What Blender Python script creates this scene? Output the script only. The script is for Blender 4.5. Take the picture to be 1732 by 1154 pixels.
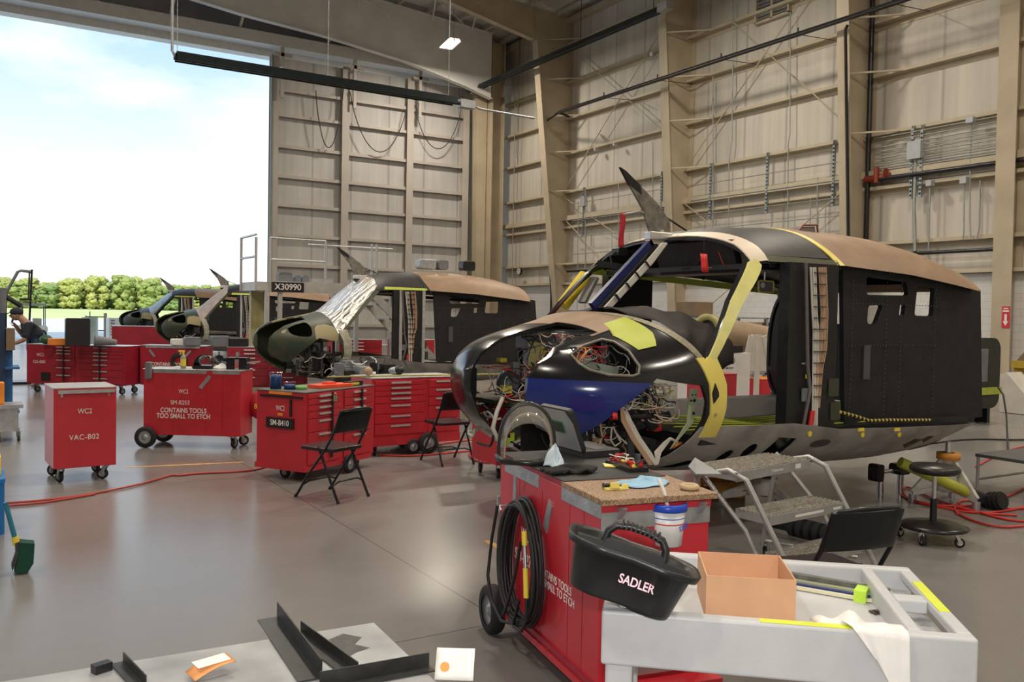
import bpy, bmesh, math, random
from mathutils import Vector, Matrix, Euler, noise
PI = math.pi
SC = bpy.context.scene
COL = SC.collection
for _o in list(bpy.data.objects): bpy.data.objects.remove(_o)

# ------------------------------------------------------------------ camera
FPX, CAMH = 1480.0, 1.65
YAW, PITCH, ROLL = math.radians(31.5), math.radians(-1.85), math.radians(-1.12)
_f = Vector((math.sin(YAW)*math.cos(PITCH), math.cos(YAW)*math.cos(PITCH), math.sin(PITCH)))
_r = Vector((math.cos(YAW), -math.sin(YAW), 0)); _u = _r.cross(_f)
CR = math.cos(ROLL)*_r - math.sin(ROLL)*_u
CU = math.sin(ROLL)*_r + math.cos(ROLL)*_u
CAM = Vector((0, 0, CAMH))
cam = bpy.data.cameras.new('camera'); cam.sensor_width = 36; cam.lens = 36*FPX/1732; cam.clip_end = 2000; cam.clip_start = .05
co = bpy.data.objects.new('camera', cam); COL.objects.link(co)
m3 = Matrix((CR, CU, -_f)).transposed()
co.matrix_world = Matrix.Translation(CAM) @ m3.to_4x4()
SC.camera = co

def P(x, y, X=None, Y=None, Z=None, D=None):
    """photo pixel -> point of the place lying on the plane X=, Y= or Z= (used only to read off measurements)"""
    d = CR*(x-866) + CU*(577-y) + _f*FPX
    if X is not None: t = X/d.x
    elif Y is not None: t = Y/d.y
    elif Z is not None: t = (Z-CAMH)/d.z
    else: t = D/FPX
    return CAM + d*t

# ------------------------------------------------------------------ view and light
SC.view_settings.view_transform = 'Standard'; SC.view_settings.look = 'None'
SC.view_settings.gamma = 1; SC.view_settings.exposure = 0.0
SC.view_settings.use_curve_mapping = False
SC.cycles.max_bounces = 8; SC.cycles.diffuse_bounces = 5; SC.cycles.glossy_bounces = 4
SC.cycles.transparent_max_bounces = 12; SC.cycles.sample_clamp_indirect = 4
SC.cycles.use_denoising = True
W = bpy.data.worlds.new('sky'); SC.world = W; W.use_nodes = True
nt = W.node_tree; nt.nodes.clear()
def N(nt, t, **k):
    n = nt.nodes.new(t)
    for a, b in k.items():
        if a.startswith('i_'):
            kk = a[2:]; kk = int(kk) if kk.isdigit() else kk
            n.inputs[kk].default_value = b
        else: setattr(n, a, b)
    return n
tc = N(nt, 'ShaderNodeTexCoord'); mp = N(nt, 'ShaderNodeMapping'); mp.inputs['Scale'].default_value = (1, 1, 2.6)
mp.inputs['Location'].default_value = (.35, .1, .25)
nz = N(nt, 'ShaderNodeTexNoise'); nz.inputs['Scale'].default_value = 2.6; nz.inputs['Detail'].default_value = 6; nz.inputs['Roughness'].default_value = .55
cr = N(nt, 'ShaderNodeValToRGB')
cr.color_ramp.elements[0].position = .48; cr.color_ramp.elements[0].color = (.36, .60, .86, 1)
cr.color_ramp.elements[1].position = .66; cr.color_ramp.elements[1].color = (1.0, 1.0, 1.0, 1)
sep = N(nt, 'ShaderNodeSeparateXYZ'); mr = N(nt, 'ShaderNodeMapRange')
mr.inputs[1].default_value = .05; mr.inputs[2].default_value = .30; mr.inputs[3].default_value = 1; mr.inputs[4].default_value = 0
mx = N(nt, 'ShaderNodeMixRGB'); mx.inputs[2].default_value = (1.0, 1.0, 1.0, 1)
bg = N(nt, 'ShaderNodeBackground'); bg.inputs['Strength'].default_value = 1.3
SKYMUL = 1.0
out = N(nt, 'ShaderNodeOutputWorld')
vm = N(nt, 'ShaderNodeVectorMath', operation='MULTIPLY'); vm.inputs[1].default_value = (1.02, 1.02, 1.03)
L = nt.links.new
L(tc.outputs['Generated'], mp.inputs[0]); L(mp.outputs[0], nz.inputs['Vector']); L(nz.outputs['Fac'], cr.inputs[0])
L(tc.outputs['Generated'], sep.inputs[0]); L(sep.outputs[2], mr.inputs[0]); L(mr.outputs[0], mx.inputs[0])
L(cr.outputs[0], mx.inputs[1]); L(mx.outputs[0], vm.inputs[0]); L(vm.outputs[0], bg.inputs[0]); L(bg.outputs[0], out.inputs[0])

def light(name, kind, loc, energy, color=(1, 1, 1), rot=None, **k):
    l = bpy.data.lights.new(name, kind); l.energy = energy; l.color = color
    for a, b in k.items(): setattr(l, a, b)
    o = bpy.data.objects.new(name, l); COL.objects.link(o); o.location = loc
    if rot is not None: o.rotation_euler = rot
    return o
sun = light('sun', 'SUN', (0, -30, 60), 3.4, (1, .95, .84), (math.radians(48), 0, math.radians(-25)), angle=.01)
# the hangar's ceiling lights: rows of warm lamps high under the roof
LAMPS = [(17.35, 33.9), (6, 22), (16, 20), (-4, 14), (14, 9), (5, 8), (-6, 2), (16, 0), (5, -4), (-14, 24)]
for lx, ly in LAMPS:
    light('ceiling_lamp_light', 'AREA', (lx, ly, 12.98), 650, (1, .89, .74), (0, 0, 0), shape='RECTANGLE', size=1.1, size_y=.5)
# the flash of the photographer's camera
light('camera_flash', 'AREA', (-.02, -.02, CAMH+.12), 55, (1, .97, .93), (math.radians(88), 0, -YAW-.1), shape='RECTANGLE', size=.07, size_y=.045)

# ------------------------------------------------------------------ helpers
class MB:
    def __init__(s): s.v = []; s.f = []; s.sm = []; s.M = Matrix.Identity(4)
    def add(s, vs, fs, sm=False, M=None):
        k = len(s.v); T = s.M @ M if M is not None else s.M
        s.v += [tuple(T @ Vector(p)) for p in vs]
        s.f += [tuple(i+k for i in q) for q in fs]; s.sm += [sm]*len(fs)
        return s
    def box(s, c, d, rot=None, M=None):
        a, b, e = d[0]/2, d[1]/2, d[2]/2
        vs = [(x, y, z) for x in (-a, a) for y in (-b, b) for z in (-e, e)]
        fs = [(0, 1, 3, 2), (4, 6, 7, 5), (0, 4, 5, 1), (2, 3, 7, 6), (0, 2, 6, 4), (1, 5, 7, 3)]
        T = Matrix.Translation(c)
        if rot is not None: T = T @ Euler(rot).to_matrix().to_4x4()
        if M is not None: T = M @ T
        return s.add(vs, fs, M=T)
    def bb(s, lo, hi, M=None):
        return s.box([(a+b)/2 for a, b in zip(lo, hi)], [abs(b-a) for a, b in zip(lo, hi)], M=M)
    def rbox(s, lo, hi, r=.01, M=None, ax=2, n=3):
        """box whose edges parallel to axis ax are rounded"""
        o = [i for i in range(3) if i != ax]
        (a0, a1), (b0, b1) = (lo[o[0]], hi[o[0]]), (lo[o[1]], hi[o[1]])
        r = min(r, (a1-a0)/2.01, (b1-b0)/2.01); poly = []
        for cx, cy, t0 in ((a1-r, b1-r, 0), (a0+r, b1-r, 90), (a0+r, b0+r, 180), (a1-r, b0+r, 270)):
            for k in range(n+1):
                t = math.radians(t0+90*k/n); poly.append((cx+r*math.cos(t), cy+r*math.sin(t)))
        vs = []
        for h in (lo[ax], hi[ax]):
            for p, q in poly:
                w = [0, 0, 0]; w[o[0]] = p; w[o[1]] = q; w[ax] = h; vs.append(w)
        m = len(poly)
        fs = [tuple(range(m))[::-1], tuple(range(m, 2*m))]+[(i, (i+1) % m, m+(i+1) % m, m+i) for i in range(m)]
        if ax == 1: fs = [q[::-1] for q in fs]
        return s.add(vs, fs, M=M)
    def cyl(s, p0, p1, r, n=12, r2=None, caps=True, sm=True):
        p0, p1 = Vector(p0), Vector(p1); r2 = r if r2 is None else r2
        d = (p1-p0); 
        if d.length < 1e-7: return s
        q = d.to_track_quat('Z', 'Y').to_matrix()
        vs = []
        for p, rr in ((p0, r), (p1, r2)):
            for i in range(n):
                t = 2*PI*i/n; vs.append(p+q @ Vector((rr*math.cos(t), rr*math.sin(t), 0)))
        s.add(vs, [(i, (i+1) % n, n+(i+1) % n, n+i) for i in range(n)], sm)
        if caps: s.add(vs, [tuple(range(n))[::-1], tuple(range(n, 2*n))], False)
        return s
    def tube(s, pts, r, n=8, closed=False, rs=None, caps=True):
        pts = [Vector(p) for p in pts]; m = len(pts)
        vs = []; up = None
        for i, p in enumerate(pts):
            a = pts[(i-1) % m] if (closed or i) else p
            b = pts[(i+1) % m] if (closed or i < m-1) else p
            t = (b-a)
            t = t.normalized() if t.length > 1e-9 else Vector((0, 0, 1))
            if up is None: up = t.orthogonal().normalized()
            up = (up - t*up.dot(t)); up = up.normalized() if up.length > 1e-6 else t.orthogonal().normalized()
            w = t.cross(up); rr = rs[i] if rs else r
            for k in range(n):
                g = 2*PI*k/n; vs.append(p+up*(rr*math.cos(g))+w*(rr*math.sin(g)))
        fs = []
        for i in range(m if closed else m-1):
            j = (i+1) % m
            for k in range(n): fs.append((i*n+k, i*n+(k+1) % n, j*n+(k+1) % n, j*n+k))
        s.add(vs, fs, True)
        if caps and not closed: s.add(vs, [tuple(range(n))[::-1], tuple(range((m-1)*n, m*n))])
        return s
    def lathe(s, prof, n=24, M=None, sm=True, closed=False, arc=2*PI):
        """profile [(r,z)] spun about z"""
        full = abs(arc-2*PI) < 1e-6; k = n if full else n+1
        vs = [(r*math.cos(arc*i/n), r*math.sin(arc*i/n), z) for i in range(k) for r, z in prof]
        m = len(prof); fs = []
        for i in range(n):
            j = (i+1) % k
            for q in range(m if closed else m-1):
                w = (q+1) % m; fs.append((i*m+q, j*m+q, j*m+w, i*m+w))
        return s.add(vs, fs, sm, M)
    def prism(s, poly, a, b, ax=1, M=None):
        """polygon in the two axes other than ax, from a to b along ax"""
        o = [i for i in range(3) if i != ax]; m = len(poly); vs = []
        for h in (a, b):
            for p, q in poly:
                w = [0, 0, 0]; w[o[0]] = p; w[o[1]] = q; w[ax] = h; vs.append(w)
        return s.add(vs, [tuple(range(m))[::-1], tuple(range(m, 2*m))]+[(i, (i+1) % m, m+(i+1) % m, m+i) for i in range(m)], M=M)
    def bar(s, p0, p1, w, h, up=(0, 0, 1)):
        """rectangular bar: w sideways, h along up"""
        p0, p1 = Vector(p0), Vector(p1); d = (p1-p0); Lh = d.length; d.normalize()
        u = Vector(up); u = (u-d*u.dot(d))
        u = u.normalized() if u.length > 1e-5 else d.orthogonal().normalized()
        v = d.cross(u); M = Matrix((d, v, u)).transposed().to_4x4(); M.translation = (p0+p1)/2
        return s.box((0, 0, 0), (Lh, w, h), M=M)
    def grid(s, fn, nu, nv, sm=True, cu=False, cv=False):
        vs = [fn(i/(nu if cu else nu-1) if nu > 1 else 0, j/(nv if cv else nv-1)) for i in range(nu) for j in range(nv)]
        fs = []
        for i in range(nu if cu else nu-1):
            for j in range(nv if cv else nv-1):
                a, b = (i+1) % nu, (j+1) % nv
                fs.append((i*nv+j, a*nv+j, a*nv+b, i*nv+b))
        return s.add(vs, fs, sm)
    def quad(s, *pts): return s.add(pts, [tuple(range(len(pts)))])
    def ball(s, c, r, n=12, sc=(1, 1, 1)):
        prof = [(max(1e-4, math.sin(PI*i/(n//2))), -math.cos(PI*i/(n//2))) for i in range(n//2+1)]
        return s.lathe([(a*r, b*r) for a, b in prof], n, Matrix.Translation(c) @ Matrix.Diagonal((*sc, 1)))
    def build(s, name, mat, parent=None, bevel=0, solid=0, sub=0, seg=2, tri=False):
        me = bpy.data.meshes.new(name); me.from_pydata(s.v, [], s.f)
        me.polygons.foreach_set('use_smooth', s.sm); me.update()
        if solid or sub:
            bm = bmesh.new(); bm.from_mesh(me); bmesh.ops.remove_doubles(bm, verts=bm.verts, dist=1e-5); bm.to_mesh(me); bm.free()
        o = bpy.data.objects.new(name, me); COL.objects.link(o)
        if mat is not None: me.materials.append(mat)
        if parent is not None: o.parent = parent
        if solid:
            q = o.modifiers.new('s', 'SOLIDIFY'); q.thickness = solid; q.offset = 0
        if sub: q = o.modifiers.new('u', 'SUBSURF'); q.levels = sub; q.render_levels = sub
        if bevel:
            q = o.modifiers.new('b', 'BEVEL'); q.width = bevel; q.segments = seg; q.limit_method = 'ANGLE'; q.angle_limit = math.radians(40)
        return o

def tag(o, label=None, cat=None, group=None, kind=None):
    if label: o['label'] = label
    if cat: o['category'] = cat
    if group: o['group'] = group
    if kind: o['kind'] = kind
    return o
def thing(name, label, cat, loc=(0, 0, 0), rz=0, group=None):
    o = bpy.data.objects.new(name, None); COL.objects.link(o); o.empty_display_size = .1
    o.location = loc; o.rotation_euler = (0, 0, rz)
    return tag(o, label, cat, group)
def struct(o): o['kind'] = 'structure'; return o
def kids(o): return [c for c in bpy.data.objects if c.parent == o]
def copy_tree(o, parent=None, loc=None, rz=None, label=None, group=None):
    c = o.copy(); COL.objects.link(c)
    if parent is not None: c.parent = parent
    for ch in kids(o): copy_tree(ch, c)
    if loc is not None: c.location = loc
    if rz is not None: c.rotation_euler = (0, 0, rz)
    if label: c['label'] = label
    if group: c['group'] = group
    return c

# ------------------------------------------------------------------ materials
MC = {}
def mat(name, col, rough=.5, metal=0, var=.12, scale=6, bump=0, bscale=40, spec=.5, emit=None, es=0, alpha=1, trans=0, coat=0, stretch=None, ior=1.45):
    if name in MC: return MC[name]
    m = bpy.data.materials.new(name); m.use_nodes = True; t = m.node_tree; b = t.nodes['Principled BSDF']
    b.inputs['Roughness'].default_value = rough; b.inputs['Metallic'].default_value = metal
    b.inputs['Specular IOR Level'].default_value = spec; b.inputs['IOR'].default_value = ior
    if coat: b.inputs['Coat Weight'].default_value = coat; b.inputs['Coat Roughness'].default_value = .08
    if trans: b.inputs['Transmission Weight'].default_value = trans
    if alpha < 1: b.inputs['Alpha'].default_value = alpha
    if emit: b.inputs['Emission Color'].default_value = (*emit, 1); b.inputs['Emission Strength'].default_value = es
    tcn = t.nodes.new('ShaderNodeTexCoord'); src = tcn.outputs['Object']
    if stretch:
        mp = t.nodes.new('ShaderNodeMapping'); mp.inputs['Scale'].default_value = stretch
        t.links.new(src, mp.inputs[0]); src = mp.outputs[0]
    nz = t.nodes.new('ShaderNodeTexNoise'); nz.inputs['Scale'].default_value = scale; nz.inputs['Detail'].default_value = 5
    t.links.new(src, nz.inputs['Vector'])
    mr = t.nodes.new('ShaderNodeMapRange'); mr.inputs[1].default_value = .3; mr.inputs[2].default_value = .7
    mr.inputs[3].default_value = 1-var; mr.inputs[4].default_value = 1+var
    t.links.new(nz.outputs['Fac'], mr.inputs[0])
    vm = t.nodes.new('ShaderNodeVectorMath'); vm.operation = 'SCALE'; vm.inputs[0].default_value = col[:3]
    t.links.new(mr.outputs[0], vm.inputs['Scale']); t.links.new(vm.outputs[0], b.inputs['Base Color'])
    if bump:
        n2 = t.nodes.new('ShaderNodeTexNoise'); n2.inputs['Scale'].default_value = bscale; n2.inputs['Detail'].default_value = 3
        t.links.new(src, n2.inputs['Vector'])
        bp = t.nodes.new('ShaderNodeBump'); bp.inputs['Strength'].default_value = bump; bp.inputs['Distance'].default_value = .01
        t.links.new(n2.outputs['Fac'], bp.inputs['Height']); t.links.new(bp.outputs[0], b.inputs['Normal'])
    MC[name] = m; return m

red = mat('red_paint', (.48, .022, .036), .38, var=.10, scale=3, coat=.2)
darkred = mat('dark_red_paint', (.30, .014, .03), .4, var=.1, scale=3)
steel = mat('brushed_steel', (.55, .56, .57), .33, 1, .1, 8)
galv = mat('galvanised', (.42, .44, .46), .45, .8, .2, 12)
alum = mat('aluminium', (.62, .63, .64), .38, .9, .1, 20)
black = mat('black_plastic', (.012, .012, .013), .42, var=.2)
blackmetal = mat('black_metal', (.014, .014, .016), .3, var=.2)
rubber = mat('rubber', (.014, .014, .015), .75, var=.3)
chrome = mat('chrome', (.7, .7, .72), .15, 1, .05)
white = mat('white_paint', (.72, .71, .68), .45, var=.06)
yellow = mat('yellow_primer', (.78, .66, .16), .42, var=.06)
lettermat = mat('stencil_white', (.75, .72, .70), .6, var=.12, scale=30)
girtm = mat('girt_paint', (.50, .43, .31), .5, var=.08, scale=1.5)
colm = mat('column_paint', (.46, .385, .275), .55, var=.12, scale=1.0)

# text as real lettering lying on a surface
def text(body, size, mat_, parent, loc, rot, name='lettering', ext=.0006, align='CENTER', sx=1.0, space=1.0, bold=0):
    cu = bpy.data.curves.new('t', 'FONT'); cu.body = body; cu.size = size; cu.align_x = align; cu.align_y = 'CENTER'
    cu.extrude = ext; cu.space_line = .85; cu.space_character = space; cu.offset = bold
    o = bpy.data.objects.new('t', cu); COL.objects.link(o)
    dg = bpy.context.evaluated_depsgraph_get(); me = bpy.data.meshes.new_from_object(o.evaluated_get(dg))
    bpy.data.objects.remove(o); bpy.data.curves.remove(cu)
    q = bpy.data.objects.new(name, me); COL.objects.link(q); me.name = name; me.materials.clear(); me.materials.append(mat_)
    q.parent = parent; q.location = loc; q.rotation_euler = rot; q.scale = (sx, 1, 1)
    return q

# ================================================================== THE HANGAR
WX = 23.0      # long side wall
DY = 38.5      # sliding door panel
def node_mat(name): 
    m = bpy.data.materials.new(name); m.use_nodes = True
    return m, m.node_tree, m.node_tree.nodes['Principled BSDF']
# floor: sealed grey concrete with a gloss coat, worn and slightly stained
m, t, b = node_mat('epoxy_floor'); floorm = m
tcn = t.nodes.new('ShaderNodeTexCoord')
n1 = N(t, 'ShaderNodeTexNoise'); n1.inputs['Scale'].default_value = .35; n1.inputs['Detail'].default_value = 6
n2 = N(t, 'ShaderNodeTexNoise'); n2.inputs['Scale'].default_value = 7; n2.inputs['Detail'].default_value = 8; n2.inputs['Roughness'].default_value = .7
c1 = N(t, 'ShaderNodeValToRGB'); c1.color_ramp.elements[0].position = .35; c1.color_ramp.elements[0].color = (.165, .156, .15, 1)
c1.color_ramp.elements[1].position = .7; c1.color_ramp.elements[1].color = (.205, .197, .19, 1)
mm = N(t, 'ShaderNodeMixRGB', blend_type='MULTIPLY'); mm.inputs[0].default_value = .15
r1 = N(t, 'ShaderNodeMapRange'); r1.inputs[1].default_value = .3; r1.inputs[2].default_value = .7; r1.inputs[3].default_value = .21; r1.inputs[4].default_value = .29
bp = N(t, 'ShaderNodeBump'); bp.inputs['Strength'].default_value = .02; bp.inputs['Distance'].default_value = .01
br = N(t, 'ShaderNodeTexBrick'); br.offset = 0; br.inputs['Scale'].default_value = 1; br.inputs['Mortar Size'].default_value = .006; br.inputs['Brick Width'].default_value = 4.6; br.inputs['Row Height'].default_value = 4.6
br.inputs['Color1'].default_value = br.inputs['Color2'].default_value = (1, 1, 1, 1); br.inputs['Mortar'].default_value = (.55, .55, .55, 1)
mb_ = N(t, 'ShaderNodeMixRGB', blend_type='MULTIPLY'); mb_.inputs[0].default_value = 1
mpf = N(t, 'ShaderNodeMapping'); mpf.inputs['Location'].default_value = (2.2, .65, 0)
L = t.links.new
for n_ in (n1, n2): L(tcn.outputs['Object'], n_.inputs['Vector'])
L(tcn.outputs['Object'], mpf.inputs[0]); L(mpf.outputs[0], br.inputs['Vector'])
L(n1.outputs['Fac'], c1.inputs[0]); L(c1.outputs[0], mm.inputs[1]); L(n2.outputs['Fac'], mm.inputs[2]); L(mm.outputs[0], mb_.inputs[1]); L(br.outputs['Color'], mb_.inputs[2])
vs_ = N(t, 'ShaderNodeVectorMath', operation='SCALE'); vs_.inputs['Scale'].default_value = 1.12
L(mb_.outputs[0], vs_.inputs[0]); L(vs_.outputs[0], b.inputs['Base Color'])
L(n1.outputs['Fac'], r1.inputs[0]); L(r1.outputs[0], b.inputs['Roughness'])
struct(MB().bb((-26, -9, -.3), (WX+.4, 40.2, 0)).build('floor', floorm))

# wall siding: insulated beige panels with vertical laps and dust streaks
def siding(name, col, axis):
    m, t, b = node_mat(name); L = t.links.new
    tcn = N(t, 'ShaderNodeTexCoord'); mp = N(t, 'ShaderNodeMapping'); mp.inputs['Scale'].default_value = (1, 1, .06)
    nz = N(t, 'ShaderNodeTexNoise'); nz.inputs['Scale'].default_value = 2.2; nz.inputs['Detail'].default_value = 7; nz.inputs['Roughness'].default_value = .6
    n2 = N(t, 'ShaderNodeTexNoise'); n2.inputs['Scale'].default_value = .5; n2.inputs['Detail'].default_value = 3
    L(tcn.outputs['Object'], mp.inputs[0]); L(mp.outputs[0], nz.inputs['Vector']); L(tcn.outputs['Object'], n2.inputs['Vector'])
    cr = N(t, 'ShaderNodeValToRGB'); cr.color_ramp.elements[0].position = .3; cr.color_ramp.elements[0].color = (*[c*.8 for c in col], 1)
    cr.color_ramp.elements[1].position = .62; cr.color_ramp.elements[1].color = (*col, 1); L(nz.outputs['Fac'], cr.inputs[0])
    w = N(t, 'ShaderNodeTexWave', bands_direction=axis); w.inputs['Scale'].default_value = .17; w.inputs['Distortion'].default_value = 0
    w.wave_profile = 'SIN'; L(tcn.outputs['Object'], w.inputs['Vector'])
    rr = N(t, 'ShaderNodeValToRGB'); rr.color_ramp.elements[0].position = 0; rr.color_ramp.elements[0].color = (.62, .62, .62, 1)
    rr.color_ramp.elements[1].position = .012; rr.color_ramp.elements[1].color = (1, 1, 1, 1); L(w.outputs['Color'], rr.inputs[0])
    m1 = N(t, 'ShaderNodeMixRGB', blend_type='MULTIPLY'); m1.inputs[0].default_value = .8; L(cr.outputs[0], m1.inputs[1]); L(rr.outputs[0], m1.inputs[2])
    m2 = N(t, 'ShaderNodeMixRGB', blend_type='MULTIPLY'); m2.inputs[0].default_value = .35; L(m1.outputs[0], m2.inputs[1]); L(n2.outputs['Fac'], m2.inputs[2])
    vm = N(t, 'ShaderNodeVectorMath', operation='SCALE'); vm.inputs['Scale'].default_value = 1.2; L(m2.outputs[0], vm.inputs[0]); L(vm.outputs[0], b.inputs['Base Color'])
    b.inputs['Roughness'].default_value = .6
    bp = N(t, 'ShaderNodeBump'); bp.inputs['Strength'].default_value = .5; bp.inputs['Distance'].default_value = .04
    L(nz.outputs['Fac'], bp.inputs['Height']); L(bp.outputs[0], b.inputs['Normal'])
    return m
sidm = siding('beige_siding', (.62, .575, .50), 'Y')
doorm = siding('door_siding', (.53, .515, .50), 'X')
def brickwall(name):
    m, t, b = node_mat(name); L = t.links.new
    tcn = N(t, 'ShaderNodeTexCoord'); mp = N(t, 'ShaderNodeMapping'); mp.inputs['Rotation'].default_value = (0, 0, 0)
    sx = N(t, 'ShaderNodeSeparateXYZ'); cx = N(t, 'ShaderNodeCombineXYZ'); L(tcn.outputs['Object'], sx.inputs[0]); L(sx.outputs[1], cx.inputs[0]); L(sx.outputs[2], cx.inputs[1])
    br = N(t, 'ShaderNodeTexBrick'); br.inputs['Scale'].default_value = 1; br.inputs['Brick Width'].default_value = .4; br.inputs['Row Height'].default_value = .2
    br.inputs['Mortar Size'].default_value = .006; br.inputs['Color1'].default_value = (.66, .65, .63, 1); br.inputs['Color2'].default_value = (.62, .61, .59, 1); br.inputs['Mortar'].default_value = (.5, .49, .47, 1)
    L(cx.outputs[0], br.inputs['Vector']); L(br.outputs['Color'], b.inputs['Base Color']); b.inputs['Roughness'].default_value = .5
    return m
struct(MB().bb((WX, -9, 2.95), (WX+.4, 40.2, 15.4)).build('wall_right', sidm))
struct(MB().bb((WX-.06, -9, 0), (WX+.4, 40.2, 2.95)).build('baseboard_right', brickwall('painted_block')))
struct(MB().bb((-26.4, -9, 0), (-26, 40.2, 16)).build('wall_left', sidm))
struct(MB().bb((-26.4, -9.4, 0), (WX+.4, -9, 18.5)).build('wall_back', sidm))
# roof deck rising towards the ridge
def rz_(x): return 15.15+(WX-x)*.075
deckm = siding('roof_deck', (.66, .64, .61), 'Y')
struct(MB().prism([(WX+.4, rz_(WX)), (-2, rz_(-2)), (-26.4, rz_(-2)-1.8), (-26.4, rz_(-2)-1.5), (-2, rz_(-2)+.3), (WX+.4, rz_(WX)+.3)], -9.4, 41).build('ceiling', deckm))
# front (door) wall above the opening and the sliding door parked at the right
HZ = 12.72
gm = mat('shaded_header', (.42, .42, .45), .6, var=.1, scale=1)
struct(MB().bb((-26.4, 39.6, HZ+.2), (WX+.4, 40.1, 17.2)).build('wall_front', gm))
struct(MB().bb((20.9, 39.5, 0), (WX+.4, 40.1, 17)).build('trim_1', colm))
hd = MB(); hd.bb((-26, 38.9, HZ), (WX, 39.5, HZ+.35)); hd.bb((-26, 38.1, HZ+.45), (WX, 38.3, HZ+.8)); hd.bb((-26, 38.1, HZ+.3), (WX, 39.1, HZ+.45))
struct(hd.build('trim_2', mat('header_paint', (.72, .71, .69), .5, var=.06)))
# door panel
xl, xr = P(458, 300, Y=DY).x, P(787, 300, Y=DY).x
zt = 12.68
dr = tag(bpy.data.objects.new('door_1', None), kind='structure'); COL.objects.link(dr); dr.location = (0, 0, 0)
MB().bb((xl, DY+.12, .02), (xr, DY+.2, zt)).build('door_skin', doorm, dr)
dsm = mat('door_steel', (.46, .42, .38), .5, var=.08, scale=1)
for k, x in enumerate((xl+.09, P(581, 300, Y=DY).x, P(690, 300, Y=DY).x, xr-.1)):
    s_ = MB(); s_.bb((x-.17, DY-.22, .02), (x+.17, DY-.19, zt)); s_.bb((x-.02, DY-.19, .02), (x+.02, DY+.1, zt)); s_.bb((x-.17, DY+.09, .02), (x+.17, DY+.12, zt))
    s_.build('stile', dsm, dr)
gz = [P(461, y, Y=DY).z for y in (148, 191, 244, 295, 344, 395)]
d0 = gz[-1]-gz[-2]
gz = gz+[gz[-1]+d0*k for k in range(1, 6)]
for z in gz:
    if z > .3:
        g = MB(); g.bb((xl, DY-.08, z-.02), (xr, DY+.12, z+.02)); g.bb((xl, DY-.10, z-.12), (xr, DY-.08, z+.02)); g.build('girt', dsm, dr)
e_ = MB(); e_.bb((xl-.05, DY-.24, .02), (xl+.03, DY+.22, zt)); e_.build('edge_seal', mat('weather_strip', (.25, .27, .27), .6), dr)
for (xa, xb) in ((P(537, 100, Y=DY).x, P(577, 100, Y=DY).x), (P(593, 100, Y=DY).x, P(690, 100, Y=DY).x), (P(702, 100, Y=DY).x, P(780, 100, Y=DY).x)):
    pass
# panel top guide arms
for x in (P(470, 100, Y=DY).x, P(592, 120, Y=DY).x, P(702, 130, Y=DY).x):
    MB().bb((x, DY-.5, 10.8), (x+.14, DY-.38, zt+.3)).bb((x-.3, DY-.5, zt-.1), (x+.5, DY-.4, zt+.05)).build('guide_arm', dsm, dr)
# power cables hanging in swags in front of the door panels
cabm = mat('dark_cable', (.05, .045, .04), .6)
for (a, b_, c) in (((534, 153), (558, 250), (581, 150)), ((592, 155), (641, 257), (688, 180)), ((702, 178), (742, 252), (780, 185))):
    A, B_, Cc = P(*a, Y=DY-.35), P(*c, Y=DY-.35), P(*b_, Y=DY-.35)
    pts = [];  
    for k in range(21):
        u = k/20; q = A.lerp(B_, u); sag = (A.z+B_.z)/2-Cc.z
        q.z -= sag*(1-(2*u-1)**2)**.8; pts.append(q)
    MB().tube(pts, .022, 6).build('swag_cable', cabm, dr)

# tapered steel columns along the long wall
tr = 3
def column(Y, x_lo, x_hi, ztop=15.1, name=None, fw=.42):
    global tr
    c = MB()
    c.prism([(WX-.02, 0), (x_lo, 0), (x_hi, ztop), (WX-.02, ztop)], Y-.015, Y+.015, ax=1)
    # inner flange follows the taper
    vs = [(x_lo-.03, Y-fw/2, 0), (x_lo, Y-fw/2, 0), (x_lo, Y+fw/2, 0), (x_lo-.03, Y+fw/2, 0), (x_hi-.03, Y-fw/2, ztop), (x_hi, Y-fw/2, ztop), (x_hi, Y+fw/2, ztop), (x_hi-.03, Y+fw/2, ztop)]
    c.add(vs, [(0, 3, 2, 1), (4, 5, 6, 7), (0, 1, 5, 4), (1, 2, 6, 5), (2, 3, 7, 6), (3, 0, 4, 7)])
    c.bb((WX-.05, Y-fw/2, 0), (WX-.01, Y+fw/2, ztop))
    o = struct(c.build('trim_%d' % tr, colm)); tr += 1
for Y, a, b_ in ((32.9, 22.62, 20.9), (24.95, 22.45, 21.3), (17.1, 22.35, 21.3), (9.2, 22.35, 21.3), (1.4, 22.35, 21.3)):
    column(Y, a, b_)
column(12.66, 22.55, 22.35, fw=.5)
# the corner column stands between the door and the wall
c = MB(); c.prism([(20.95, 0), (21.35, 0), (21.35, 14.9), (20.7, 14.9)], 37.6, 38.0); c.bb((21.4, 37.2, 0), (21.46, 38.2, 14.9)); c.prism([(21.5, 0), (22.3, 0), (22.3, 15), (21.5, 15)], 37.9, 37.93); c.bb((22.3, 37.6, 0), (22.36, 38.3, 15))
struct(c.build('trim_%d' % tr, colm)); tr += 1
# girts on the long wall
for k, z in enumerate((2.98, 3.87, 5.51, 7.11, 8.84, 10.42, 12.03, 13.75)):
    g = MB(); g.bb((WX-.26, -9, z-.012), (WX, 38.3, z+.012)); g.bb((WX-.27, -9, z-.012), (WX-.25, 38.3, z+.09)); g.bb((WX-.02, -9, z-.16), (WX, 38.3, z+.012))
    struct(g.build('trim_%d' % tr, girtm)); tr += 1
g = MB(); g.bb((WX-.34, -9, 5.86), (WX, 38.3, 6.06)); struct(g.build('trim_%d' % tr, girtm)); tr += 1
g = MB(); g.bb((WX-.30, -9, 14.75), (WX, 39, 14.98)); struct(g.build('trim_%d' % tr, girtm)); tr += 1
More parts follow.
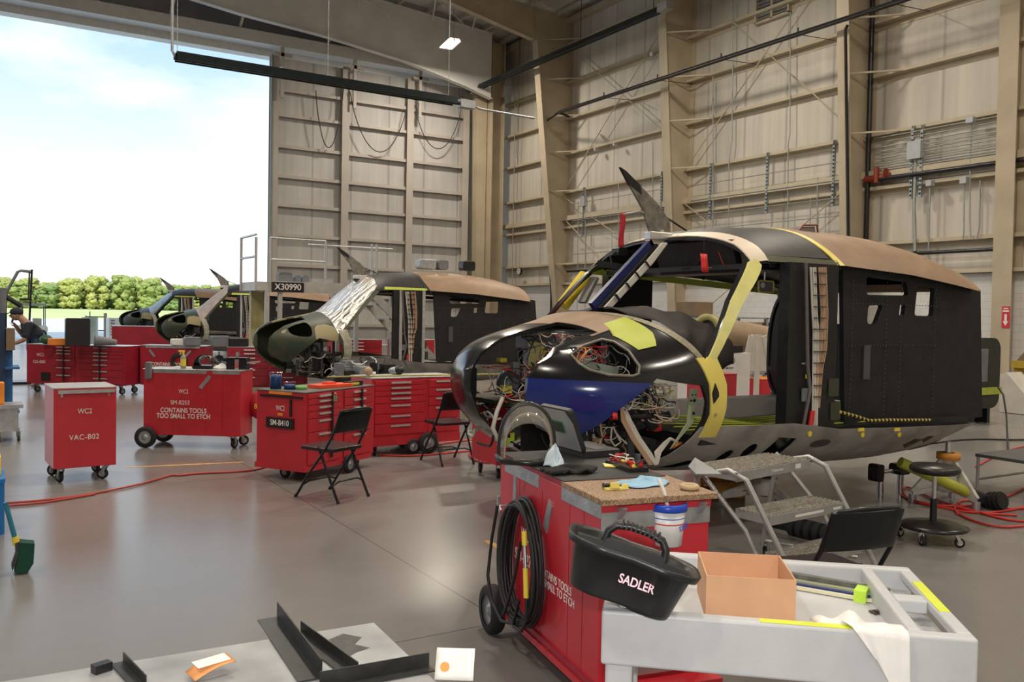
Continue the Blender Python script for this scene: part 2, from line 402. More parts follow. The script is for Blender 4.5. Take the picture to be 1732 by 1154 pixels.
# flange stays: short bars from girts back to each column
g = MB()
for Y in (32.9, 24.95, 17.1, 9.2):
    for z in (3.87, 7.11, 8.84, 10.42, 12.03, 13.75):
        xi = 22.5-1.2*z/15
        g.bar((xi+.05, Y-.05, z+.02), (WX-.2, Y-1.3, z+.02), .05, .05)
struct(g.build('trim_%d' % tr, girtm)); tr += 1
# cross bracing rods
g = MB()
for (y0, z0, y1, z1) in ((33.0, 13.9, 24.9, 7.9), (24.9, 14.0, 33.0, 7.0), (32.9, 7.0, 24.9, 3.0), (25.0, 14.2, 17.0, 7.0), (17.0, 14.2, 25.0, 7.0), (25, 6.0, 17.2, 1.0), (17.1, 6.0, 25, 1.0), (32.8, 6.0, 25, .8)):
    g.cyl((WX-.32, y0, z0), (WX-.32, y1, z1), .02, 6)
struct(g.build('trim_%d' % tr, girtm)); tr += 1

# roof steel: rafters and purlins
def rafter(Y, pts_low, wx=.02, top=None):
    global tr
    c = MB(); poly = list(pts_low)+[(pts_low[-1][0], rz_(pts_low[-1][0])-.25), (pts_low[0][0], rz_(pts_low[0][0])-.25)]
    c.prism(poly, Y-wx, Y+wx)
    for (a, b_) in zip(pts_low[:-1], pts_low[1:]):
        c.bar((a[0], Y, a[1]), (b_[0], Y, b_[1]), .32, .04)
    c.bar((pts_low[0][0], Y, rz_(pts_low[0][0])-.25), (pts_low[-1][0], Y, rz_(pts_low[-1][0])-.25), .32, .03)
    struct(c.build('trim_%d' % tr, top or colm)); tr += 1
rafter(32.9, [(20.9, 13.7), (16.2, 14.6), (8, 15.35), (-8, 16.4)])
rafm = mat('rafter_grey', (.74, .73, .71), .5, var=.08, scale=1)
rafter(37.0, [(21.2, 11.95), (19.7, 12.35), (16.6, 13.0), (12.8, 13.45), (9.3, 13.7), (6.0, 14.1), (-8, 14.8)], top=rafm)
for Y in (24.95, 17.1): rafter(Y, [(21.2, 13.6), (16.2, 14.6), (8, 15.35), (-8, 16.4)])
for k in range(17):
    x = 22.2-k*1.5
    g = MB(); z = rz_(x)-.02
    g.bar((x, -9, z-.12), (x, 39.6, z-.12), .02, .22); g.bar((x+.04, -9, z-.22), (x+.04, 39.6, z-.22), .09, .015)
    struct(g.build('trim_%d' % tr, mat('purlin_paint', (.52, .49, .42), .5))); tr += 1
# kick braces between rafter and door header
for x in (6.9, 9.7, 13.6, 17.2, 19.3, 4.2):
    g = MB(); g.bar((x, 37.0, 14.9), (x-.15, 38.7, HZ+.5), .1, .12); g.bar((x+.8, 37, 15.0), (x+.1, 35.2, 15.4+.1), .06, .06)
    struct(g.build('trim_%d' % tr, rafm)); tr += 1
# diagonal roof rods
g = MB()
for a, b_ in (((6, 37, 14.9), (16, 32.9, 15.5)), ((16, 37, 14.9), (8, 32.9, 15.6)), ((21, 37, 14.4), (15, 32.9, 15.3))): g.cyl(a, b_, .018, 6)
struct(g.build('trim_%d' % tr, rafm)); tr += 1
# painted tape lines on the floor
tapem = mat('floor_tape', (.62, .36, .10), .5, var=.25, scale=20)
g = MB()
for (a, b_) in (((215, 791), (300, 787)), ((300, 787), (412, 782))):
    A, B_ = P(*a, Z=0), P(*b_, Z=0); g.bar(A+Vector((0, 0, .001)), B_+Vector((0, 0, .001)), .045, .002)
A, B_ = P(822, 915, Z=0), P(868, 938, Z=0); g.bar(A+Vector((0, 0, .001)), B_+Vector((0, 0, .001)), .05, .002)
A, B_ = P(790, 747, Z=0), P(845, 742, Z=0); g.bar(A+Vector((0, 0, .001)), B_+Vector((0, 0, .001)), .05, .002)
struct(g.build('trim_%d' % tr, tapem)); tr += 1

# ------------------------------------------------------------------ fittings of hangar
lampm = mat('lamp_tube', (.9, .88, .8), .4, var=0, emit=(1, .93, .8), es=9)
def bay_light(loc, rz, label, group=None):
    t = thing('ceiling_light', label, 'ceiling light', loc, rz, group)
    h = MB(); h.prism([(-.32, 0), (-.22, .12), (.22, .12), (.32, 0), (.30, 0), (.2, .10), (-.2, .10), (-.30, 0)], -.65, .65)
    h.bb((-.02, -.65, -.02), (.02, .65, .1)); h.build('housing', mat('lamp_housing', (.5, .5, .48), .4, .3), t)
    for s in (-1, 1): MB().rbox((s*.16-.11, -.6, .0), (s*.16+.11, .6, .05), .04, ax=1).build('tube', lampm, t)
    w = MB(); up = rz_(loc[0])-loc[2]-.2
    for s in (-1, 1): w.cyl((0, s*.5, .1), (0, s*.5, up), .006, 5)
    w.build('hanger', cabm, t)
    return t
for i, (lx, ly) in enumerate(LAMPS):
    if i == 0: bay_light((lx, ly, 13.1), math.radians(-10), 'lit twin-tube ceiling light hanging under the roof beams left of the long wall')
    else: bay_light((lx, ly, 13.1), 0, 'twin-tube ceiling light outside the view, lighting the hangar', 'ceiling lights out of view')
# radiant heaters: long black tubes under reflectors
def heater(A, B_, label, gas=True):
    A, B_ = Vector(A), Vector(B_); Lh = (B_-A).length; d = (B_-A).normalized()
    t = thing('radiant_heater', label, 'heater', A, math.atan2(d.y, d.x)); tilt = math.asin(d.z)
    M = Matrix.Rotation(-tilt, 4, 'Y')
    h = MB(); h.M = M
    h.prism([(-.17, -.05), (-.10, .13), (.10, .13), (.17, -.05), (.155, -.05), (.09, .115), (-.09, .115), (-.155, -.05)], 0, Lh, ax=0)
    h.build('reflector', mat('heater_shell', (.012, .02, .022), .35, .5), t)
    h = MB(); h.M = M; h.cyl((-.05, 0, 0), (Lh+.1, 0, 0), .05, 10); h.build('burner_tube', blackmetal, t)
    h = MB(); h.M = M
    n = int(Lh//2)
    for k in range(1, n): h.box((k*Lh/n, 0, .14), (.05, .1, .04))
    h.build('bracket', galv, t)
    return t, M, Lh
A, B_ = P(298, 98, Z=7.0), P(760, 178, Z=7.0); A.z = 7.0
t, M, Lh = heater(A, (B_.x, A.y, 7.0), 'black tube heater hanging across the door opening')
h = MB(); h.box((Lh+.32, 0, 0), (.42, .22, .2)); h.build('burner_box', galv, t)
h = MB()
for x in (.02, Lh*.5, Lh-.2): h.cyl((x, 0, .1), (x, 0, rz_(5)-7.3), .007, 5)
h.tube([(0, .02, 0), (-.08, .02, .15), (-.08, .02, 6.2)], .03, 6); h.tube([(Lh+.5, 0, 0), (Lh+.9, .3, .02), (Lh+2.6, .3, -.0)], .03, 6); h.build('hanger', galv, t)
A, B_ = P(795, 155, X=20.6), P(1115, 12, X=20.6)
t, M, Lh = heater(A, (20.6, B_.y, A.z), 'black tube heater running along the long wall near the roof')
h = MB(); h.box((Lh+.3, 0, .05), (.5, .3, .28)); h.build('burner_box', galv, t)
for x in (.5, Lh*.33, Lh*.66, Lh-.3): MB().cyl((x, 0, .1), (x, 0, rz_(20.6)-A.z-.2), .012, 5).build('hanger', blackmetal, t)
MB().tube([(0, 0, 0), (-.1, 0, .3), (-.1, 0, rz_(20.6)-A.z-.2)], .045, 6).build('vent_pipe', blackmetal, t)
# long black pipe along wall
A, B_ = P(945, 190, X=21.2), P(1560, 0, X=21.2)
o = MB().tube([P(920, 208, X=22.0), P(945, 190, X=21.2), P(962, 197, X=21.8)], .05, 8).tube([A, (21.2, A.y, A.z), (21.2, 2, A.z)], .075, 10)
for k in range(7): o.cyl((21.2, 28-k*3.2, A.z), (21.2, 28-k*3.2, A.z+.2), .03, 6); o.cyl((21.2, 28-k*3.2, A.z), (WX-.1, 28-k*3.2, A.z+.12), .012, 5)
o = o.build('heating_pipe', blackmetal); tag(o, 'long black pipe running in front of the wall columns high up', 'pipe')
def pipe(pts, r, m, name, label, cat='pipe', group=None, n=8):
    return tag(MB().tube(pts, r, n).build(name, m), label, cat, group)
cx = 21.62
pipe([P(925, 208, X=21.9), P(925, 330, X=22.0), P(932, 500, X=22.3), (22.3, P(932, 500, X=22.3).y, .3)], .04, blackmetal, 'gas_pipe', 'thin black pipe down the column nearest the door', 'pipe')
pipe([P(1434, 42, X=21.4), P(1430, 50, X=21.4), P(1432, 200, X=21.75), P(1435, 420, X=22.0), (22.05, P(1435, 420, X=22.0).y, .3)], .045, blackmetal, 'gas_pipe', 'thin black pipe down the left edge of the third column', 'pipe')
t = thing('sprinkler_riser', 'thick black riser pipe beside the third column', 'pipe', (0, 0, 0))
MB().tube([(WX-.3, P(1476, 0, X=WX-.3).y, 14), P(1476, 0, X=WX-.3), P(1464, 430, X=WX-.3), (WX-.3, P(1464, 430, X=WX-.3).y, .1)], .075, 10).build('riser', blackmetal, t)
q = P(1471, 303, X=WX-.35); MB().cyl(q+Vector((0, .15, 0)), q+Vector((0, -.7, 0)), .1, 8).cyl(q+Vector((-.1, -.3, -.15)), q+Vector((-.1, -.3, .3)), .07, 8).cyl(q+Vector((-.1, -.6, .1)), q+Vector((-.1, -.62, .1)), .14, 10).build('valve', mat('valve_red', (.25, .04, .02), .5), t)
# black main along the wall
pipe([(WX-.34, P(960, 432, X=WX-.34).y, 3.55), (WX-.34, 13, 3.55)], .05, blackmetal, 'water_main', 'black horizontal pipe low on the wall behind the cross bracing', 'pipe')
pipe([(WX-.4, P(1480, 304, X=WX-.4).y, P(1480, 304, X=WX-.4).z), (WX-.4, 8, P(1480, 304, X=WX-.4).z)], .06, blackmetal, 'water_main', 'black horizontal pipe leading right from the red valve', 'pipe')
# conduit bundles on strut racks
cond = mat('conduit', (.36, .37, .36), .5, .5, .1)
def conduit(pts, r=.02, label=None, group='conduits on the long wall'):
    return pipe([P(x, y, X=WX-.33) for x, y in pts], r, cond, 'conduit', label, 'conduit', group, 6)
def hrun(x0, y0, x1, label, n, dz, group):
    a = P(x0, y0, X=WX-.35); b_ = P(x1, y0, X=WX-.35)
    for k in range(n):
        pipe([(WX-.35, a.y, a.z-k*dz), (WX-.35, b_.y, a.z-k*dz)], .017, cond, 'conduit', label, 'conduit', group, 6)
hrun(968, 345, 1122, 'horizontal grey conduit between the two columns left of the main helicopter roof', 4, .75, 'conduits in the second wall bay')
hrun(1168, 315, 1428, 'horizontal grey conduit on the wall between second and third column', 5, .55, 'conduits in the third wall bay')
hrun(1478, 235, 1690, 'horizontal grey conduit on the wall right of the black riser', 3, .14, 'upper conduits in the right wall bay')
hrun(1478, 258, 1690, 'horizontal grey conduit in the band below the grey junction box', 3, .1, 'middle conduits in the right wall bay')
hrun(1478, 278, 1690, 'horizontal grey conduit just above the black pipe in the right bay', 4, .07, 'lower conduits in the right wall bay')
vlab = 'vertical grey conduit beside the %s'
for pts, w in ([[(978, 340), (976, 560)], 'first small grey junction box'], [[(990, 320), (990, 560)], 'grey box behind the main rotor cutter'],
               [[(1046, 310), (1046, 560)], 'raised blade tip of the main helicopter'], [[(1240, 0), (1238, 235), (1233, 270), (1232, 400)], 'louvre vent, bent near its middle'],
               [[(1337, 20), (1336, 225), (1333, 245), (1332, 500)], 'right end of the louvre vent'], [[(1371, 335), (1369, 430)], 'third column, low and short'],
               [[(1383, 300), (1381, 430)], 'third column, its taller neighbour'], [[(1549, 262), (1546, 350), (1549, 470)], 'large grey box, thickest one'],
               [[(1573, 310), (1570, 450)], 'small box right of the large grey box'], [[(1631, 305), (1630, 395), (1628, 405)], 'small box at the right, ending above the girt'],
               [[(1642, 203), (1640, 370), (1642, 403)], 'right bay, hanging from the highest box'], [[(1658, 305), (1656, 385), (1652, 405)], 'right bay column, hooked at its top'],
               [[(1427, 330), (1424, 420)], 'third column flange'], [[(853, 120), (845, 480)], 'door corner, thin and long'], [[(872, 150), (866, 480)], 'door corner, second thin one'],
               [[(1206, 130), (1206, 420)], 'raised blade, between second and third columns'], [[(1104, 240), (1104, 420)], 'second column, behind the main mast']):
    conduit(pts, .02 if 'thickest' not in w else .05, (vlab % w), None)
# perforated struts
strm = mat('slotted_strut', (.35, .38, .38), .4, .7, .3, 60)
for (x, y0, y1, w) in ((1204, 276, 372, 'third bay, left one'), (1300, 258, 360, 'third bay, right one'), (1121, 290, 358, 'second bay'), (1413, 237, 348, 'third column'), (1546, 213, 336, 'large grey box, left side'), (1562, 211, 333, 'large grey box, right side'), (989, 317, 398, 'small grey box')):
    a, b_ = P(x, y0, X=WX-.3), P(x, y1, X=WX-.3); s_ = MB(); s_.bb((WX-.36, a.y-.035, b_.z), (WX-.3, a.y-.028, a.z)); s_.bb((WX-.36, a.y+.028, b_.z), (WX-.3, a.y+.035, a.z)); s_.bb((WX-.3, a.y-.035, b_.z), (WX-.29, a.y+.035, a.z))
    nn = int((a.z-b_.z)/.12)
    for k in range(nn): s_.bb((WX-.37, a.y-.04, b_.z+k*.12), (WX-.3, a.y+.04, b_.z+k*.12+.06))
    tag(s_.build('strut_channel', strm), 'slotted vertical steel strut on the wall at the '+w, 'strut')
def jbox(x, y, w, h, label):
    a = P(x, y, X=WX-.4); o = MB().rbox((WX-.48, a.y-w/2, a.z-h/2), (WX-.3, a.y+w/2, a.z+h/2), .02, ax=0)
    o = o.build('junction_box', mat('box_grey', (.42, .44, .45), .45, .3, .08)); tag(o, label, 'junction box')
jbox(1548, 254, .42, .5, 'large square grey junction box on the right wall bay'); jbox(987, 341, .3, .42, 'grey junction box on the wall left of the main blade')
jbox(1573, 310, .16, .16, 'small junction box atop a conduit right of the large box'); jbox(1631, 305, .18, .18, 'small junction box atop the conduit far right, lower one')
jbox(1642, 203, .2, .16, 'small junction box high on the girt at the far right'); jbox(828, 352, .3, .25, 'small pale box on the wall at the door corner')
jbox(1008, 253, .12, .12, 'tiny box on the girt left of the second column'); jbox(1040, 245, .12, .1, 'tiny box on the girt, nearer the second column')
jbox(1104, 92, .16, .16, 'tiny dark box up on the girt by the second column')
# louvre vent high on the wall
a = P(1307, 10, X=WX-.1); t = thing('louvre_vent', 'metal louvre vent high on the long wall', 'vent', (WX-.12, a.y, a.z))
MB().bb((-.05, -.75, -.42), (.1, -.68, 1.1)).bb((-.05, .68, -.42), (.1, .75, 1.1)).bb((-.05, -.04, -.42), (.1, .04, 1.1)).bb((-.05, -.75, -.46), (.1, .75, -.38)).build('frame', girtm, t)
s_ = MB()
for k in range(10): s_.box((0, 0, -.3+k*.14), (.02, 1.36, .11), rot=(0, math.radians(35), 0))
s_.build('slats', alum, t)
# round wall clock, pull cord
a = P(879, 459, X=WX-.4); t = thing('wall_clock', 'round grey clock low on the wall behind the second helicopter', 'clock', (WX-.36, a.y, a.z))
MB().cyl((0, 0, 0), (-.1, 0, 0), .19, 24).build('case', blackmetal, t); MB().cyl((-.1, 0, 0), (-.105, 0, 0), .165, 24).build('dial', mat('clock_dial', (.5, .5, .48), .4), t)
a = P(880, 90, X=21.4); a.z = rz_(21.4)+.01; b_ = P(874, 268, X=21.4); a.y = b_.y; t = thing('pull_cord', 'thin hanging cord with a weight near the door corner', 'cord', a)
MB().cyl((0, 0, 0), b_-a, .008, 5).build('cord', cabm, t); MB().cyl(b_-a, b_-a-Vector((0, 0, .16)), .04, 8).build('weight', galv, t)
# red fire-equipment arrow sign
a = P(1686, 538, X=22.25); t = thing('arrow_sign', 'small red and white fire equipment arrow sign on the brown column', 'sign', (22.5, 12.66-.26, a.z))
t.location = (22.49, 12.52, P(1686, 538, X=22.49).z); t.rotation_euler = (0, 0, -PI/2)
MB().bb((-.1, -.01, -.25), (.1, .01, .3)).build('board', mat('sign_red', (.55, .03, .05), .4, var=0), t)
s_ = MB(); s_.prism([(0, -.2), (-.07, -.08), (-.03, -.08), (-.03, .1), (.03, .1), (.03, -.08), (.07, -.08)], -.014, -.011); s_.bb((-.08, -.014, .16), (.08, -.011, .2)); s_.bb((-.06, -.014, .23), (.06, -.011, .26)); s_.build('arrow', lettermat, t)

# ================================================================== OUTSIDE
conc = mat('apron_concrete', (.72, .71, .68), .7, var=.04, scale=.3)
struct(MB().bb((-220, 40.2, -.32), (330, 112, -.02)).build('floor_apron', conc))
grm, t_, b_ = node_mat('field_grass'); tcn = N(t_, 'ShaderNodeTexCoord'); nz = N(t_, 'ShaderNodeTexNoise'); nz.inputs['Scale'].default_value = .05; nz.inputs['Detail'].default_value = 5
crr = N(t_, 'ShaderNodeValToRGB'); crr.color_ramp.elements[0].position = .3; crr.color_ramp.elements[0].color = (.50, .56, .2, 1); crr.color_ramp.elements[1].position = .7; crr.color_ramp.elements[1].color = (.72, .72, .32, 1)
t_.links.new(tcn.outputs['Object'], nz.inputs['Vector']); t_.links.new(nz.outputs['Fac'], crr.inputs[0]); t_.links.new(crr.outputs[0], b_.inputs['Base Color']); b_.inputs['Roughness'].default_value = .9
f_ = MB().add([(-400, 112, -.05), (600, 112, -.05), (600, 262, .35), (-400, 262, .35), (600, 420, 1.2), (-400, 420, 1.2)], [(0, 1, 2, 3), (3, 2, 4, 5)])
struct(f_.build('field', grm))
def foliage(name, c0, c1):
    m, t, b = node_mat(name); tcn = N(t, 'ShaderNodeTexCoord'); nz = N(t, 'ShaderNodeTexNoise'); nz.inputs['Scale'].default_value = 2.0; nz.inputs['Detail'].default_value = 8; nz.inputs['Roughness'].default_value = .75
    cr = N(t, 'ShaderNodeValToRGB'); cr.color_ramp.elements[0].position = .38; cr.color_ramp.elements[0].color = (*c0, 1); cr.color_ramp.elements[1].position = .62; cr.color_ramp.elements[1].color = (*c1, 1)
    t.links.new(tcn.outputs['Object'], nz.inputs['Vector']); t.links.new(nz.outputs['Fac'], cr.inputs[0]); t.links.new(cr.outputs[0], b.inputs['Base Color']); b.inputs['Roughness'].default_value = .9
    return m
fm = [foliage('leaves_a', (.16, .22, .06), (.42, .48, .14)), foliage('leaves_b', (.22, .27, .07), (.58, .58, .18)), foliage('leaves_c', (.12, .19, .06), (.32, .42, .14))]
barkm = mat('bark', (.16, .12, .08), .9)
rnd = random.Random(5)
def tree_proto(k):
    t = thing('tree', 'leafy tree in the line beyond the airfield grass', 'tree', (0, 0, 0), 0, 'trees along the far side of the airfield')
    MB().cyl((0, 0, 0), (0, 0, 4), .28, 6, .18).build('trunk', barkm, t)
    c = MB(); H = rnd.uniform(8.6, 10.6)
    for j in range(60):
        a = rnd.uniform(0, 2*PI); z = rnd.uniform(1.0, H-1); rr = 2.9*math.sqrt(max(.05, 1-((z-H*.42)/(H*.62))**2))*rnd.uniform(.25, .9)
        cx, cy, R = rr*math.cos(a), rr*math.sin(a), rnd.uniform(.6, 1.1)
        vs = []; bm = bmesh.new(); bmesh.ops.create_icosphere(bm, subdivisions=3, radius=R)
        for v in bm.verts:
            q = v.co+Vector((cx, cy, z)); nn = noise.noise(q*1.6)*.6+noise.noise(q*4.5)*.55; v.co = v.co*(1+nn)*1.0
        c.add([v.co+Vector((cx, cy, z)) for v in bm.verts], [[v.index for v in f.verts] for f in bm.faces], True); bm.free()
    c.build('crown', fm[k % 3], t)
    return t
protos = [tree_proto(k) for k in range(5)]
i = 0
for row, (Yt, n, x0, sp) in enumerate(((262, 25, -22, 6.3), (270.5, 25, -19, 6.3), (280, 25, -22, 6.5))):
    for k in range(n):
        p = protos[(i*7+row) % 5]; s = rnd.uniform(.85, 1.12)*(1+.07*row)
        loc = (x0+k*sp+rnd.uniform(-.5, .5), Yt+rnd.uniform(-.8, .8), .3)
        if i < 5: o = protos[i]; o.location = loc
        else: o = copy_tree(p, loc=loc, rz=rnd.uniform(0, 6))
        o.scale = (s*1.1, s*1.1, s*.80*(1.0+.12*math.sin(k*.9))); i += 1

# ================================================================== THE HELICOPTERS
KW = ([0, .1, .2, .35, .6, .9, 1.3, 1.8, 2.4, 4.65], [.02, .40, .58, .76, .95, 1.1, 1.22, 1.29, 1.3, 1.3])
KT = ([0, .1, .25, .5, .8, 1.15, 1.5, 1.85, 2.2, 2.8, 3.6, 4.2, 4.65], [1.22, 1.36, 1.46, 1.53, 1.59, 1.68, 2.0, 2.3, 2.39, 2.43, 2.42, 2.34, 2.22])
KB = ([0, .1, .25, .5, .9, 1.4, 2.2, 3.6, 4.2, 4.65], [1.08, .88, .74, .58, .48, .43, .41, .38, .42, .56])
KM = ([0, .5, 1.2, 2, 4.65], [1.15, 1.1, 1.15, 1.25, 1.2]); KN = ([0, 1, 2, 4.65], [2.1, 2.3, 2.9, 3.0])
def interp(x, K):
    xs, ys = K
    if x <= xs[0]: return ys[0]
    for a, b, c, d in zip(xs[:-1], xs[1:], ys[:-1], ys[1:]):
        if x <= b: return c+(d-c)*(x-a)/(b-a)
    return ys[-1]
def sinterp(x, K, h=.06): return (interp(x-h, K)+2*interp(x, K)+interp(x+h, K))/4 if x > .12 else interp(x, K)
def hull_pt(x, th, off=0):
    w, t, b, m, n = sinterp(x, KW)+off, sinterp(x, KT)+off, sinterp(x, KB)-off, sinterp(x, KM), interp(x, KN)
    c, s = math.cos(th), math.sin(th)
    y = w*math.copysign(abs(c)**(2/n), c); z = m+((t-m) if s > 0 else (m-b))*math.copysign(abs(s)**(2/n), s)
    return (x, y, z)
def hull_y(x, z):
    w, t, b, m, n = sinterp(x, KW), sinterp(x, KT), sinterp(x, KB), sinterp(x, KM), interp(x, KN)
    s = (z-m)/(t-m) if z > m else (m-z)/(m-b)
    return 0 if s >= 1 else w*(1-s**n)**(1/n)
XS = [0, .02, .05, .1, .15, .2, .27, .35, .43, .52, .6, .7, .8, .9, 1.0, 1.1, 1.15, 1.2, 1.3, 1.4, 1.5, 1.6, 1.7, 1.8, 1.85, 1.95, 2.05, 2.2, 2.4, 2.6, 2.8, 3.1, 3.4, 3.7, 4.0, 4.2, 4.4, 4.55, 4.65]
def hull_solid(mb, off, nth=80, flip=False, x0=0, x1=4.65, end=0):
    xs = [min(max(x, x0), x1) for x in XS]; xs = sorted(set(xs)); vs = []
    for i, x in enumerate(xs):
        xx = x-(off if i == 0 else 0)+(end if i == len(xs)-1 else 0)
        for k in range(nth):
            p = hull_pt(x, 2*PI*(k+.5)/nth, off); vs.append((xx, p[1], p[2]))
    n = nth; fs = [(i*n+k, i*n+(k+1) % n, (i+1)*n+(k+1) % n, (i+1)*n+k) for i in range(len(xs)-1) for k in range(n)]
    fs += [tuple(range(n))[::-1], tuple(range((len(xs)-1)*n, len(xs)*n))]
    if not flip: fs = [q[::-1] for q in fs]
    mb.add(vs, fs, True)
def fixn(me):
    bm = bmesh.new(); bm.from_mesh(me); bmesh.ops.recalc_face_normals(bm, faces=bm.faces); bm.to_mesh(me); bm.free()
def boolean(me, cutters, ops='DIFFERENCE'):
    """evaluate a chain of exact booleans and return a new mesh; nothing is left behind"""
    o = bpy.data.objects.new('work', me); COL.objects.link(o); cs = []
    for c in cutters:
        q = c.build('work_cut', None); fixn(q.data); cs.append(q)
        md = o.modifiers.new('b', 'BOOLEAN'); md.object = q; md.operation = ops; md.solver = 'EXACT'
    dg = bpy.context.evaluated_depsgraph_get(); r = bpy.data.meshes.new_from_object(o.evaluated_get(dg))
    for q in cs+[o]:
        bpy.data.objects.remove(q)
    r.polygons.foreach_set('use_smooth', [True]*len(r.polygons)); r.set_sharp_from_angle(angle=math.radians(28)); r.update()
    return r
def shell_mesh(off_o, off_i):
    mb = MB(); hull_solid(mb, off_o); hull_solid(mb, off_i, flip=True, x0=.04, x1=4.62)
    me = bpy.data.meshes.new('hull'); me.from_pydata(mb.v, [], mb.f); me.update(); return me
def rounded(poly, r=.02):
    out = []; n = len(poly)
    for i in range(n):
        p, a, b = Vector(poly[i]), Vector(poly[i-1]), Vector(poly[(i+1) % n]); da, db = (a-p).normalized()*r, (b-p).normalized()*r
        for k in range(4): u = k/3; out.append(tuple(p+da*(1-u)**2+db*u**2))
    return out
def pr(poly, y0=-3, y1=3): return MB().prism(poly, y0, y1, ax=1)
def obj_from(me, name, m, parent):
    o = bpy.data.objects.new(name, me); COL.objects.link(o); o.parent = parent
    me.materials.clear(); me.materials.append(m); return o
def ell(cx, cz, rx, rz, n=20, tilt=0): return [(cx+rx*math.cos(2*PI*k/n)*math.cos(tilt)-rz*math.sin(2*PI*k/n)*math.sin(tilt), cz+rx*math.cos(2*PI*k/n)*math.sin(tilt)+rz*math.sin(2*PI*k/n)*math.cos(tilt)) for k in range(n)]
NOSE = [(-.3, 1.8), (.74, 1.8), (.77, 1.52), (.63, 1.48), (.44, 1.41), (.28, 1.30), (.2, 1.2), (.19, 1.08), (.23, .95), (.31, .85), (.41, .79), (.49, .80), (.57, .88), (.68, 1.01), (.81, 1.13), (.91, 1.22), (1.07, 1.19), (1.23, 1.17), (1.27, 1.06), (1.27, .93), (1.24, .80), (1.18, .66), (1.08, .3), (-.3, .3)]
FAR = [(.36, 1.40), (.70, 1.50), (1.12, 1.50), (1.22, 1.2), (1.2, .92), (.9, .86), (.66, .92), (.52, 1.05), (.40, 1.25)]
TEAR = [(.47, 1.37), (.58, 1.43), (.73, 1.475), (.78, 1.46), (.81, 1.40), (.82, 1.30), (.80, 1.25), (.76, 1.235), (.62, 1.24), (.52, 1.27), (.48, 1.31)]
WIND = [(1.05, 2.7), (1.10, 1.67), (1.19, 1.50), (1.26, 1.345), (1.575, 1.765), (1.83, 2.05), (1.90, 2.14), (1.91, 2.7)]
CREW = [(1.34, 1.36), (1.64, 1.74), (1.94, 2.05), (2.17, 2.065), (2.10, .88), (1.52, .86), (1.40, .86), (1.41, 1.01), (1.40, 1.18)]
CARGO = [(2.72, 2.07), (3.6, 2.03), (4.55, 1.93), (4.60, 1.88), (4.60, .82), (4.5, .74), (2.66, .80)]
NEARDOOR = [(1.33, 1.36), (1.63, 1.74), (1.92, 2.05), (2.17, 2.065), (2.72, 2.07), (3.6, 2.03), (4.58, 1.93), (4.9, 1.92), (4.9, .735), (2.66, .79), (2.1, .87), (1.40, .86), (1.41, 1.01), (1.40, 1.18)]
belly_holes = [ell(1.63, .63, .05, .055, 16), ell(1.80, .67, .055, .06, 16), [(1.92, .60), (2.16, .60), (2.20, .75), (2.0, .77)], [(1.25, .52), (1.36, .60), (1.52, .60), (1.40, .52)]]
HULL = boolean(shell_mesh(0, -.028), [pr(NOSE, -3, -.08), pr(FAR, .2, 3), pr(TEAR, -3, 0), pr(WIND), pr(NEARDOOR, -3, 0), pr(CREW, 0, 3), pr(CARGO, 0, 3)]+[pr(h, -3, -.3) for h in belly_holes]+[MB().bb((4.6, -1.02, .7), (5, 1.02, 2.0))])
HULL2 = boolean(shell_mesh(0, -.028), [pr(NOSE, -3, -.08), pr(TEAR, -3, 0), pr(WIND), pr(NEARDOOR)]+[MB().bb((4.6, -1.02, .7), (5, 1.02, 2.0))])
SKIN = shell_mesh(.007, -.001)
def patch(poly, y0=-3, y1=0, base=None): return boolean((base or SKIN).copy(), [pr(poly, y0, y1)], 'INTERSECT')
def band(A, B_): return A+B_[::-1]
def mk(name, col, **k): return mat(name, col, **k)
gloss = mk('gloss_black_paint', (.010, .010, .012), rough=.2, var=.1, coat=.15)
blue = mk('gloss_blue_paint', (.012, .028, .19), rough=.12, var=.05, coat=.5)
tanp = mk('faded_tan_paint', (.27, .175, .108), rough=.5, var=.18, scale=4, bump=.05)
bellym = mk('grey_belly_paint', (.30, .285, .27), rough=.42, var=.3, scale=5)
intm = mk('interior_black', (.012, .012, .013), rough=.5, var=.3, scale=12, bump=.15)
olive = mk('interior_green', (.05, .055, .02), rough=.6, var=.25)
lime = mk('yellow_green_tape', (.42, .48, .06), rough=.5, var=.06)
beigep = mk('beige_primer', (.62, .53, .42), rough=.45, var=.08)
sage = mk('sage_primer', (.34, .40, .26), rough=.5, var=.06)
wwire = mk('white_wire', (.62, .60, .54), rough=.5, var=.1)
twire = mk('tan_wire', (.50, .33, .22), rough=.5, var=.1)
bwire = mk('black_wire', (.02, .02, .022), rough=.5)
rwire = mk('red_wire', (.6, .03, .03), rough=.45)
ywire = mk('yellow_connector', (.75, .6, .06), rough=.4)
owire = mk('orange_cap', (.8, .25, .03), rough=.45)
boxg = mk('avionics_grey', (.16, .17, .19), rough=.5, var=.12)

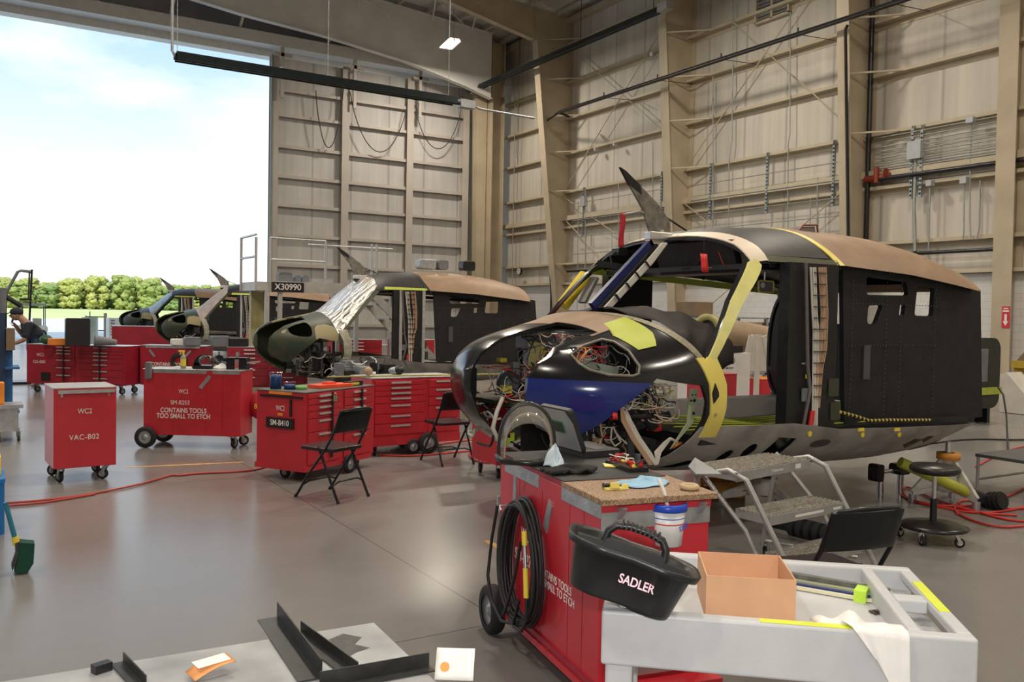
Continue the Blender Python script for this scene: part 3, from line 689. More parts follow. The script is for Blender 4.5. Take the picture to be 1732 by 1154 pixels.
def wires(parent, lo, hi, n, mats, seed, r=.006, name='wire_bundle', loop=.12):
    """looping loose wires inside a box, one mesh per colour"""
    rn = random.Random(seed); mbs = [MB() for _ in mats]
    for k in range(n):
        p = Vector([rn.uniform(a, b) for a, b in zip(lo, hi)]); d = Vector([rn.uniform(-1, 1) for _ in range(3)]).normalized()
        pts = [p.copy()]
        for j in range(rn.randint(5, 11)):
            d = (d+Vector([rn.uniform(-.8, .8) for _ in range(3)])).normalized(); p = p+d*loop*rn.uniform(.3, .7)
            p = Vector([min(max(c, a), b) for c, a, b in zip(p, lo, hi)]); pts.append(p.copy())
        sm = []
        for a, b in zip(pts[:-1], pts[1:]): sm += [a, a.lerp(b, .5)]
        sm.append(pts[-1]); q = sm[:]
        for i in range(1, len(sm)-1): q[i] = (sm[i-1]+sm[i]*2+sm[i+1])/4
        mbs[k % len(mats)].tube(q, r*rn.uniform(.6, 1.5), 5)
    for m_, b in zip(mats, mbs):
        o = b.build(name, m_, parent); o['kind'] = 'stuff'
def boxes(parent, lo, hi, n, mats, seed, s=(.03, .12), name='avionics_box'):
    rn = random.Random(seed)
    for k in range(n):
        c = [rn.uniform(a, b) for a, b in zip(lo, hi)]; d = [rn.uniform(*s) for _ in range(3)]
        MB().box(c, d, rot=(0, 0, rn.uniform(-.3, .3))).build(name, mats[k % len(mats)], parent, bevel=.004, seg=1)

def striped():
    m, t, b = node_mat('striped_rope'); tcn = N(t, 'ShaderNodeTexCoord'); w = N(t, 'ShaderNodeTexWave', bands_direction='X'); w.inputs['Scale'].default_value = 6.5
    cr = N(t, 'ShaderNodeValToRGB'); cr.color_ramp.interpolation = 'CONSTANT'; cr.color_ramp.elements[0].color = (.02, .018, .015, 1); cr.color_ramp.elements[1].position = .62; cr.color_ramp.elements[1].color = (.62, .50, .08, 1)
    t.links.new(tcn.outputs['Object'], w.inputs['Vector']); t.links.new(w.outputs['Fac'], cr.inputs[0]); t.links.new(cr.outputs[0], b.inputs['Base Color']); return m
def blade_antenna(t, m1, m2, ribbon=False):
    """swept wire-cutter blade on the roof's centre line"""
    Z = lambda x, y: P(x, y, Y=5.65)
    pts = [Z(*q) for q in ((1048, 283), (1058, 290), (1082, 314), (1112, 345), (1132, 374), (1134, 397), (1100, 399), (1085, 352), (1064, 314))]
    pl = [(p.x-3.05, p.z) for p in pts]
    b = MB(); b.prism(pl, -.012, .012); b.build('blade', m1, t, bevel=.004, seg=1)
    tip = pl[:3]+[(pl[2][0]-.0, pl[2][1]-.13)]+[pl[7]][:0]+[pl[8]]
    MB().prism([pl[0], pl[1], pl[2], ((pl[8][0]+pl[7][0])/2+.06, (pl[7][1]+pl[8][1])/2+.02), pl[8]], -.014, .014).build('blade_tip', m2, t)
    r_ = [Z(1087, 345), Z(1120, 362), Z(1166, 392)]
    MB().tube([(p.x-3.05, 0.015, p.z) for p in r_], .008, 6).build('stay_rod', blackmetal, t)
    MB().box((pl[6][0]+.09, 0, pl[6][1]+.0), (.24, .09, .07)).build('blade_mount', alum, t, bevel=.008)

def helicopter(label, origin, kind, rz=0):
    t = thing('helicopter', label, 'helicopter', origin, rz)
    if kind != 'main': t.scale = (1, 1, .965)
    main = kind == 'main'
    camo = MC.get('camo') 
    hullm = gloss if main else camo
    obj_from(HULL if main else HULL2.copy(), 'fuselage_shell', hullm, t)
    # belly skin, roof skin
    low = [(1.26, .88), (1.22, .78), (1.15, .62), (1.05, .2), (4.9, .2), (4.9, .74), (4.5, .74), (2.66, .80), (2.1, .875)]
    hole = [pr(h, -3, -.3) for h in belly_holes]
    me = patch(low, -3, 3)
    if main: me = boolean(me, hole)
    obj_from(me, 'belly_skin', bellym, t)
    obj_from(patch([(2.78, 2.07), (3.6, 2.03), (4.58, 1.93), (4.9, 1.9), (4.9, 3), (2.62, 3), (2.70, 2.25)], -3, 3), 'roof_skin', tanp, t)
    obj_from(patch([(2.70, 2.07), (2.78, 2.07), (2.70, 2.25), (2.62, 3), (2.57, 3), (2.64, 2.25)], -3, 3), 'roof_edge_strip', yellow if main else intm, t)
    obj_from(patch([(1.86, 2.06), (2.00, 2.08), (2.03, 2.20), (1.98, 3), (1.80, 3), (1.90, 2.2)], -3, 3), 'roof_front_arch', beigep if main else intm, t)
    for ya, yb in ((-3, 0), (0, 3)): obj_from(patch([(1.99, 2.07), (2.72, 2.07), (2.72, 2.11), (2.01, 2.12)], ya, yb), 'gutter_rail', olive if main else lime, t)
    if main:
        obj_from(patch([(-.1, 1.21), (.81, 1.19), (1.08, 1.185), (.9, .2), (-.1, .2)], -3, -.08, HULLN), 'lower_nose_panel', blue, t)
        obj_from(patch([(.70, 1.40), (1.3, 1.52), (1.2, 3), (.70, 3)], -.62, 3, HULLN), 'nose_top_skin', tanp, t)
        obj_from(patch([(.82, 1.50), (.93, 1.62), (1.08, 1.66), (1.06, 1.53), (1.0, 1.44), (.87, 1.41)], -3, -.5, HULLT), 'tape_patch', lime, t)
        obj_from(patch([(1.09, 1.72), (1.19, 1.52), (1.26, 1.36), (1.23, 1.33), (1.15, 1.48), (1.04, 1.7)], -3, -.25, HULLT), 'rivet_strip', mk('worn_strip', (.25, .23, .15), rough=.5, var=.3, scale=30), t)
        # yellow door frame, lower curved piece and raking windshield post
        obj_from(patch([(1.20, 1.36), (1.335, 1.375), (1.41, 1.18), (1.42, 1.01), (1.40, .80), (1.27, .80), (1.30, .97), (1.275, 1.18)], -3, 0, HULLW), 'door_frame', yellow, t)
        obj_from(patch([(1.265, 1.34), (1.335, 1.355), (1.632, 1.74), (1.905, 2.035), (1.905, 2.09), (1.84, 2.06), (1.58, 1.765)], -3, 0, HULLW), 'windshield_post', mk('yellow_green_primer', (.60, .58, .20), rough=.45), t)
        b = MB(); y = -hull_y(1.33, 1.12)-.012; b.prism([(1.31, 1.19), (1.35, 1.12), (1.35, 1.10), (1.305, 1.05), (1.29, 1.12)], y-.004, y+.006); b.build('frame_hole', intm, t)
        b = MB(); b.cyl((1.34, -hull_y(1.34, .97)-.010, .97), (1.34, -hull_y(1.34, .97)-.016, .97), .014, 12); b.build('frame_plug', mk('plug', (.35, .3, .1), rough=.5), t)
        # window trim around teardrop, sage angle bracket behind the chin opening
        ring = MB(); pts = [(x, -hull_y(x, z)-.004, z) for x, z in TEAR]; ring.tube(pts, .010, 6, closed=True); ring.build('window_trim', mk('window_trim', (.18, .17, .14), rough=.35), t)
        b = MB(); b.add([(1.20, -1.10, 1.14), (1.28, -1.10, 1.14), (1.26, -1.08, .90), (1.2, -1.08, .90), (1.08, -1.05, .72)], [(0, 1, 2, 3), (3, 2, 4)]); b.build('angle_bracket', sage, t, solid=.008)
        o_ = MB()
        for x, z, r in ((1.22, 1.10, .006), (1.24, 1.06, .012), (1.25, 1.10, .005), (1.235, .97, .012), (1.21, 1.06, .008)): o_.cyl((x, -1.108, z), (x, -1.112, z), r, 10)
        o_.build('bracket_hole', intm, t)
    obj_from(patch([(2.01, 2.12), (2.64, 2.12), (2.63, 2.25), (2.57, 3), (1.98, 3), (2.03, 2.20)], -3, 3), 'roof_front_skin', mk('matte_black', (.016, .015, .014), rough=.5, var=.3, scale=14), t)
    # floor deck, cables, sills
    MB().bb((1.3, -1.12, .74), (4.55, 1.12, .80)).build('cabin_floor', intm, t)
    MB().bb((.95, -.8, .9), (1.3, .8, .94)).build('cockpit_shelf', intm, t)
    b = MB()
    for k in range(7): b.tube([(1.35, -.9+k*.12, .82+.01*k), (2.2, -1.0+k*.08, .815), (3.2, -1.05+k*.1, .81)], .006, 5)
    b.build('control_cable', lime if main else wwire, t)
    # far roof rail and interior frames
    MB().bar((1.9, 1.02, 2.06), (4.5, 1.0, 1.93), .03, .06).build('roof_rail', lime if main else intm, t)
    for x in (2.05, 2.75, 3.4, 4.0):
        pts = [(x, s*hull_y(x, z)*.965, z) for s, zs in ((-1, (2.04, 2.12, 2.22)), ) for z in zs]+[(x, 0, interp(x, KT)-.08)]+[(x, hull_y(x, z)*.965, z) for z in (2.22, 2.12, 2.04)]
        MB().tube(pts, .022, 6).build('roof_frame', intm, t)
    MB().bb((1.95, -.9, 2.02), (2.6, .85, 2.06)).build('overhead_panel', intm, t)
    for s in ((-1, 1) if main else (-1,)):
        b = MB(); b.bb((2.13, s*1.10-.05, .8), (2.68, s*1.10+.05, 2.07)); b.build('door_post', intm, t)
    # aft cabin partition with its window openings
    V = [P(x, y, Y=4.62) for x, y in ((1422, 440), (1655, 490), (1658, 705), (1425, 730))]
    fr = bpy.data.meshes.new('part'); m_ = MB(); m_.prism([(p.x-3.05, p.z) for p in V], -1.05, -1.01); 
    o = m_.build('tmp', None); fixn(o.data); me = o.data; bpy.data.objects.remove(o)
    cuts = []
    for rect in ([(1462, 468), (1530, 477), (1533, 500), (1462, 499)], [(1548, 486), (1577, 487), (1574, 535), (1543, 534)], [(1465, 517), (1490, 516), (1478, 549), (1463, 548)], [(1519, 515), (1528, 515), (1526, 534), (1517, 534)]):
        cuts.append(pr(rounded([(P(x, y, Y=4.62).x-3.05, P(x, y, Y=4.62).z) for x, y in rect], .032 if rect[0][0] != 1519 else .018), -1.2, -.9))
    me = boolean(me, cuts); me.polygons.foreach_set('use_smooth', [False]*len(me.polygons))
    part_ = obj_from(me, 'cabin_partition', mk('quilted_black', (.010, .010, .011), rough=.62, var=.35, scale=9, bump=.3, bscale=14), t)
    b = MB()
    for x in (2.98, 3.42, 3.62, 4.1):
        for k in range(30): b.box((x, -1.056, .86+k*.038), (.008, .006, .008))
    for z in (1.44, 1.78):
        for k in range(30): b.box((2.95+k*.04, -1.056, z), (.008, .006, .008))
    o = b.build('rivet', mk('rivet_grey', (.09, .09, .09), rough=.4), part_); o['kind'] = 'stuff'
    b = MB(); b.bb((3.14, -1.062, 1.16), (3.22, -1.05, 1.44)); b.build('access_strip', mk('strip_grey', (.07, .07, .075), rough=.4), part_)
    # wiring on the door post
    bx = lambda x, y, d=-1.18: (P(x, y, Y=5.65+d).x-3.05, d, P(x, y, Y=5.65+d).z)
    rn = random.Random(3)
    for (m_, xs, w, nm) in ((wwire, ((1376, 452), (1379, 530), (1381, 560), (1380, 620), (1379, 720)), 5, 'white_wire_run'), (twire, ((1392, 452), (1395, 530), (1393, 590), (1386, 625), (1381, 690)), 6, 'tan_wire_run')):
        b = MB()
        for k in range(w): b.tube([bx(x+(k-w/2)*2.2+rn.uniform(-.6, .6), y, -1.17-.004*(k % 3)) for x, y in xs], .006, 5)
        o = b.build(nm, m_, t); o['kind'] = 'stuff'
    b = MB()
    for k in range(12): p = bx(1386, 462+k*19); b.box((p[0], -1.185, p[2]), (.13, .02, .006))
    o = b.build('cable_tie', bwire, t); o['kind'] = 'stuff'
    MB().tube([bx(1363, 445), bx(1366, 620), bx(1370, 660), bx(1358, 725)], .014, 8).build('drain_hose', mk('grey_hose', (.12, .11, .11), rough=.5), t)
    b = MB(); b.cyl(bx(1374, 695), bx(1370, 722), .022, 8); b.build('red_sleeve', rwire, t)
    for (x, y, w, h) in ((1405, 655, 20, 30), (1408, 695, 20, 30)):
        p = bx(x, y, -1.13); MB().rbox((p[0]-.06, -1.16, p[2]-.07), (p[0]+.06, -1.11, p[2]+.07), .015, ax=1).build('vent_panel', mk('dark_olive', (.045, .05, .03), rough=.4), t)
    for (x, y, w, h, m_) in ((1359, 615, .05, .012, alum), (1360, 668, .06, .10, boxg), (1364, 637, .02, .03, ywire)):
        p = bx(x, y, -1.16); MB().box((p[0], -1.165, p[2]), (w, .012, h)).build('label_plate', m_, t)
    # tail stub behind cabin
    b = MB(); b.rbox((4.66, -.55, .80), (5.25, .75, 1.6), .18, ax=0, n=5); b.build('tail_stub', mk('dark_green_black', (.022, .026, .016), rough=.5, var=.3), t)
    MB().rbox((4.9, -.60, 1.16), (5.28, -.55, 1.23), .01, ax=0).build('tape_wrap', lime, t)
    # raking blue centre post with wires beside it
    Zc = lambda x, y, d=0: (P(x, y, Y=5.65+d).x-3.05, d, P(x, y, Y=5.65+d).z)
    if main:
        MB().bar(Zc(1003, 521), Zc(1103, 413), .10, .05, up=(0, 1, 0)).build('center_post', mk('blue_primer', (.012, .018, .10), rough=.35) if main else intm, t)
        MB().bar(Zc(1012, 523, -.04), Zc(1110, 415, -.04), .03, .05, up=(0, 1, 0)).build('post_flange', intm, t)
    a, b_ = Zc(1098, 415), Zc(1122, 397)
    MB().bar(a, b_, .09, .05, up=(0, 1, 0)).build('post_cap', beigep if main else intm, t)
    if main:
        b = MB()
        for k in range(6): b.tube([Zc(1120+k*1.5, 412, -.1), Zc(1092+k*2.2, 445, -.12), Zc(1060+k*2, 480, -.12), Zc(1022+k*2, 521, -.1)], .010, 6)
        o = b.build('wire_run', wwire, t); o['kind'] = 'stuff'
        b = MB()
        for x, y in ((1094, 447), (1078, 466), (1062, 484), (1044, 503)): p = Zc(x, y, -.13); b.box(p, (.07, .04, .005), rot=(0, .8, 0))
        b.build('cable_tie', bwire, t)
    # parts on the roof
    blade_antenna(t, mk('worn_blade', (.22, .21, .19), rough=.4, metal=.5, var=.4, scale=14), blackmetal)
    if main:
        q = Zc(1092, 361); w = Zc(1054, 363); MB().tube([q, (q[0]-.06, 0, q[2]+.01), (w[0]+.05, 0, w[2]+.01), w], .012, 8).build('pitot_tube', mk('warm_grey', (.32, .29, .24), rough=.5), t)
        b = MB(); a = Zc(1054, 361, -.02); c = Zc(1050, 418, -.02)
        b.grid(lambda u, v: (a[0]+(c[0]-a[0])*v+(u-.5)*.052+.002*math.sin(v*7), -.02+.003*math.sin(v*9+u*2), a[2]+(c[2]-a[2])*v), 4, 14); b.build('red_ribbon', mk('ribbon_red', (.42, .015, .03), rough=.6), t, solid=.003)
        p = Zc(1048, 427, .5); MB().rbox((p[0]-.05, .45, p[2]-.03), (p[0]+.05, .55, p[2]+.04), .02, ax=1).tube([(p[0]-.05, .5, p[2]), (p[0]-.1, .5, p[2]-.04), (p[0]-.07, .5, p[2]-.14)], .008, 6).build('wiper_motor', blackmetal, t)
        # air scoop with red edge, fairing, small fin
        q = Zc(1343, 398, -.5); b = MB(); b.prism([(q[0]-.12, q[2]-.02), (q[0]+.14, q[2]-.02), (q[0]+.12, q[2]+.075), (q[0]-.04, q[2]+.065)], -.62, -.42); b.build('air_scoop', mk('scoop', (.2, .17, .16), rough=.5), t, bevel=.008)
        b = MB(); b.tube([(q[0]-.13, -.63, q[2]-.01), (q[0]-.04, -.63, q[2]+.075), (q[0]+.13, -.63, q[2]+.085), (q[0]+.15, -.63, q[2]-.01)], .008, 5); b.build('scoop_trim', mk('trim_red', (.2, .03, .02), rough=.5), t)
        q = Zc(1546, 434, -.75); MB().prism([(q[0]-.04, q[2]-.06), (q[0]+.04, q[2]-.06), (q[0]+.02, q[2]+.05), (q[0]-.01, q[2]+.05)], -.76, -.74).build('antenna_fin', blackmetal, t)
        q = Zc(1550, 442, -.85); MB().ball((q[0]-.01, -.85, q[2]-.02), .09, 14, (1.7, .7, .62)).build('lamp_fairing', mk('fairing_grey', (.25, .2, .15), rough=.35), t)
        MB().cyl((q[0]+.02, -.905, q[2]-.005), (q[0]+.025, -.92, q[2]-.005), .03, 14).build('fairing_hole', intm, t)
        # overhead console hanging inside the cockpit
        b = MB(); b.prism([(1.92, 2.25), (2.4, 2.25), (2.5, 2.05), (2.0, 2.0)], -.75, .15); b.build('overhead_console', intm, t)
        wires(t, (1.95, -.72, 2.04), (2.35, .1, 2.2), 26, [wwire, bwire, rwire, twire], 11, .004, loop=.1)
        q = Zc(1190, 445, -.7); b = MB(); b.grid(lambda u, v: (q[0]-.035+.07*u+.02*v, -.7+.01*math.sin(u*3), q[2]+.07-.14*v), 4, 4); b.build('red_tag', mk('tag_red', (.75, .05, .05), rough=.5), t, solid=.002)
        MB().cyl((q[0], -.7, q[2]+.07), (q[0], -.7, q[2]+.2), .003, 5).build('tag_string', bwire, t)
        # lamp plate with yellow rim
        q = Zc(1293, 485, -.7); b = MB(); b.rbox((q[0]-.085, -.715, q[2]-.045), (q[0]+.085, -.70, q[2]+.045), .02, ax=1); pl = b.build('instrument_plate', boxg, t)
        b = MB(); pts = []
        for cx, cz, t0 in ((.07, .03, 0), (-.07, .03, 90), (-.07, -.03, 180), (.07, -.03, 270)):
            for k in range(4): a = math.radians(t0+30*k); pts.append((q[0]+cx+.015*math.cos(a), -.718, q[2]+cz+.015*math.sin(a)))
        b.tube(pts, .006, 6, closed=True); b.build('plate_rim', ywire, pl)
        MB().cyl((q[0]-.04, -.716, q[2]+.01), (q[0]-.04, -.722, q[2]+.01), .022, 16).build('plate_dial', white, pl)
        MB().cyl((q[0]+.09, -.68, q[2]), (q[0]+.16, -.66, q[2]-.01), .03, 12).build('chrome_lamp', chrome, t)
        MB().cyl((q[0], -.7, q[2]+.04), (q[0], -.7, 2.06), .008, 8).build('plate_hanger', alum, t)
        # black cloth over the instrument panel
        b = MB()
        def cover(u, v):
            a = PI*v; x = 1.20+.62*u; y = -.98*math.cos(a)*(1.0-.08*u)-.02; zz = 1.28+(.40+.06*math.sin(PI*u)-.05*u)*math.sin(a)**.5
            return (x+.02*math.sin(9*v+4*u), y, zz+.018*math.sin(17*v+7*u)+.012*math.sin(31*v-12*u))
        b.grid(cover, 14, 40); b.build('panel_cover', mk('black_cloth', (.030, .025, .025), rough=.75, var=.2, scale=8), t, solid=.004)
        # far windshield post extras: yellow sleeve and grey pad
        MB().cyl(Zc(952, 517, 1.3), Zc(990, 466, 1.3), .065, 10).build('yellow_sleeve', mk('sleeve_yellow', (.72, .55, .03), rough=.6), t)
        MB().bar(Zc(1006, 470, .95), Zc(985, 512, .95), .11, .03).build('grey_pad', mk('pad_grey', (.23, .22, .2), rough=.7), t)
        MB().bar(Zc(1012, 446, .8), Zc(1092, 458, .4), .05, .06).build('cross_tube', intm, t)
        # inside of the nose
        MB().bb((.42, -.55, .93), (1.25, .80, .96)).build('nose_shelf', mk('shelf_olive', (.07, .065, .04), rough=.5), t)
        MB().bb((.75, -.2, 1.36), (1.05, .5, 1.52)).build('avionics_box', boxg, t, bevel=.01)
        MB().bb((.9, .3, 1.0), (1.1, .62, 1.34)).build('avionics_box', mk('light_grey_box', (.22, .24, .28), rough=.5), t, bevel=.01)
        MB().bb((.72, .05, 1.22), (.80, .25, 1.42)).build('yellow_bracket', yellow, t, bevel=.004)
        for (x, y, r) in ((.60, .35, .10), (.78, .15, .10), (.95, -.05, .09)): MB().ball((x, y, 1.08), r, 14, (1, 1, 1.15)).build('gyro_dome', mk('dome_grey', (.11, .12, .14), rough=.4), t)
        MB().bb((.52, .2, .68), (.55, .72, .90)).build('red_cover', mk('cover_red', (.45, .012, .03), rough=.4), t)
        boxes(t, (.42, -.5, 1.0), (1.0, .4, 1.36), 16, [boxg, bwire, intm, rwire, ywire], 21, (.03, .09))
        wires(t, (.35, -.5, .98), (1.1, .5, 1.22), 90, [wwire, bwire, rwire, twire, wwire, bwire, boxg], 22, .005)
        wires(t, (.60, -.5, 1.2), (1.15, .3, 1.5), 110, [wwire, bwire, rwire, twire, bwire, wwire, boxg, olive], 23, .004)
        wires(t, (.30, .0, .62), (.9, .6, .92), 26, [wwire, wwire, bwire, lime], 24, .010)
        MB().tube([(.28, -.1, 1.02), (.22, -.12, .92), (.20, -.1, .80), (.25, -.1, .70), (.36, -.12, .66)], .017, 8).build('sleeved_cable', wwire, t)
        b = MB(); b.box((.30, -.14, .70), (.05, .01, .04), rot=(0, .5, 0)).box((.34, -.15, .73), (.03, .01, .06)); b.build('tape_tag', mk('bright_lime', (.45, .7, .05), rough=.5), t)
        # behind the teardrop window: grey perforated rib, orange parts
        b = MB(); b.bar((.52, -.62, 1.31), (.82, -.78, 1.25), .01, .06); b.build('perforated_rib', mk('rib_green', (.20, .24, .20), rough=.5), t)
        wires(t, (.5, -.72, 1.26), (.78, -.4, 1.42), 60, [wwire, bwire, owire, rwire, bwire, wwire, boxg], 25, .0035)
        # chin bay: black frames and loose looms
        MB().bb((.70, -.45, .50), (1.3, .5, .53)).build('chin_floor', intm, t)
        MB().bb((.45, -.12, .56), (1.3, -.09, .93)).build('dark_backing', intm, t)  # black sheet added to block the view through and keep the bay dark
        for k, (a, c) in enumerate((((.62, -.75, .62), (.62, -.6, 1.15)), ((.9, -.85, .56), (.98, -.7, 1.15)), ((.75, -.3, .56), (1.2, -.9, .95)), ((.5, -.4, .9), (1.2, -.75, .72)))):
            MB().bar(a, c, .05, .04).build('chin_frame', intm, t)
        MB().cyl((.72, -.88, .95), (1.18, -.92, .93), .022, 10).build('black_duct', intm, t)
        MB().tube([(1.0, -.8, 1.12), (1.02, -.85, .95), (1.1, -.85, .85)], .045, 8).build('black_duct', intm, t)
        wires(t, (.74, -.98, 1.0), (1.18, -.55, 1.16), 120, [wwire, twire, bwire, wwire, bwire, boxg, lime, wwire], 31, .005)
        wires(t, (1.0, -1.0, .9), (1.2, -.75, 1.08), 20, [wwire, twire, wwire], 32, .005)
        wires(t, (.5, -.75, .55), (.95, -.3, .85), 70, [wwire, bwire, twire, bwire, intm], 33, .005)
        boxes(t, (.70, -.85, .6), (1.18, -.3, 1.1), 26, [intm, intm, boxg, ywire, rwire], 34, (.03, .1))
        nl = lambda x, y, d=-.95: (P(x, y, Y=5.65+d).x-3.05, d, P(x, y, Y=5.65+d).z)
        for m_, o_, r in ((twire, 0, .011), (wwire, 9, .013)):
            b = MB()
            for k in range(3): b.tube([nl(1050+o_*.2+k*2, 686), nl(1052+o_+k*3, 712), nl(1068+o_+k*3, 742), nl(1086+o_+k*3, 768), nl(1098+o_+k*2, 786)], r*.7, 6)
            b.build('loom_'+('tan' if m_ is twire else 'white'), m_, t)
        b = MB()
        for k in range(4): b.tube([nl(1112, 785), nl(1108+k*3, 765), nl(1122+k*2, 750), nl(1132+k, 742), nl(1146, 748)], .009, 6)
        b.build('cable_loop', wwire, t)
        b = MB(); b.cyl(nl(1140, 756), nl(1152, 752), .022, 10); b.build('orange_connector', owire, t)
        MB().cyl(nl(1037, 704, -.98), nl(1044, 704, -1.0), .024, 14).build('red_cap', rwire, t)
        b = MB(); b.add([nl(1136, 684), nl(1150, 676), nl(1145, 702)], [(0, 1, 2)]); b.build('grey_bracket', mk('pinkgrey', (.42, .38, .38), rough=.5), t, solid=.004)
        for m_, pts in ((wwire, ((1035, 722), (1033, 745), (1040, 755), (1050, 748), (1037, 722))), (wwire, ((1040, 730), (1050, 742), (1066, 755), (1070, 772))), (bwire, ((1010, 730), (1028, 755))), (twire, ((1016, 715), (1018, 740), (1012, 757)))):
            MB().tube([nl(x, y, -.8) for x, y in pts], .007, 6).build('hanging_wire', m_, t)
        # belly fittings
        for x, y in ((1364, 733), (1456, 735), (1520, 735)):
            p = Zc(x, y, -1.2); MB().cyl((p[0], -hull_y(p[0], p[2])-.008, p[2]), (p[0], -hull_y(p[0], p[2])-.02, p[2]), .022, 12).build('yellow_cap', ywire, t)
        for x, y in ((1449, 726), (1511, 726)):
            p = Zc(x, y, -1.2); MB().box((p[0], -hull_y(p[0], p[2])-.015, p[2]), (.07, .012, .025)).build('yellow_tag', ywire, t)
        for poly in ([(1520, 752), (1530, 740), (1545, 742), (1532, 758)], [(1545, 742), (1552, 735), (1562, 736), (1556, 748)], [(1560, 765), (1590, 745), (1605, 745), (1580, 768)], [(1600, 752), (1632, 730), (1645, 732), (1612, 757)]):
            pp = [(Zc(x, y, -1.05)[0], Zc(x, y, -1.05)[2]) for x, y in poly]
            obj_from(patch(pp, -3, 0, SKIN2), 'louvre_panel', intm, t)
        p = Zc(1385, 750, -1.15); obj_from(patch(ell(p[0], p[2], .11, .035, 20), -3, 0, SKIN2), 'recessed_step', mk('recess', (.04, .036, .034), rough=.4), t)
        b = MB(); pts = [Zc(x, y, -1.16) for x, y in ((1420, 697), (1450, 705), (1470, 712), (1500, 711), (1540, 711), (1575, 711))]
        b.tube([(x, y, z) for x, y, z in pts], .014, 8); b.build('striped_rope', striped(), t)
        # white paper strip lying in the cabin sill
        q = Zc(1460, 697, -.9); MB().box((q[0], -.9, .82), (.2, .06, .01)).build('paper_strip', white, t)
    else:
        wires(t, (.6, -.9, .6), (1.2, -.4, 1.15), 30, [wwire, bwire, bwire, twire], 41, .008)
        boxes(t, (.5, -.8, .6), (1.2, .4, 1.1), 16, [intm, boxg, intm], 42, (.06, .2))
        for k in range(4): MB().bar((.6+.2*k, -.9, .56), (.62+.2*k, -.75, 1.15), .04, .04).build('chin_frame', intm, t)
        obj_from(patch([(1.20, 1.36), (1.335, 1.375), (1.41, 1.18), (1.42, 1.01), (1.40, .80), (1.27, .80), (1.30, .97), (1.275, 1.18)], -3, 0, HULLW), 'door_frame', mk('pale_frame', (.42, .40, .32), rough=.5, var=.3, scale=12), t)
        for x, w in ((2.25, .05), (2.65, .05)): MB().bb((x-w/2, -1.18, .8), (x+w/2, -1.15, 2.06)).build('post_strip', alum, t)
        if kind == 'foil':
            m_ = MC['foil']
        else: m_ = MC['cover_'+kind]
        cov = patch([(1.05, 2.7), (1.06, 1.66), (1.14, 1.48), (1.20, 1.30), (1.24, 1.32), (1.58, 1.76), (1.83, 2.05), (1.92, 2.16), (1.93, 2.7)], -3, 3)
        obj_from(cov, 'windshield_cover', m_, t)
    return t

def camo_mat(name, cols, sc, thr):
    m, t, b = node_mat(name); tcn = N(t, 'ShaderNodeTexCoord'); nz = N(t, 'ShaderNodeTexNoise'); nz.inputs['Scale'].default_value = sc; nz.inputs['Detail'].default_value = 2.5
    cr = N(t, 'ShaderNodeValToRGB'); cr.color_ramp.interpolation = 'CONSTANT'; cr.color_ramp.elements[0].color = (*cols[0], 1); cr.color_ramp.elements[0].position = 0
    cr.color_ramp.elements[1].color = (*cols[1], 1); cr.color_ramp.elements[1].position = thr[0]; e = cr.color_ramp.elements.new(thr[1]); e.color = (*cols[2], 1)
    t.links.new(tcn.outputs['Object'], nz.inputs['Vector']); t.links.new(nz.outputs['Fac'], cr.inputs[0]); t.links.new(cr.outputs[0], b.inputs['Base Color']); b.inputs['Roughness'].default_value = .45
    MC[name] = m; return m
camo_mat('camo', ((.03, .045, .028), (.05, .055, .03), (.30, .26, .14)), 1.6, (.42, .60))
def foilmat(name, col, rough, metal, sc):
    m, t, b = node_mat(name); tcn = N(t, 'ShaderNodeTexCoord'); mp = N(t, 'ShaderNodeMapping'); mp.inputs['Rotation'].default_value = (0, .8, 0); mp.inputs['Scale'].default_value = (2.5, 4, .8)
    v = N(t, 'ShaderNodeTexVoronoi'); v.inputs['Scale'].default_value = sc; nz = N(t, 'ShaderNodeTexNoise'); nz.inputs['Scale'].default_value = sc*1.5; nz.inputs['Detail'].default_value = 5
    bp = N(t, 'ShaderNodeBump'); bp.inputs['Strength'].default_value = .9; bp.inputs['Distance'].default_value = .05
    ad = N(t, 'ShaderNodeMath', operation='ADD'); t.links.new(tcn.outputs['Object'], mp.inputs[0]); t.links.new(mp.outputs[0], v.inputs['Vector']); t.links.new(mp.outputs[0], nz.inputs['Vector'])
    t.links.new(v.outputs['Distance'], ad.inputs[0]); t.links.new(nz.outputs['Fac'], ad.inputs[1]); t.links.new(ad.outputs[0], bp.inputs['Height']); t.links.new(bp.outputs[0], b.inputs['Normal'])
    b.inputs['Base Color'].default_value = (*col, 1); b.inputs['Roughness'].default_value = rough; b.inputs['Metallic'].default_value = metal; MC[name] = m
foilmat('foil', (.85, .82, .78), .25, 1, 3)
foilmat('cover_beige', (.40, .34, .32), .6, 0, 2)
foilmat('cover_silver', (.42, .44, .46), .4, .6, 2)
# thin skins that respect the cut-outs, used for coloured panels lying on the shell
_cut = [pr(NOSE, -3, -.08), pr(TEAR, -3, 0), pr(WIND)]
HULLN = boolean(shell_mesh(.004, -.002), _cut)
HULLT = boolean(shell_mesh(.0065, .001), _cut)
HULLW = boolean(shell_mesh(.014, -.01), [pr(WIND)])
SKIN2 = shell_mesh(.011, .002)

helicopter('nearest helicopter body, black and blue nose with yellow door frame, tan roof', (3.05, 5.65, 0), 'main')
helicopter('camouflaged helicopter body with crinkled foil over its windshield, second from the front', (4.0, 14.95, 0), 'foil', math.radians(-8))
helicopter('camouflaged helicopter body with pale beige cover on its windshield, third in the row', (4.25, 26.0, 0), 'beige', math.radians(-12))
helicopter('farthest helicopter body at the open door, silver covered windshield', (4.6, 36.0, 0), 'silver', math.radians(-12))

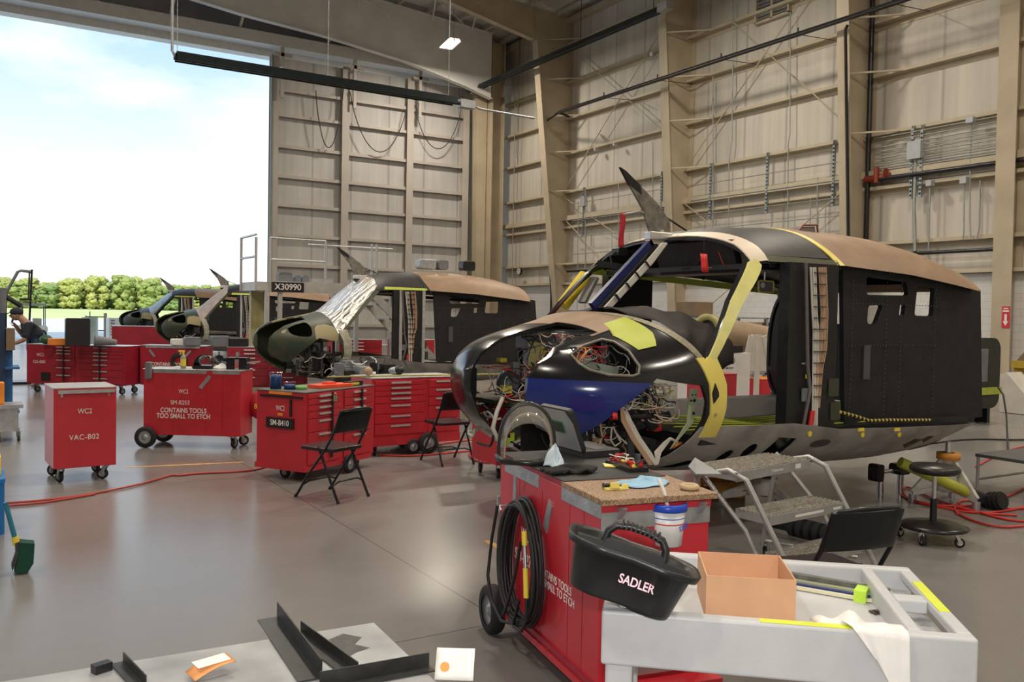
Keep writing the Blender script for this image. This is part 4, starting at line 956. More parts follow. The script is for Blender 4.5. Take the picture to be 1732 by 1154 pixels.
# ================================================================== TOOL CARTS
def frame(t, origin_xy, rz): t.location = (origin_xy[0], origin_xy[1], 0); t.rotation_euler = (0, 0, rz)
def wheel(parent, c, r, w, ax=(0, 1, 0), hub=galv, name='wheel'):
    c = Vector(c); a = Vector(ax).normalized()*w/2
    M = Matrix.Translation(c) @ Vector(ax).to_track_quat('Z', 'Y').to_matrix().to_4x4()
    b = MB(); b.lathe([(r*.62, -w/2), (r*.9, -w/2), (r*.98, -w*.36), (r, -w*.12), (r, w*.12), (r*.98, w*.36), (r*.9, w/2), (r*.62, w/2)], 28, M)
    o = b.build(name, rubber, parent)
    b = MB(); b.lathe([(.0005, -w*.30), (r*.16, -w*.42), (r*.2, -w*.25), (r*.5, -w*.15), (r*.64, -w*.42), (r*.64, w*.42), (r*.5, w*.15), (r*.2, w*.25), (r*.16, w*.42), (.0005, w*.3)], 20, M); b.build('hub', hub, o)
    return o
def caster(parent, c, r, rot=0, h=None, m_=galv):
    """swivel caster: top plate at z=h above floor point c"""
    x, y = c; h = h or r*2.6; M = Matrix.Translation((x, y, 0)) @ Matrix.Rotation(rot, 4, 'Z')
    b = MB(); b.M = M; b.box((0, 0, h-.004), (r*1.6, r*1.5, .008)); b.cyl((0, 0, h-.02), (0, 0, h), r*.5, 10)
    for s in (-1, 1): b.prism([(-.3*r, h-.015), (.5*r, h-.015), (.75*r, r*.8), (.45*r, r*.7)], s*r*.42-.003, s*r*.42+.003, ax=1)
    o = b.build('caster', m_, parent)
    p = M @ Vector((.6*r, 0, r)); d = M.to_3x3() @ Vector((0, 1, 0)); wheel(o, p, r, r*.6, d, m_, 'caster_wheel')
def drawers(parent, x0, x1, zs, y, m_=red, hw=None, two=False):
    """drawer fronts between heights zs on the face y, with bar pulls"""
    for a, b_ in zip(zs[:-1], zs[1:]):
        d = MB().bb((x0+.006, y-.012, a+.004), (x1-.006, y, b_-.004)).build('drawer', m_, parent, bevel=.002, seg=1)
        w = (x1-x0)*.36 if hw is None else hw; cx = (x0+x1)/2; z = b_-.028
        MB().prism([(y-.030, z-.008), (y-.012, z-.012), (y-.012, z+.012), (y-.026, z+.010)], cx-w/2, cx+w/2, ax=0).build('pull', alum, d)
def gusset(parent, pts, y):
    b = MB(); b.prism(pts, y-.004, y, ax=1); o = b.build('corner_plate', galv, parent)
    b = MB()
    (x0, z0), (x1, z1) = pts[0], pts[2]
    return o
def cart_body(t, L, W_, zb, zt, m_=red, top=galv):
    b = MB(); b.bb((-L/2, -W_/2, zb), (L/2, W_/2, zt-.012)); o = b.build('cabinet', m_, t, bevel=.004)
    MB().bb((-L/2-.006, -W_/2-.006, zt-.012), (L/2+.006, W_/2+.006, zt)).build('cart_top', top, t, bevel=.002, seg=1)
    return o
def cart_at(name, label, A, rz, L, W_, cat='tool cart', group=None):
    """A: front-left bottom corner as seen facing the front"""
    c = Vector((A[0], A[1], 0))+Matrix.Rotation(rz, 3, 'Z') @ Vector((L/2, W_/2, 0))
    return thing(name, label, cat, c, rz, group)
R = math.radians
FR_ = (PI/2, 0, 0)
# --- vacuum box WC2 VAC-B02
t = cart_at('tool_box', 'narrow upright red box on casters stencilled VAC-B02, leftmost near the camera', (.60, 8.93), R(4), .53, .55)
cart_body(t, .53, .55, .14, .885, top=mat('brushed_top', (.40, .37, .34), .45, .5, .15))
MB().prism([(-.295, .83), (-.27, .84), (-.27, .86), (-.30, .862)], -.23, .25, ax=0).build('lid_handle', alum, t)
for s in (-1, 1): MB().bb((s*.20-.012, -.29, .795), (s*.20+.012, -.27, .84)).build('latch', chrome, t, bevel=.003)
text('WC2', .068, lettermat, t, (-.005, -.2775, .66), FR_, sx=.8); text('VAC-B02', .068, lettermat, t, (-.01, -.2775, .42), FR_, sx=.9, space=1.1)
for x, y, r in ((-.19, -.2, 1.9), (.19, -.2, 2.6), (-.19, .2, 2.2), (.19, .2, 2)): caster(t, (x, y), .052, r, .14)
# --- SM-B253
t = cart_at('tool_cart', 'red tool cart stencilled SM-B253, CONTAINS TOOLS TOO SMALL TO ETCH, with a bulging red bag', (1.66, 10.89), R(-34), 1.15, .40); T253 = t
cart_body(t, 1.15, .40, .15, .92)
b = MB()
for x in (-.22, .17, .36): b.bb((x-.001, -.2015, .16), (x+.001, -.20, .86))
b.build('panel_seam', darkred, t)
MB().bb((-.46, -.205, .872), (.17, -.20, .918)).build('edge_plate', galv, t); MB().bb((.24, -.205, .872), (.56, -.20, .918)).build('edge_plate', galv, t)
MB().box((.155, -.207, .775), (.045, .008, .18), rot=(0, R(38), 0)).build('hook_plate', galv, t)
text('WC2', .068, lettermat, t, (-.10, -.2025, .66), FR_, sx=.75); text('SM-B253', .07, lettermat, t, (-.14, -.2025, .53), FR_, sx=.9)
text('CONTAINS TOOLS\nTOO SMALL TO ETCH', .078, lettermat, t, (-.10, -.2025, .405), FR_, sx=.82, bold=.0012)
for x, y in ((-.53, -.24), (-.53, .24)): wheel(t, (x, y, .125), .125, .06)
MB().cyl((-.53, -.24, .125), (-.53, .24, .125), .012, 8).build('axle', blackmetal, t)
for x, y, r in ((.46, -.13, 1.4), (.46, .13, .6)): caster(t, (x, y), .06, r, .15)
b = MB(); b.ball((0, 0, 0), .16, 16, (1.0, .9, 1.1)); bag = b.build('red_bag', mat('red_cloth', (.42, .02, .03), .7, bump=.3, bscale=10), None); bag.location = T253.matrix_world @ Vector((0, 0, 0)) if False else (0, 0, 0)
bag.location = P(418, 684, Z=.5); tag(bag, 'round red bag with yellow writing hanging on the SM-B253 cart side', 'bag')
bag.location = Vector((2.93, 10.55, .48))
text('B253', .08, ywire, bag, (-.06, -.16, .0), (PI/2, 0, .1), sx=.8)
# --- SM-B410 : long drawer side faces right, short end faces left-front
t = cart_at('tool_cart', 'red drawer cart with black SM-B410 plate on its end, nearest of the middle group', (2.65, 8.03), R(32), 1.10, .60)
cart_body(t, 1.10, .60, .14, .86, top=mat('dark_top', (.10, .09, .085), .5, var=.3)); T410 = t
MB().bb((-.56, -.31, .10), (.50, .31, .15)).build('base_rail', red, t)
drawers(t, -.52, -.02, [.16, .33, .47, .60, .67, .73, .79, .84], -.30, hw=.2); drawers(t, .03, .52, [.16, .40, .55, .68, .76, .84], -.30, hw=.2)
for x in (-.18, .3): MB().bb((x-.012, -.335, .20 if x < 0 else .35), (x+.012, -.322, .84)).build('lock_bar', blackmetal, t)
E_ = (PI/2, 0, -PI/2)
MB().bb((-.566, -.17, .50), (-.556, .17, .60)).build('name_plate', blackmetal, t); text('SM-B410', .075, lettermat, t, (-.568, 0, .55), E_, sx=.85, bold=.001)
text('WC2', .07, lettermat, t, (-.556, 0, .69), E_, sx=.7); MB().bb((-.558, -.03, .62), (-.552, .03, .645)).build('orange_sticker', owire, t)
MB().bb((-.560, -.14, .825), (-.552, .14, .85)).build('warning_strip', owire, t); MB().bb((-.565, -.27, .795), (-.552, .25, .815)).build('slot_trim', blackmetal, t)
MB().bb((-.562, -.14, .62), (-.552, -.115, .78)).build('strap', blackmetal, t)
for x, y, r in ((-.44, 0, 1.4), (.40, -.2, .8)): caster(t, (x, y), .065, r, .14)
wheel(t, (.1, -.33, .09), .09, .05); wheel(t, (.1, .30, .09), .09, .05)
# padlock on the drawers
b = MB(); b.rbox((-.02, -.015, -.05), (.02, .015, 0), .006, ax=1); b.tube([(-.013, 0, 0), (-.013, 0, .022), (0, 0, .032), (.013, 0, .022), (.013, 0, 0)], .003, 6)
o = b.build('padlock', mat('brass', (.6, .5, .3), .35, .9), None); o.location = P(566, 660, Z=.80); tag(o, 'small brass padlock hanging at the top of the SM-B410 cart', 'padlock')
o.location = (T410.matrix_basis @ Vector((0, 0, 0)))+Matrix.Rotation(R(32), 3, 'Z') @ Vector((-.17, -.35, .80))
# --- big chest behind
t = cart_at('tool_chest', 'wide red tool chest with seven wide drawers behind the second folding chair', (3.76, 9.1), R(4), 1.16, .55); TCH = t
cart_body(t, 1.16, .55, .15, .89, m_=red)
MB().bb((-.58, -.285, .12), (.58, .275, .22)).build('base_rail', red, t)
drawers(t, -.55, .10, [.24, .37, .48, .60, .68, .74, .80, .86], -.275, hw=.25); drawers(t, .14, .56, [.24, .40, .55, .66, .76, .86], -.275, hw=.23)
caster(t, (-.5, -.2), .06, 1.2, .13); wheel(t, (-.05, -.28, .09), .09, .05); wheel(t, (.12, -.33, .125), .125, .055); wheel(t, (.12, .3, .125), .125, .055)
# --- left chest row far away
t = cart_at('tool_chest', 'long red chest with two banks of drawers, leftmost at the back', (.80, 18.55), R(-39), 1.95, .55)
cart_body(t, 1.95, .55, .17, .90, m_=darkred, top=alum)
text('WC2', .08, lettermat, t, (-.70, -.277, .70), FR_, sx=.8); text('CLE-A002', .075, lettermat, t, (-.72, -.277, .57), FR_, sx=.8)
drawers(t, -.45, .0, [.19, .36, .50, .64, .76, .82, .88], -.275, m_=darkred, hw=.28); drawers(t, .06, .95, [.19, .32, .45, .57, .66, .73, .79, .88], -.275, m_=darkred, hw=.28)
for x in (-.22, .5): MB().bb((x-.012, -.31, .22), (x+.012, -.295, .88)).build('lock_bar', blackmetal, t)
MB().bb((-.68, -.283, .22), (-.50, -.277, .38)).build('vent_panel', blackmetal, t)
for x in (-.85, .0, .85): caster(t, (x, -.2), .06, 1.2, .17); caster(t, (x, .2), .06, 1.0, .17)
# --- far carts behind SM-B253
t = cart_at('tool_cart', 'dark red cart with metal corner strip and CONTAINS TOOLS lettering, behind SM-B253', (2.62, 17.6), R(-28), 1.2, .5)
cart_body(t, 1.2, .5, .17, .91, m_=darkred, top=galv)
text('CONTAINS TOOLS\nTOO SMALL TO ETCH', .085, lettermat, t, (-.10, -.2525, .52), FR_, sx=.8, bold=.001)
MB().box((-.38, -.257, .76), (.04, .008, .16), rot=(0, R(-38), 0)).build('hook_plate', galv, t); MB().box((.28, -.257, .76), (.04, .008, .16), rot=(0, R(38), 0)).build('hook_plate', galv, t)
MB().bb((-.5, -.256, .86), (.5, -.25, .905)).build('edge_plate', galv, t)
b = MB()
for k in range(5):
    r = .10+.012*k; b.tube([(.12+r*math.cos(a), -.275, .62+r*math.sin(a)) for a in [2*PI*i/20 for i in range(20)]], .012, 6, closed=True)
o = b.build('cable_coil', bwire, None); o.matrix_world = t.matrix_basis.copy(); tag(o, 'small black cable coil hanging on the far dark red cart', 'cable')
for x, y in ((-.5, -.2), (.5, -.2), (-.5, .2), (.5, .2)): caster(t, (x, y), .07, 1.2, .17)
t = cart_at('tool_chest', 'dark red drawer chest behind the black case on the SM-B253 cart', (3.95, 16.5), R(-18), 1.45, .5)
cart_body(t, 1.45, .5, .17, .92, m_=darkred, top=galv); drawers(t, -.65, .0, [.2, .38, .52, .64, .74, .82, .89], -.25, m_=darkred, hw=.2); drawers(t, .05, .68, [.2, .38, .52, .64, .74, .82, .89], -.25, m_=darkred, hw=.2)
for x, y in ((-.6, -.2), (.6, -.2), (-.6, .2), (.6, .2)): caster(t, (x, y), .07, 1.2, .17)
t = cart_at('tool_chest', 'farthest dark red chest, beyond the leftmost chest row', (3.6, 29.7), R(-8), 1.8, .6)
cart_body(t, 1.8, .6, .17, 1.0, m_=darkred, top=alum)
for x, y in ((-.8, -.25), (.8, -.25), (-.8, .25), (.8, .25)): caster(t, (x, y), .07, 1.2, .17)
for k, (x, y, L_) in enumerate(((7.05, 19.5, 1.2), (8.6, 19.5, 1.05))):
    t = cart_at('tool_chest', ('red tool chest seen through the door of the foil-covered helicopter, left one', 'red tool chest seen through the door of the foil-covered helicopter, right one')[k], (x, y), R(-6), L_, .5)
    cart_body(t, L_, .5, .15, .95, m_=red); drawers(t, -L_/2+.03, L_/2-.03, [.2, .38, .52, .64, .74, .82, .90], -.25, hw=.3)
    for xx, yy in ((-.4, -.2), (.4, -.2), (-.4, .2), (.4, .2)): caster(t, (xx, yy), .06, 1.2, .15)
# red cart below the nose of the nearest helicopter
t = cart_at('tool_cart', 'low red cart standing under the nose of the nearest helicopter', (4.35, 7.35), R(0), .9, .5)
cart_body(t, .9, .5, .15, .78, m_=red); MB().tube([(-.3, -.27, .3), (-.33, -.3, .36), (-.36, -.27, .44)], .012, 6).build('side_handle', chrome, t)
for xx, yy in ((-.38, -.18), (.38, -.18), (-.38, .18), (.38, .18)): caster(t, (xx, yy), .05, 1.2, .15)

# --- foreground cart SM-B274
Cn = Vector((2.10, 2.73, 0)); ang = R(79.5); u_ = Vector((math.cos(ang), math.sin(ang), 0)); v_ = Vector((math.sin(ang), -math.cos(ang), 0)); LF, WF = 1.14, .50
t = thing('tool_cart', 'large foreground red tool cart stencilled SM-B274 with chipboard top, cable coil on its side', 'tool cart', Cn+u_*LF/2+v_*WF/2, ang-PI); TF = t
b = MB(); b.bb((-LF/2, -WF/2, .15), (LF/2, WF/2, .90)); b.build('cabinet', red, t, bevel=.004)
osb, t_, b_ = node_mat('chipboard'); tcn = N(t_, 'ShaderNodeTexCoord'); v1 = N(t_, 'ShaderNodeTexVoronoi'); v1.inputs['Scale'].default_value = 170; mp = N(t_, 'ShaderNodeMapping'); mp.inputs['Scale'].default_value = (1, 2.2, 1)
cr_ = N(t_, 'ShaderNodeValToRGB'); cr_.color_ramp.elements[0].color = (.16, .09, .05, 1); cr_.color_ramp.elements[1].color = (.42, .28, .17, 1); cr_.color_ramp.elements[0].position = .25; cr_.color_ramp.elements[1].position = .8
sp_ = N(t_, 'ShaderNodeSeparateColor'); t_.links.new(tcn.outputs['Object'], mp.inputs[0]); t_.links.new(mp.outputs[0], v1.inputs['Vector']); t_.links.new(v1.outputs['Color'], sp_.inputs[0]); t_.links.new(sp_.outputs[0], cr_.inputs[0]); t_.links.new(cr_.outputs[0], b_.inputs['Base Color']); b_.inputs['Roughness'].default_value = .6
MB().bb((.20, -WF/2-.008, .90), (LF/2+.03, WF/2+.02, .925)).build('chipboard_top', osb, t, bevel=.002, seg=1)
MB().bb((-LF/2-.008, -WF/2, .90), (.199, WF/2+.02, .925)).build('cart_top', darkred, t, bevel=.002, seg=1)
MB().bb((-LF/2-.008, -WF/2-.004, .925), (.22, WF/2, .929)).build('rubber_mat', mat('mat_black', (.02, .02, .02), .6, var=.3), t)
b = MB()
for x in (-.30, -.02, .28, .42): b.bb((x-.001, -WF/2-.0015, .17), (x+.001, -WF/2, .84))
b.build('panel_seam', darkred, t)
for a, c in ((-.50, -.06), (.20, .57)):
    g = MB().bb((a, -WF/2-.005, .845), (c, -WF/2, .905)).build('edge_plate', galv, t)
    b = MB(); n = int((c-a)/.1)
    for k in range(n+1): b.cyl((a+.03+k*(c-a-.06)/max(1, n), -WF/2-.008, .875), (a+.03+k*(c-a-.06)/max(1, n), -WF/2-.004, .875), .004, 6)
    b.build('rivet', alum, g)['kind'] = 'stuff'
MB().bb((LF/2, -WF/2, .80), (LF/2+.006, WF/2, .868)).build('end_plate', galv, t); MB().bb((LF/2-.02, -WF/2+.07, .868), (LF/2+.012, WF/2, .893)).build('end_rail', red, t)
for y in (-.17, .20): MB().prism([(LF/2, .83), (LF/2+.05, .89), (LF/2, .89)], y-.012, y+.012, ax=1).build('shelf_bracket', galv, t)
b = MB(); b.bb((-LF/2+.15, -WF/2-.012, .155), (LF/2, -WF/2, .18)); b.build('bottom_trim', darkred, t)
MB().bb((-LF/2, -WF/2-.02, .12), (LF/2+.05, WF/2+.04, .15)).build('base_frame', red, t)
MB().bb((LF/2+.0, -WF/2+.06, .20), (LF/2+.012, WF/2-.1, .235)).build('mesh_strip', galv, t)
MB().bb((LF/2, -WF/2+.04, .15), (LF/2+.10, WF/2+.02, .18)).build('lower_step', red, t)
text('WC2', .085, lettermat, t, (-.20, -WF/2-.002, .585), FR_, sx=.7); text('SM-B274', .08, lettermat, t, (-.22, -WF/2-.002, .47), FR_, sx=.85)
text('CONTAINS TOOLS\nTOO SMALL TO ETCH', .052, lettermat, t, (.13, -WF/2-.002, .45), FR_, sx=.85)
for s in (-1, 1): wheel(t, (-LF/2+.02, s*(WF/2+.04), .125), .125, .07)
MB().cyl((-LF/2+.02, -.28, .125), (-LF/2+.02, .28, .125), .014, 8).build('axle', blackmetal, t)
for y in (-.18, .18): caster(t, (LF/2-.1, y), .055, .7, .12)
# cable hooks and the coil of black cable
for x, z, tl in ((-.36, .80, 0), (-.44, .70, 1), (.06, .74, 2), (-.03, .66, 1)):
    b = MB()
    if tl == 0: b.prism([(x-.02, z-.08), (x+.02, z-.08), (x+.015, z+.05), (x-.012, z+.07)], -WF/2-.006, -WF/2)
    elif tl == 1: b.prism([(x-.02, z+.03), (x-.02, z-.03), (x+.03, z-.05), (x+.035, z-.03), (x+.0, z-.01), (x+.0, z+.03)], -WF/2-.06, -WF/2-.052); b.box((x-.01, -WF/2-.03, z-.02), (.03, .06, .006))
    else: b.prism([(x-.05, z-.05), (x-.01, z-.08), (x+.04, z+.05), (x+.01, z+.08)], -WF/2-.008, -WF/2)
    b.build('cable_hook', galv, t)
M_ = t.matrix_basis.copy()
from mathutils import Matrix as _M
M_ = Matrix.Translation(t.location) @ Matrix.Rotation(ang-PI, 4, 'Z')
b = MB(); b.M = M_; rn = random.Random(8)
for k in range(13):
    a0, c0 = .185+.011*(k % 6)+rn.uniform(-.004, .004), .265+.008*(k % 5)+rn.uniform(-.008, .008); cy = -WF/2-.022-.016*(k % 4); dx = rn.uniform(-.008, .008)
    b.tube([(-.16+dx+a0*math.cos(q)*(1-.06*math.sin(q)), cy+.004*math.sin(3*q+k), .475+c0*math.sin(q)) for q in [2*PI*i/36 for i in range(36)]], .0085, 6, closed=True)
b.tube([(-.38, -WF/2-.085, .70), (-.44, -WF/2-.09, .52), (-.46, -WF/2-.1, .33), (-.40, -WF/2-.1, .22), (-.25, -WF/2-.1, .17), (-.12, -WF/2-.09, .20), (-.06, -WF/2-.09, .33)], .0085, 6)
b.tube([(-.05, -WF/2-.09, .60), (-.12, -WF/2-.09, .42), (-.2, -WF/2-.09, .28), (-.26, -WF/2-.09, .19)], .0085, 6); b.tube([(.03, -WF/2-.09, .36), (.04, -WF/2-.09, .28), (-.02, -WF/2-.09, .20), (-.12, -WF/2-.09, .19)], .0085, 6)
coil = b.build('cable_coil', mat('cable_rubber', (.018, .018, .019), .5), None); tag(coil, 'thick coil of black cable with yellow connectors hung on the foreground red cart', 'cable')
b = MB(); b.M = M_
b.cyl((-.01, -WF/2-.09, .66), (.0, -WF/2-.09, .60), .013, 10).cyl((.015, -WF/2-.09, .50), (.03, -WF/2-.09, .37), .012, 10); b.build('yellow_connector', ywire, coil)
b = MB(); b.M = M_; b.cyl((.0, -WF/2-.09, .60), (.015, -WF/2-.09, .50), .009, 10); b.build('steel_coupling', alum, coil)

# ================================================================== ON THE FOREGROUND CART
ZT = .929
def onF(x, y, z=ZT): return Matrix.Translation(TF.location) @ Matrix.Rotation(ang-PI, 4, 'Z') @ Vector((x, y, z))
# laptop, seen from its lid side
yawL = R(-62)
q = P(985, 782, Z=ZT); t = thing('laptop', 'rugged silver and black laptop standing open on the foreground cart', 'laptop', P(968, 768, Z=ZT+.0), R(-93))
MB().rbox((-.15, -.02, 0), (.15, .20, .035), .015, ax=2).build('base', mat('laptop_black', (.02, .02, .022), .35), t, bevel=.003)
MB().bb((-.12, .06, .035), (.12, .14, .037)).build('keyboard', mat('keys', (.05, .045, .04), .5), t)
Mt = Matrix.Translation((0, -.02, .03)) @ Matrix.Rotation(R(22), 4, 'X')
b = MB(); b.M = Mt; b.rbox((-.15, -.012, 0), (.15, .012, .235), .02, ax=1); lid = b.build('screen_lid', mat('laptop_black', (.02, .02, .022), .35), t)
b = MB(); b.M = Mt; b.prism([(-.12, .01), (.14, .01), (.145, .16), (.10, .225), (-.12, .225), (-.145, .19)], -.016, -.011); b.build('silver_back', mat('silver_plastic', (.42, .43, .45), .35, .5), lid)
b = MB(); b.M = Mt; b.rbox((-.06, -.020, .10), (.05, -.016, .165), .008, ax=1); b.build('green_badge', mat('badge_green', (.02, .16, .05), .3), lid)
b = MB(); b.M = Mt; b.rbox((-.052, -.0215, .107), (.042, -.020, .158), .006, ax=1); b.build('badge_face', mat('badge_dark', (.01, .02, .015), .3), lid)
# clear plastic dome window standing on its dark rim
t = thing('dome_window', 'clear curved plastic window in dark frame standing on foreground cart, left end', 'window panel', P(892, 782, Z=ZT), R(-28)); t.scale = (.84, 1, 1.25)
gl = mat('clear_plastic', (.30, .28, .24), .06, var=0, alpha=.30, spec=.8)
b = MB()
def dome(u, v):
    a = PI*u; th = (v)*.5*PI; rx, rz_2 = .17, .185
    return (-rx*math.cos(a), -.02-.09*math.cos(th)*math.sin(a)**.6+.03, .02+rz_2*math.sin(a)*(.55+.45*math.sin(th+.0)) if v > 0 else .02+rz_2*math.sin(a)*.55)
b.grid(lambda u, v: (-.16*math.cos(PI*u)*(1-.12*v), .05-.13*math.sin(PI/2*v)*(.3+.7*math.sin(PI*u)), .015+(.205*math.sin(PI*u)**.7)*(1-.30*v)), 24, 8)
b.build('pane', gl, t, solid=.004)
b = MB(); b.tube([(-.165*math.cos(PI*k/24), .05, .012+.21*math.sin(PI*k/24)**.7) for k in range(25)], .010, 8); b.tube([(-.175, .05, .012), (-.15, -.07, .012), (0, -.11, .012), (.15, -.07, .012), (.175, .05, .012)], .013, 8); b.build('rim', mat('rim_black', (.02, .018, .016), .3), t)
b = MB(); b.tube([(-.145*math.cos(PI*k/24)*.93, -.03, .02+.17*math.sin(PI*k/24)**.7) for k in range(25)], .006, 6); b.build('inner_trim', mat('trim_warm', (.30, .25, .2), .3), t)
def cloth(name, label, c, rx, ry, h, m_, seed, cat='cloth', rz=0, thick=.003):
    rn = random.Random(seed); ph = [rn.uniform(0, 6) for _ in range(6)]; b = MB()
    def f(u, v):
        a = 2*PI*u; r = v*(1+.16*math.sin(3*a+ph[0])+.11*math.sin(5*a+ph[1])); x, y = rx*r*math.cos(a), ry*r*math.sin(a)
        zz = h*(1-v**2.2)*(.55+.45*math.sin(4*u*PI+ph[2]+3*v))+.35*h*abs(math.sin(7*v+3*a+ph[3]))*(1-v*.7)
        return (x, y, thick+max(0, zz))
    b.grid(f, 40, 12, cu=True); o = b.build(name, m_, None, solid=thick); o.location = c; o.rotation_euler = (0, 0, rz); tag(o, label, cat); return o
bluecl = mat('blue_paper', (.30, .50, .68), .8, var=.1, bump=.4, bscale=25)
cloth('blue_wipe', 'large crumpled pale blue wipe spread on the chipboard cart top', P(1085, 820, Z=.926), .12, .07, .028, bluecl, 1, 'wipe', R(-20))
o = cloth('blue_wipe', 'small white and blue wipe bunched in front of the laptop lid', P(938, 790, Z=ZT), .045, .04, .085, mat('pale_wipe', (.55, .66, .74), .8, bump=.4, bscale=25), 2, 'wipe')
b = MB(); b.grid(lambda u, v: (.17*(u-.5)+.02*math.sin(6*v), .10*(v-.5)*(1-.3*u)+.015*math.sin(8*u), .006+.02*math.sin(PI*u)*math.sin(PI*v)+.008*math.sin(13*u+5*v)), 20, 14); o = b.build('work_glove', mat('glove_black', (.018, .018, .018), .85, bump=.5, bscale=30), None, solid=.012); o.location = P(975, 798, Z=ZT+.006); o.rotation_euler = (0, 0, R(-10)); tag(o, 'black fabric glove lying in front of the laptop', 'glove')
for k, (a, c) in enumerate(((.05, 0), (.06, .02), (.06, .042), (.05, .065))):
    MB().tube([(-.06, -.03+.022*k, .012), (-.11, -.035+.024*k, .01), (-.15-.01*(k % 2), -.035+.026*k, .008)], .011, 6).build('finger', MC['glove_black'], o)
b = MB(); b.add([(-.07, -.02, 0), (.07, -.03, 0), (.075, .02, 0), (.035, .01, .004), (.03, .035, .01), (-.02, .035, .012), (-.03, .012, .004), (-.07, .03, .008)], [tuple(range(8))]); o = b.build('yellow_bracket', yellow, None, solid=.004); o.location = P(1046, 790, Z=ZT)+Vector((0, 0, .004)); o.rotation_euler = (0, 0, R(-25)); tag(o, 'yellow notched bracket behind the blue wipe on foreground cart', 'bracket')
t = thing('yellow_bracket', 'small yellow bracket with black fitting in front of the blue wipe', 'bracket', P(1042, 828, Z=.926), R(-15))
MB().bb((-.05, -.012, 0), (.05, .012, .008)).bb((-.03, -.012, 0), (.01, -.006, .03)).prism([(.02, 0), (.055, 0), (.05, .022), (.03, .02)], -.006, .006).build('plate', yellow, t); MB().bb((-.045, .012, 0), (-.0, .035, .02)).cyl((-.05, .02, .014), (-.035, .02, .014), .012, 8).build('fitting', blackmetal, t)
o = MB().tube([(.03*math.cos(a), .03*math.sin(a), .012) for a in [2*PI*i/24 for i in range(24)]], .012, 8, closed=True).build('tape_roll', mat('tan_tape', (.5, .38, .22), .6), None); o.location = P(1166, 828, Z=.926); tag(o, 'small tan tape roll at the right edge of the chipboard top', 'tape roll')
b = MB(); b.add([(-.06, -.05, 0), (.06, -.06, 0), (.08, .06, 0), (0, .10, .05), (-.05, .06, .015)], [(0, 1, 3), (1, 2, 3), (2, 4, 3), (4, 0, 3)]); o = b.build('grey_cover', mat('grey_sheet', (.25, .26, .27), .6), None, solid=.004); o.location = P(1190, 800, Z=.926); o.location.z = .93; o.rotation_euler = (0, 0, R(-20)); tag(o, 'grey folded sheet cover behind the chipboard top corner', 'cover')
boxes_at = onF(.05, .2)
t = thing('parts_tray', 'low black tray of small parts and connectors behind the yellow bracket', 'tray', onF(.0, .17), ang-PI)
MB().bb((-.12, -.05, 0), (.12, .05, .02)).build('tray', blackmetal, t); wires(t, (-.1, -.04, .02), (.1, .04, .05), 10, [wwire, rwire, bwire], 61, .004, loop=.05); boxes(t, (-.1, -.03, .02), (.1, .03, .035), 8, [rwire, ywire, boxg], 62, (.01, .03), 'part')
# wipes bucket hanging at the end
wb = P(1128, 925, Z=.70); t = thing('wipes_bucket', 'white bucket of wipes with blue lid and hanging strap beside the red cart', 'bucket', (0, 0, 0))
q = onF(LF/2+.10, -.02, .70); t.location = P(1128, 920, Z=.72)
MB().lathe([(.0005, 0), (.060, 0), (.072, .155), (.0005, .155)], 32).build('tub', mat('tub_white', (.72, .73, .74), .35), t)
MB().lathe([(.074, .14), (.079, .142), (.079, .168), (.07, .172), (.065, .155), (.02, .155), (.0005, .16)], 32).build('lid', mat('lid_blue', (.02, .07, .50), .3), t)
b = MB(); b.lathe([(.0672, .088), (.0678, .094)], 32); b.lathe([(.0655, .075), (.066, .08)], 32); b.build('red_band', mat('band_red', (.65, .1, .1), .4), t)
b = MB(); b.lathe([(.0693, .112), (.0697, .116)], 32); b.build('blue_band', mat('band_blue', (.05, .12, .5), .4), t)
text('SCRUBS', .032, mat('band_blue', (.05, .12, .5), .4), t, (.035, -.058, .075), (R(85), 0, R(28)), sx=.9)
MB().tube([(-.02, -.02, .16), (-.03, -.01, .22), (-.025, .03, .26)], .008, 6).build('strap', white, t)

# ================================================================== GREY UTILITY CART AND ITS LOAD
gm_ = mat('grey_structural_foam', (.50, .51, .53), .45, var=.07, bump=.06, bscale=60)
rzG = R(-41.5); FL = Vector((1.46, 1.885, 0)); LG, WG = .96, .66; ZR, ZS = .84, .775
xg = Vector((math.cos(rzG), math.sin(rzG), 0)); yg = Vector((-math.sin(rzG), math.cos(rzG), 0))
t = thing('utility_cart', 'light grey plastic utility cart in the right foreground', 'cart', FL+xg*LG/2+yg*WG/2, rzG); TG = t
b = MB(); h = .035; x0, x1, y0, y1 = -LG/2, LG/2, -WG/2, WG/2; xh = x1-.16
b.bb((x0+.02, y0+.02, ZS-.02), (x1-.02, y1-.02, ZS)).build('tray_floor', gm_, t)
def rim(lo, hi): MB().bb(lo, hi).build('rim', gm_, t, bevel=.008, seg=3)
rim((x0, y0, ZR-.15), (x1, y0+.045, ZR)); rim((x0, y1-.045, ZR-.15), (x1, y1, ZR)); rim((x0, y0+.044, ZR-.15), (x0+.045, y1-.044, ZR)); rim((xh, y0+.044, ZS-.02), (xh+.035, y1-.044, ZR)); rim((x1-.04, y0+.044, ZR-.03), (x1, y1-.044, ZR))
MB().bb((xh+.035, -.03, ZR-.04), (x1-.04, .03, ZR-.002)).build('handle_web', gm_, t, bevel=.005)
b = MB()
for s in (y0+.045, y1-.045-.0): pass
for x in (x0+.012, x1-.17): 
    for y in (y0+.01, y1-.09): MB().bb((x, y, .14), (x+.075, y+.08, ZR-.14)).build('leg', gm_, t, bevel=.01, seg=3)
MB().bb((x0, y0, .16), (x1-.12, y1, .20)).build('lower_shelf', gm_, t, bevel=.01)
for x in (x0+.06, x1-.2):
    for y in (y0+.07, y1-.07): caster(t, (x, y), .055, .5, .16, blackmetal)
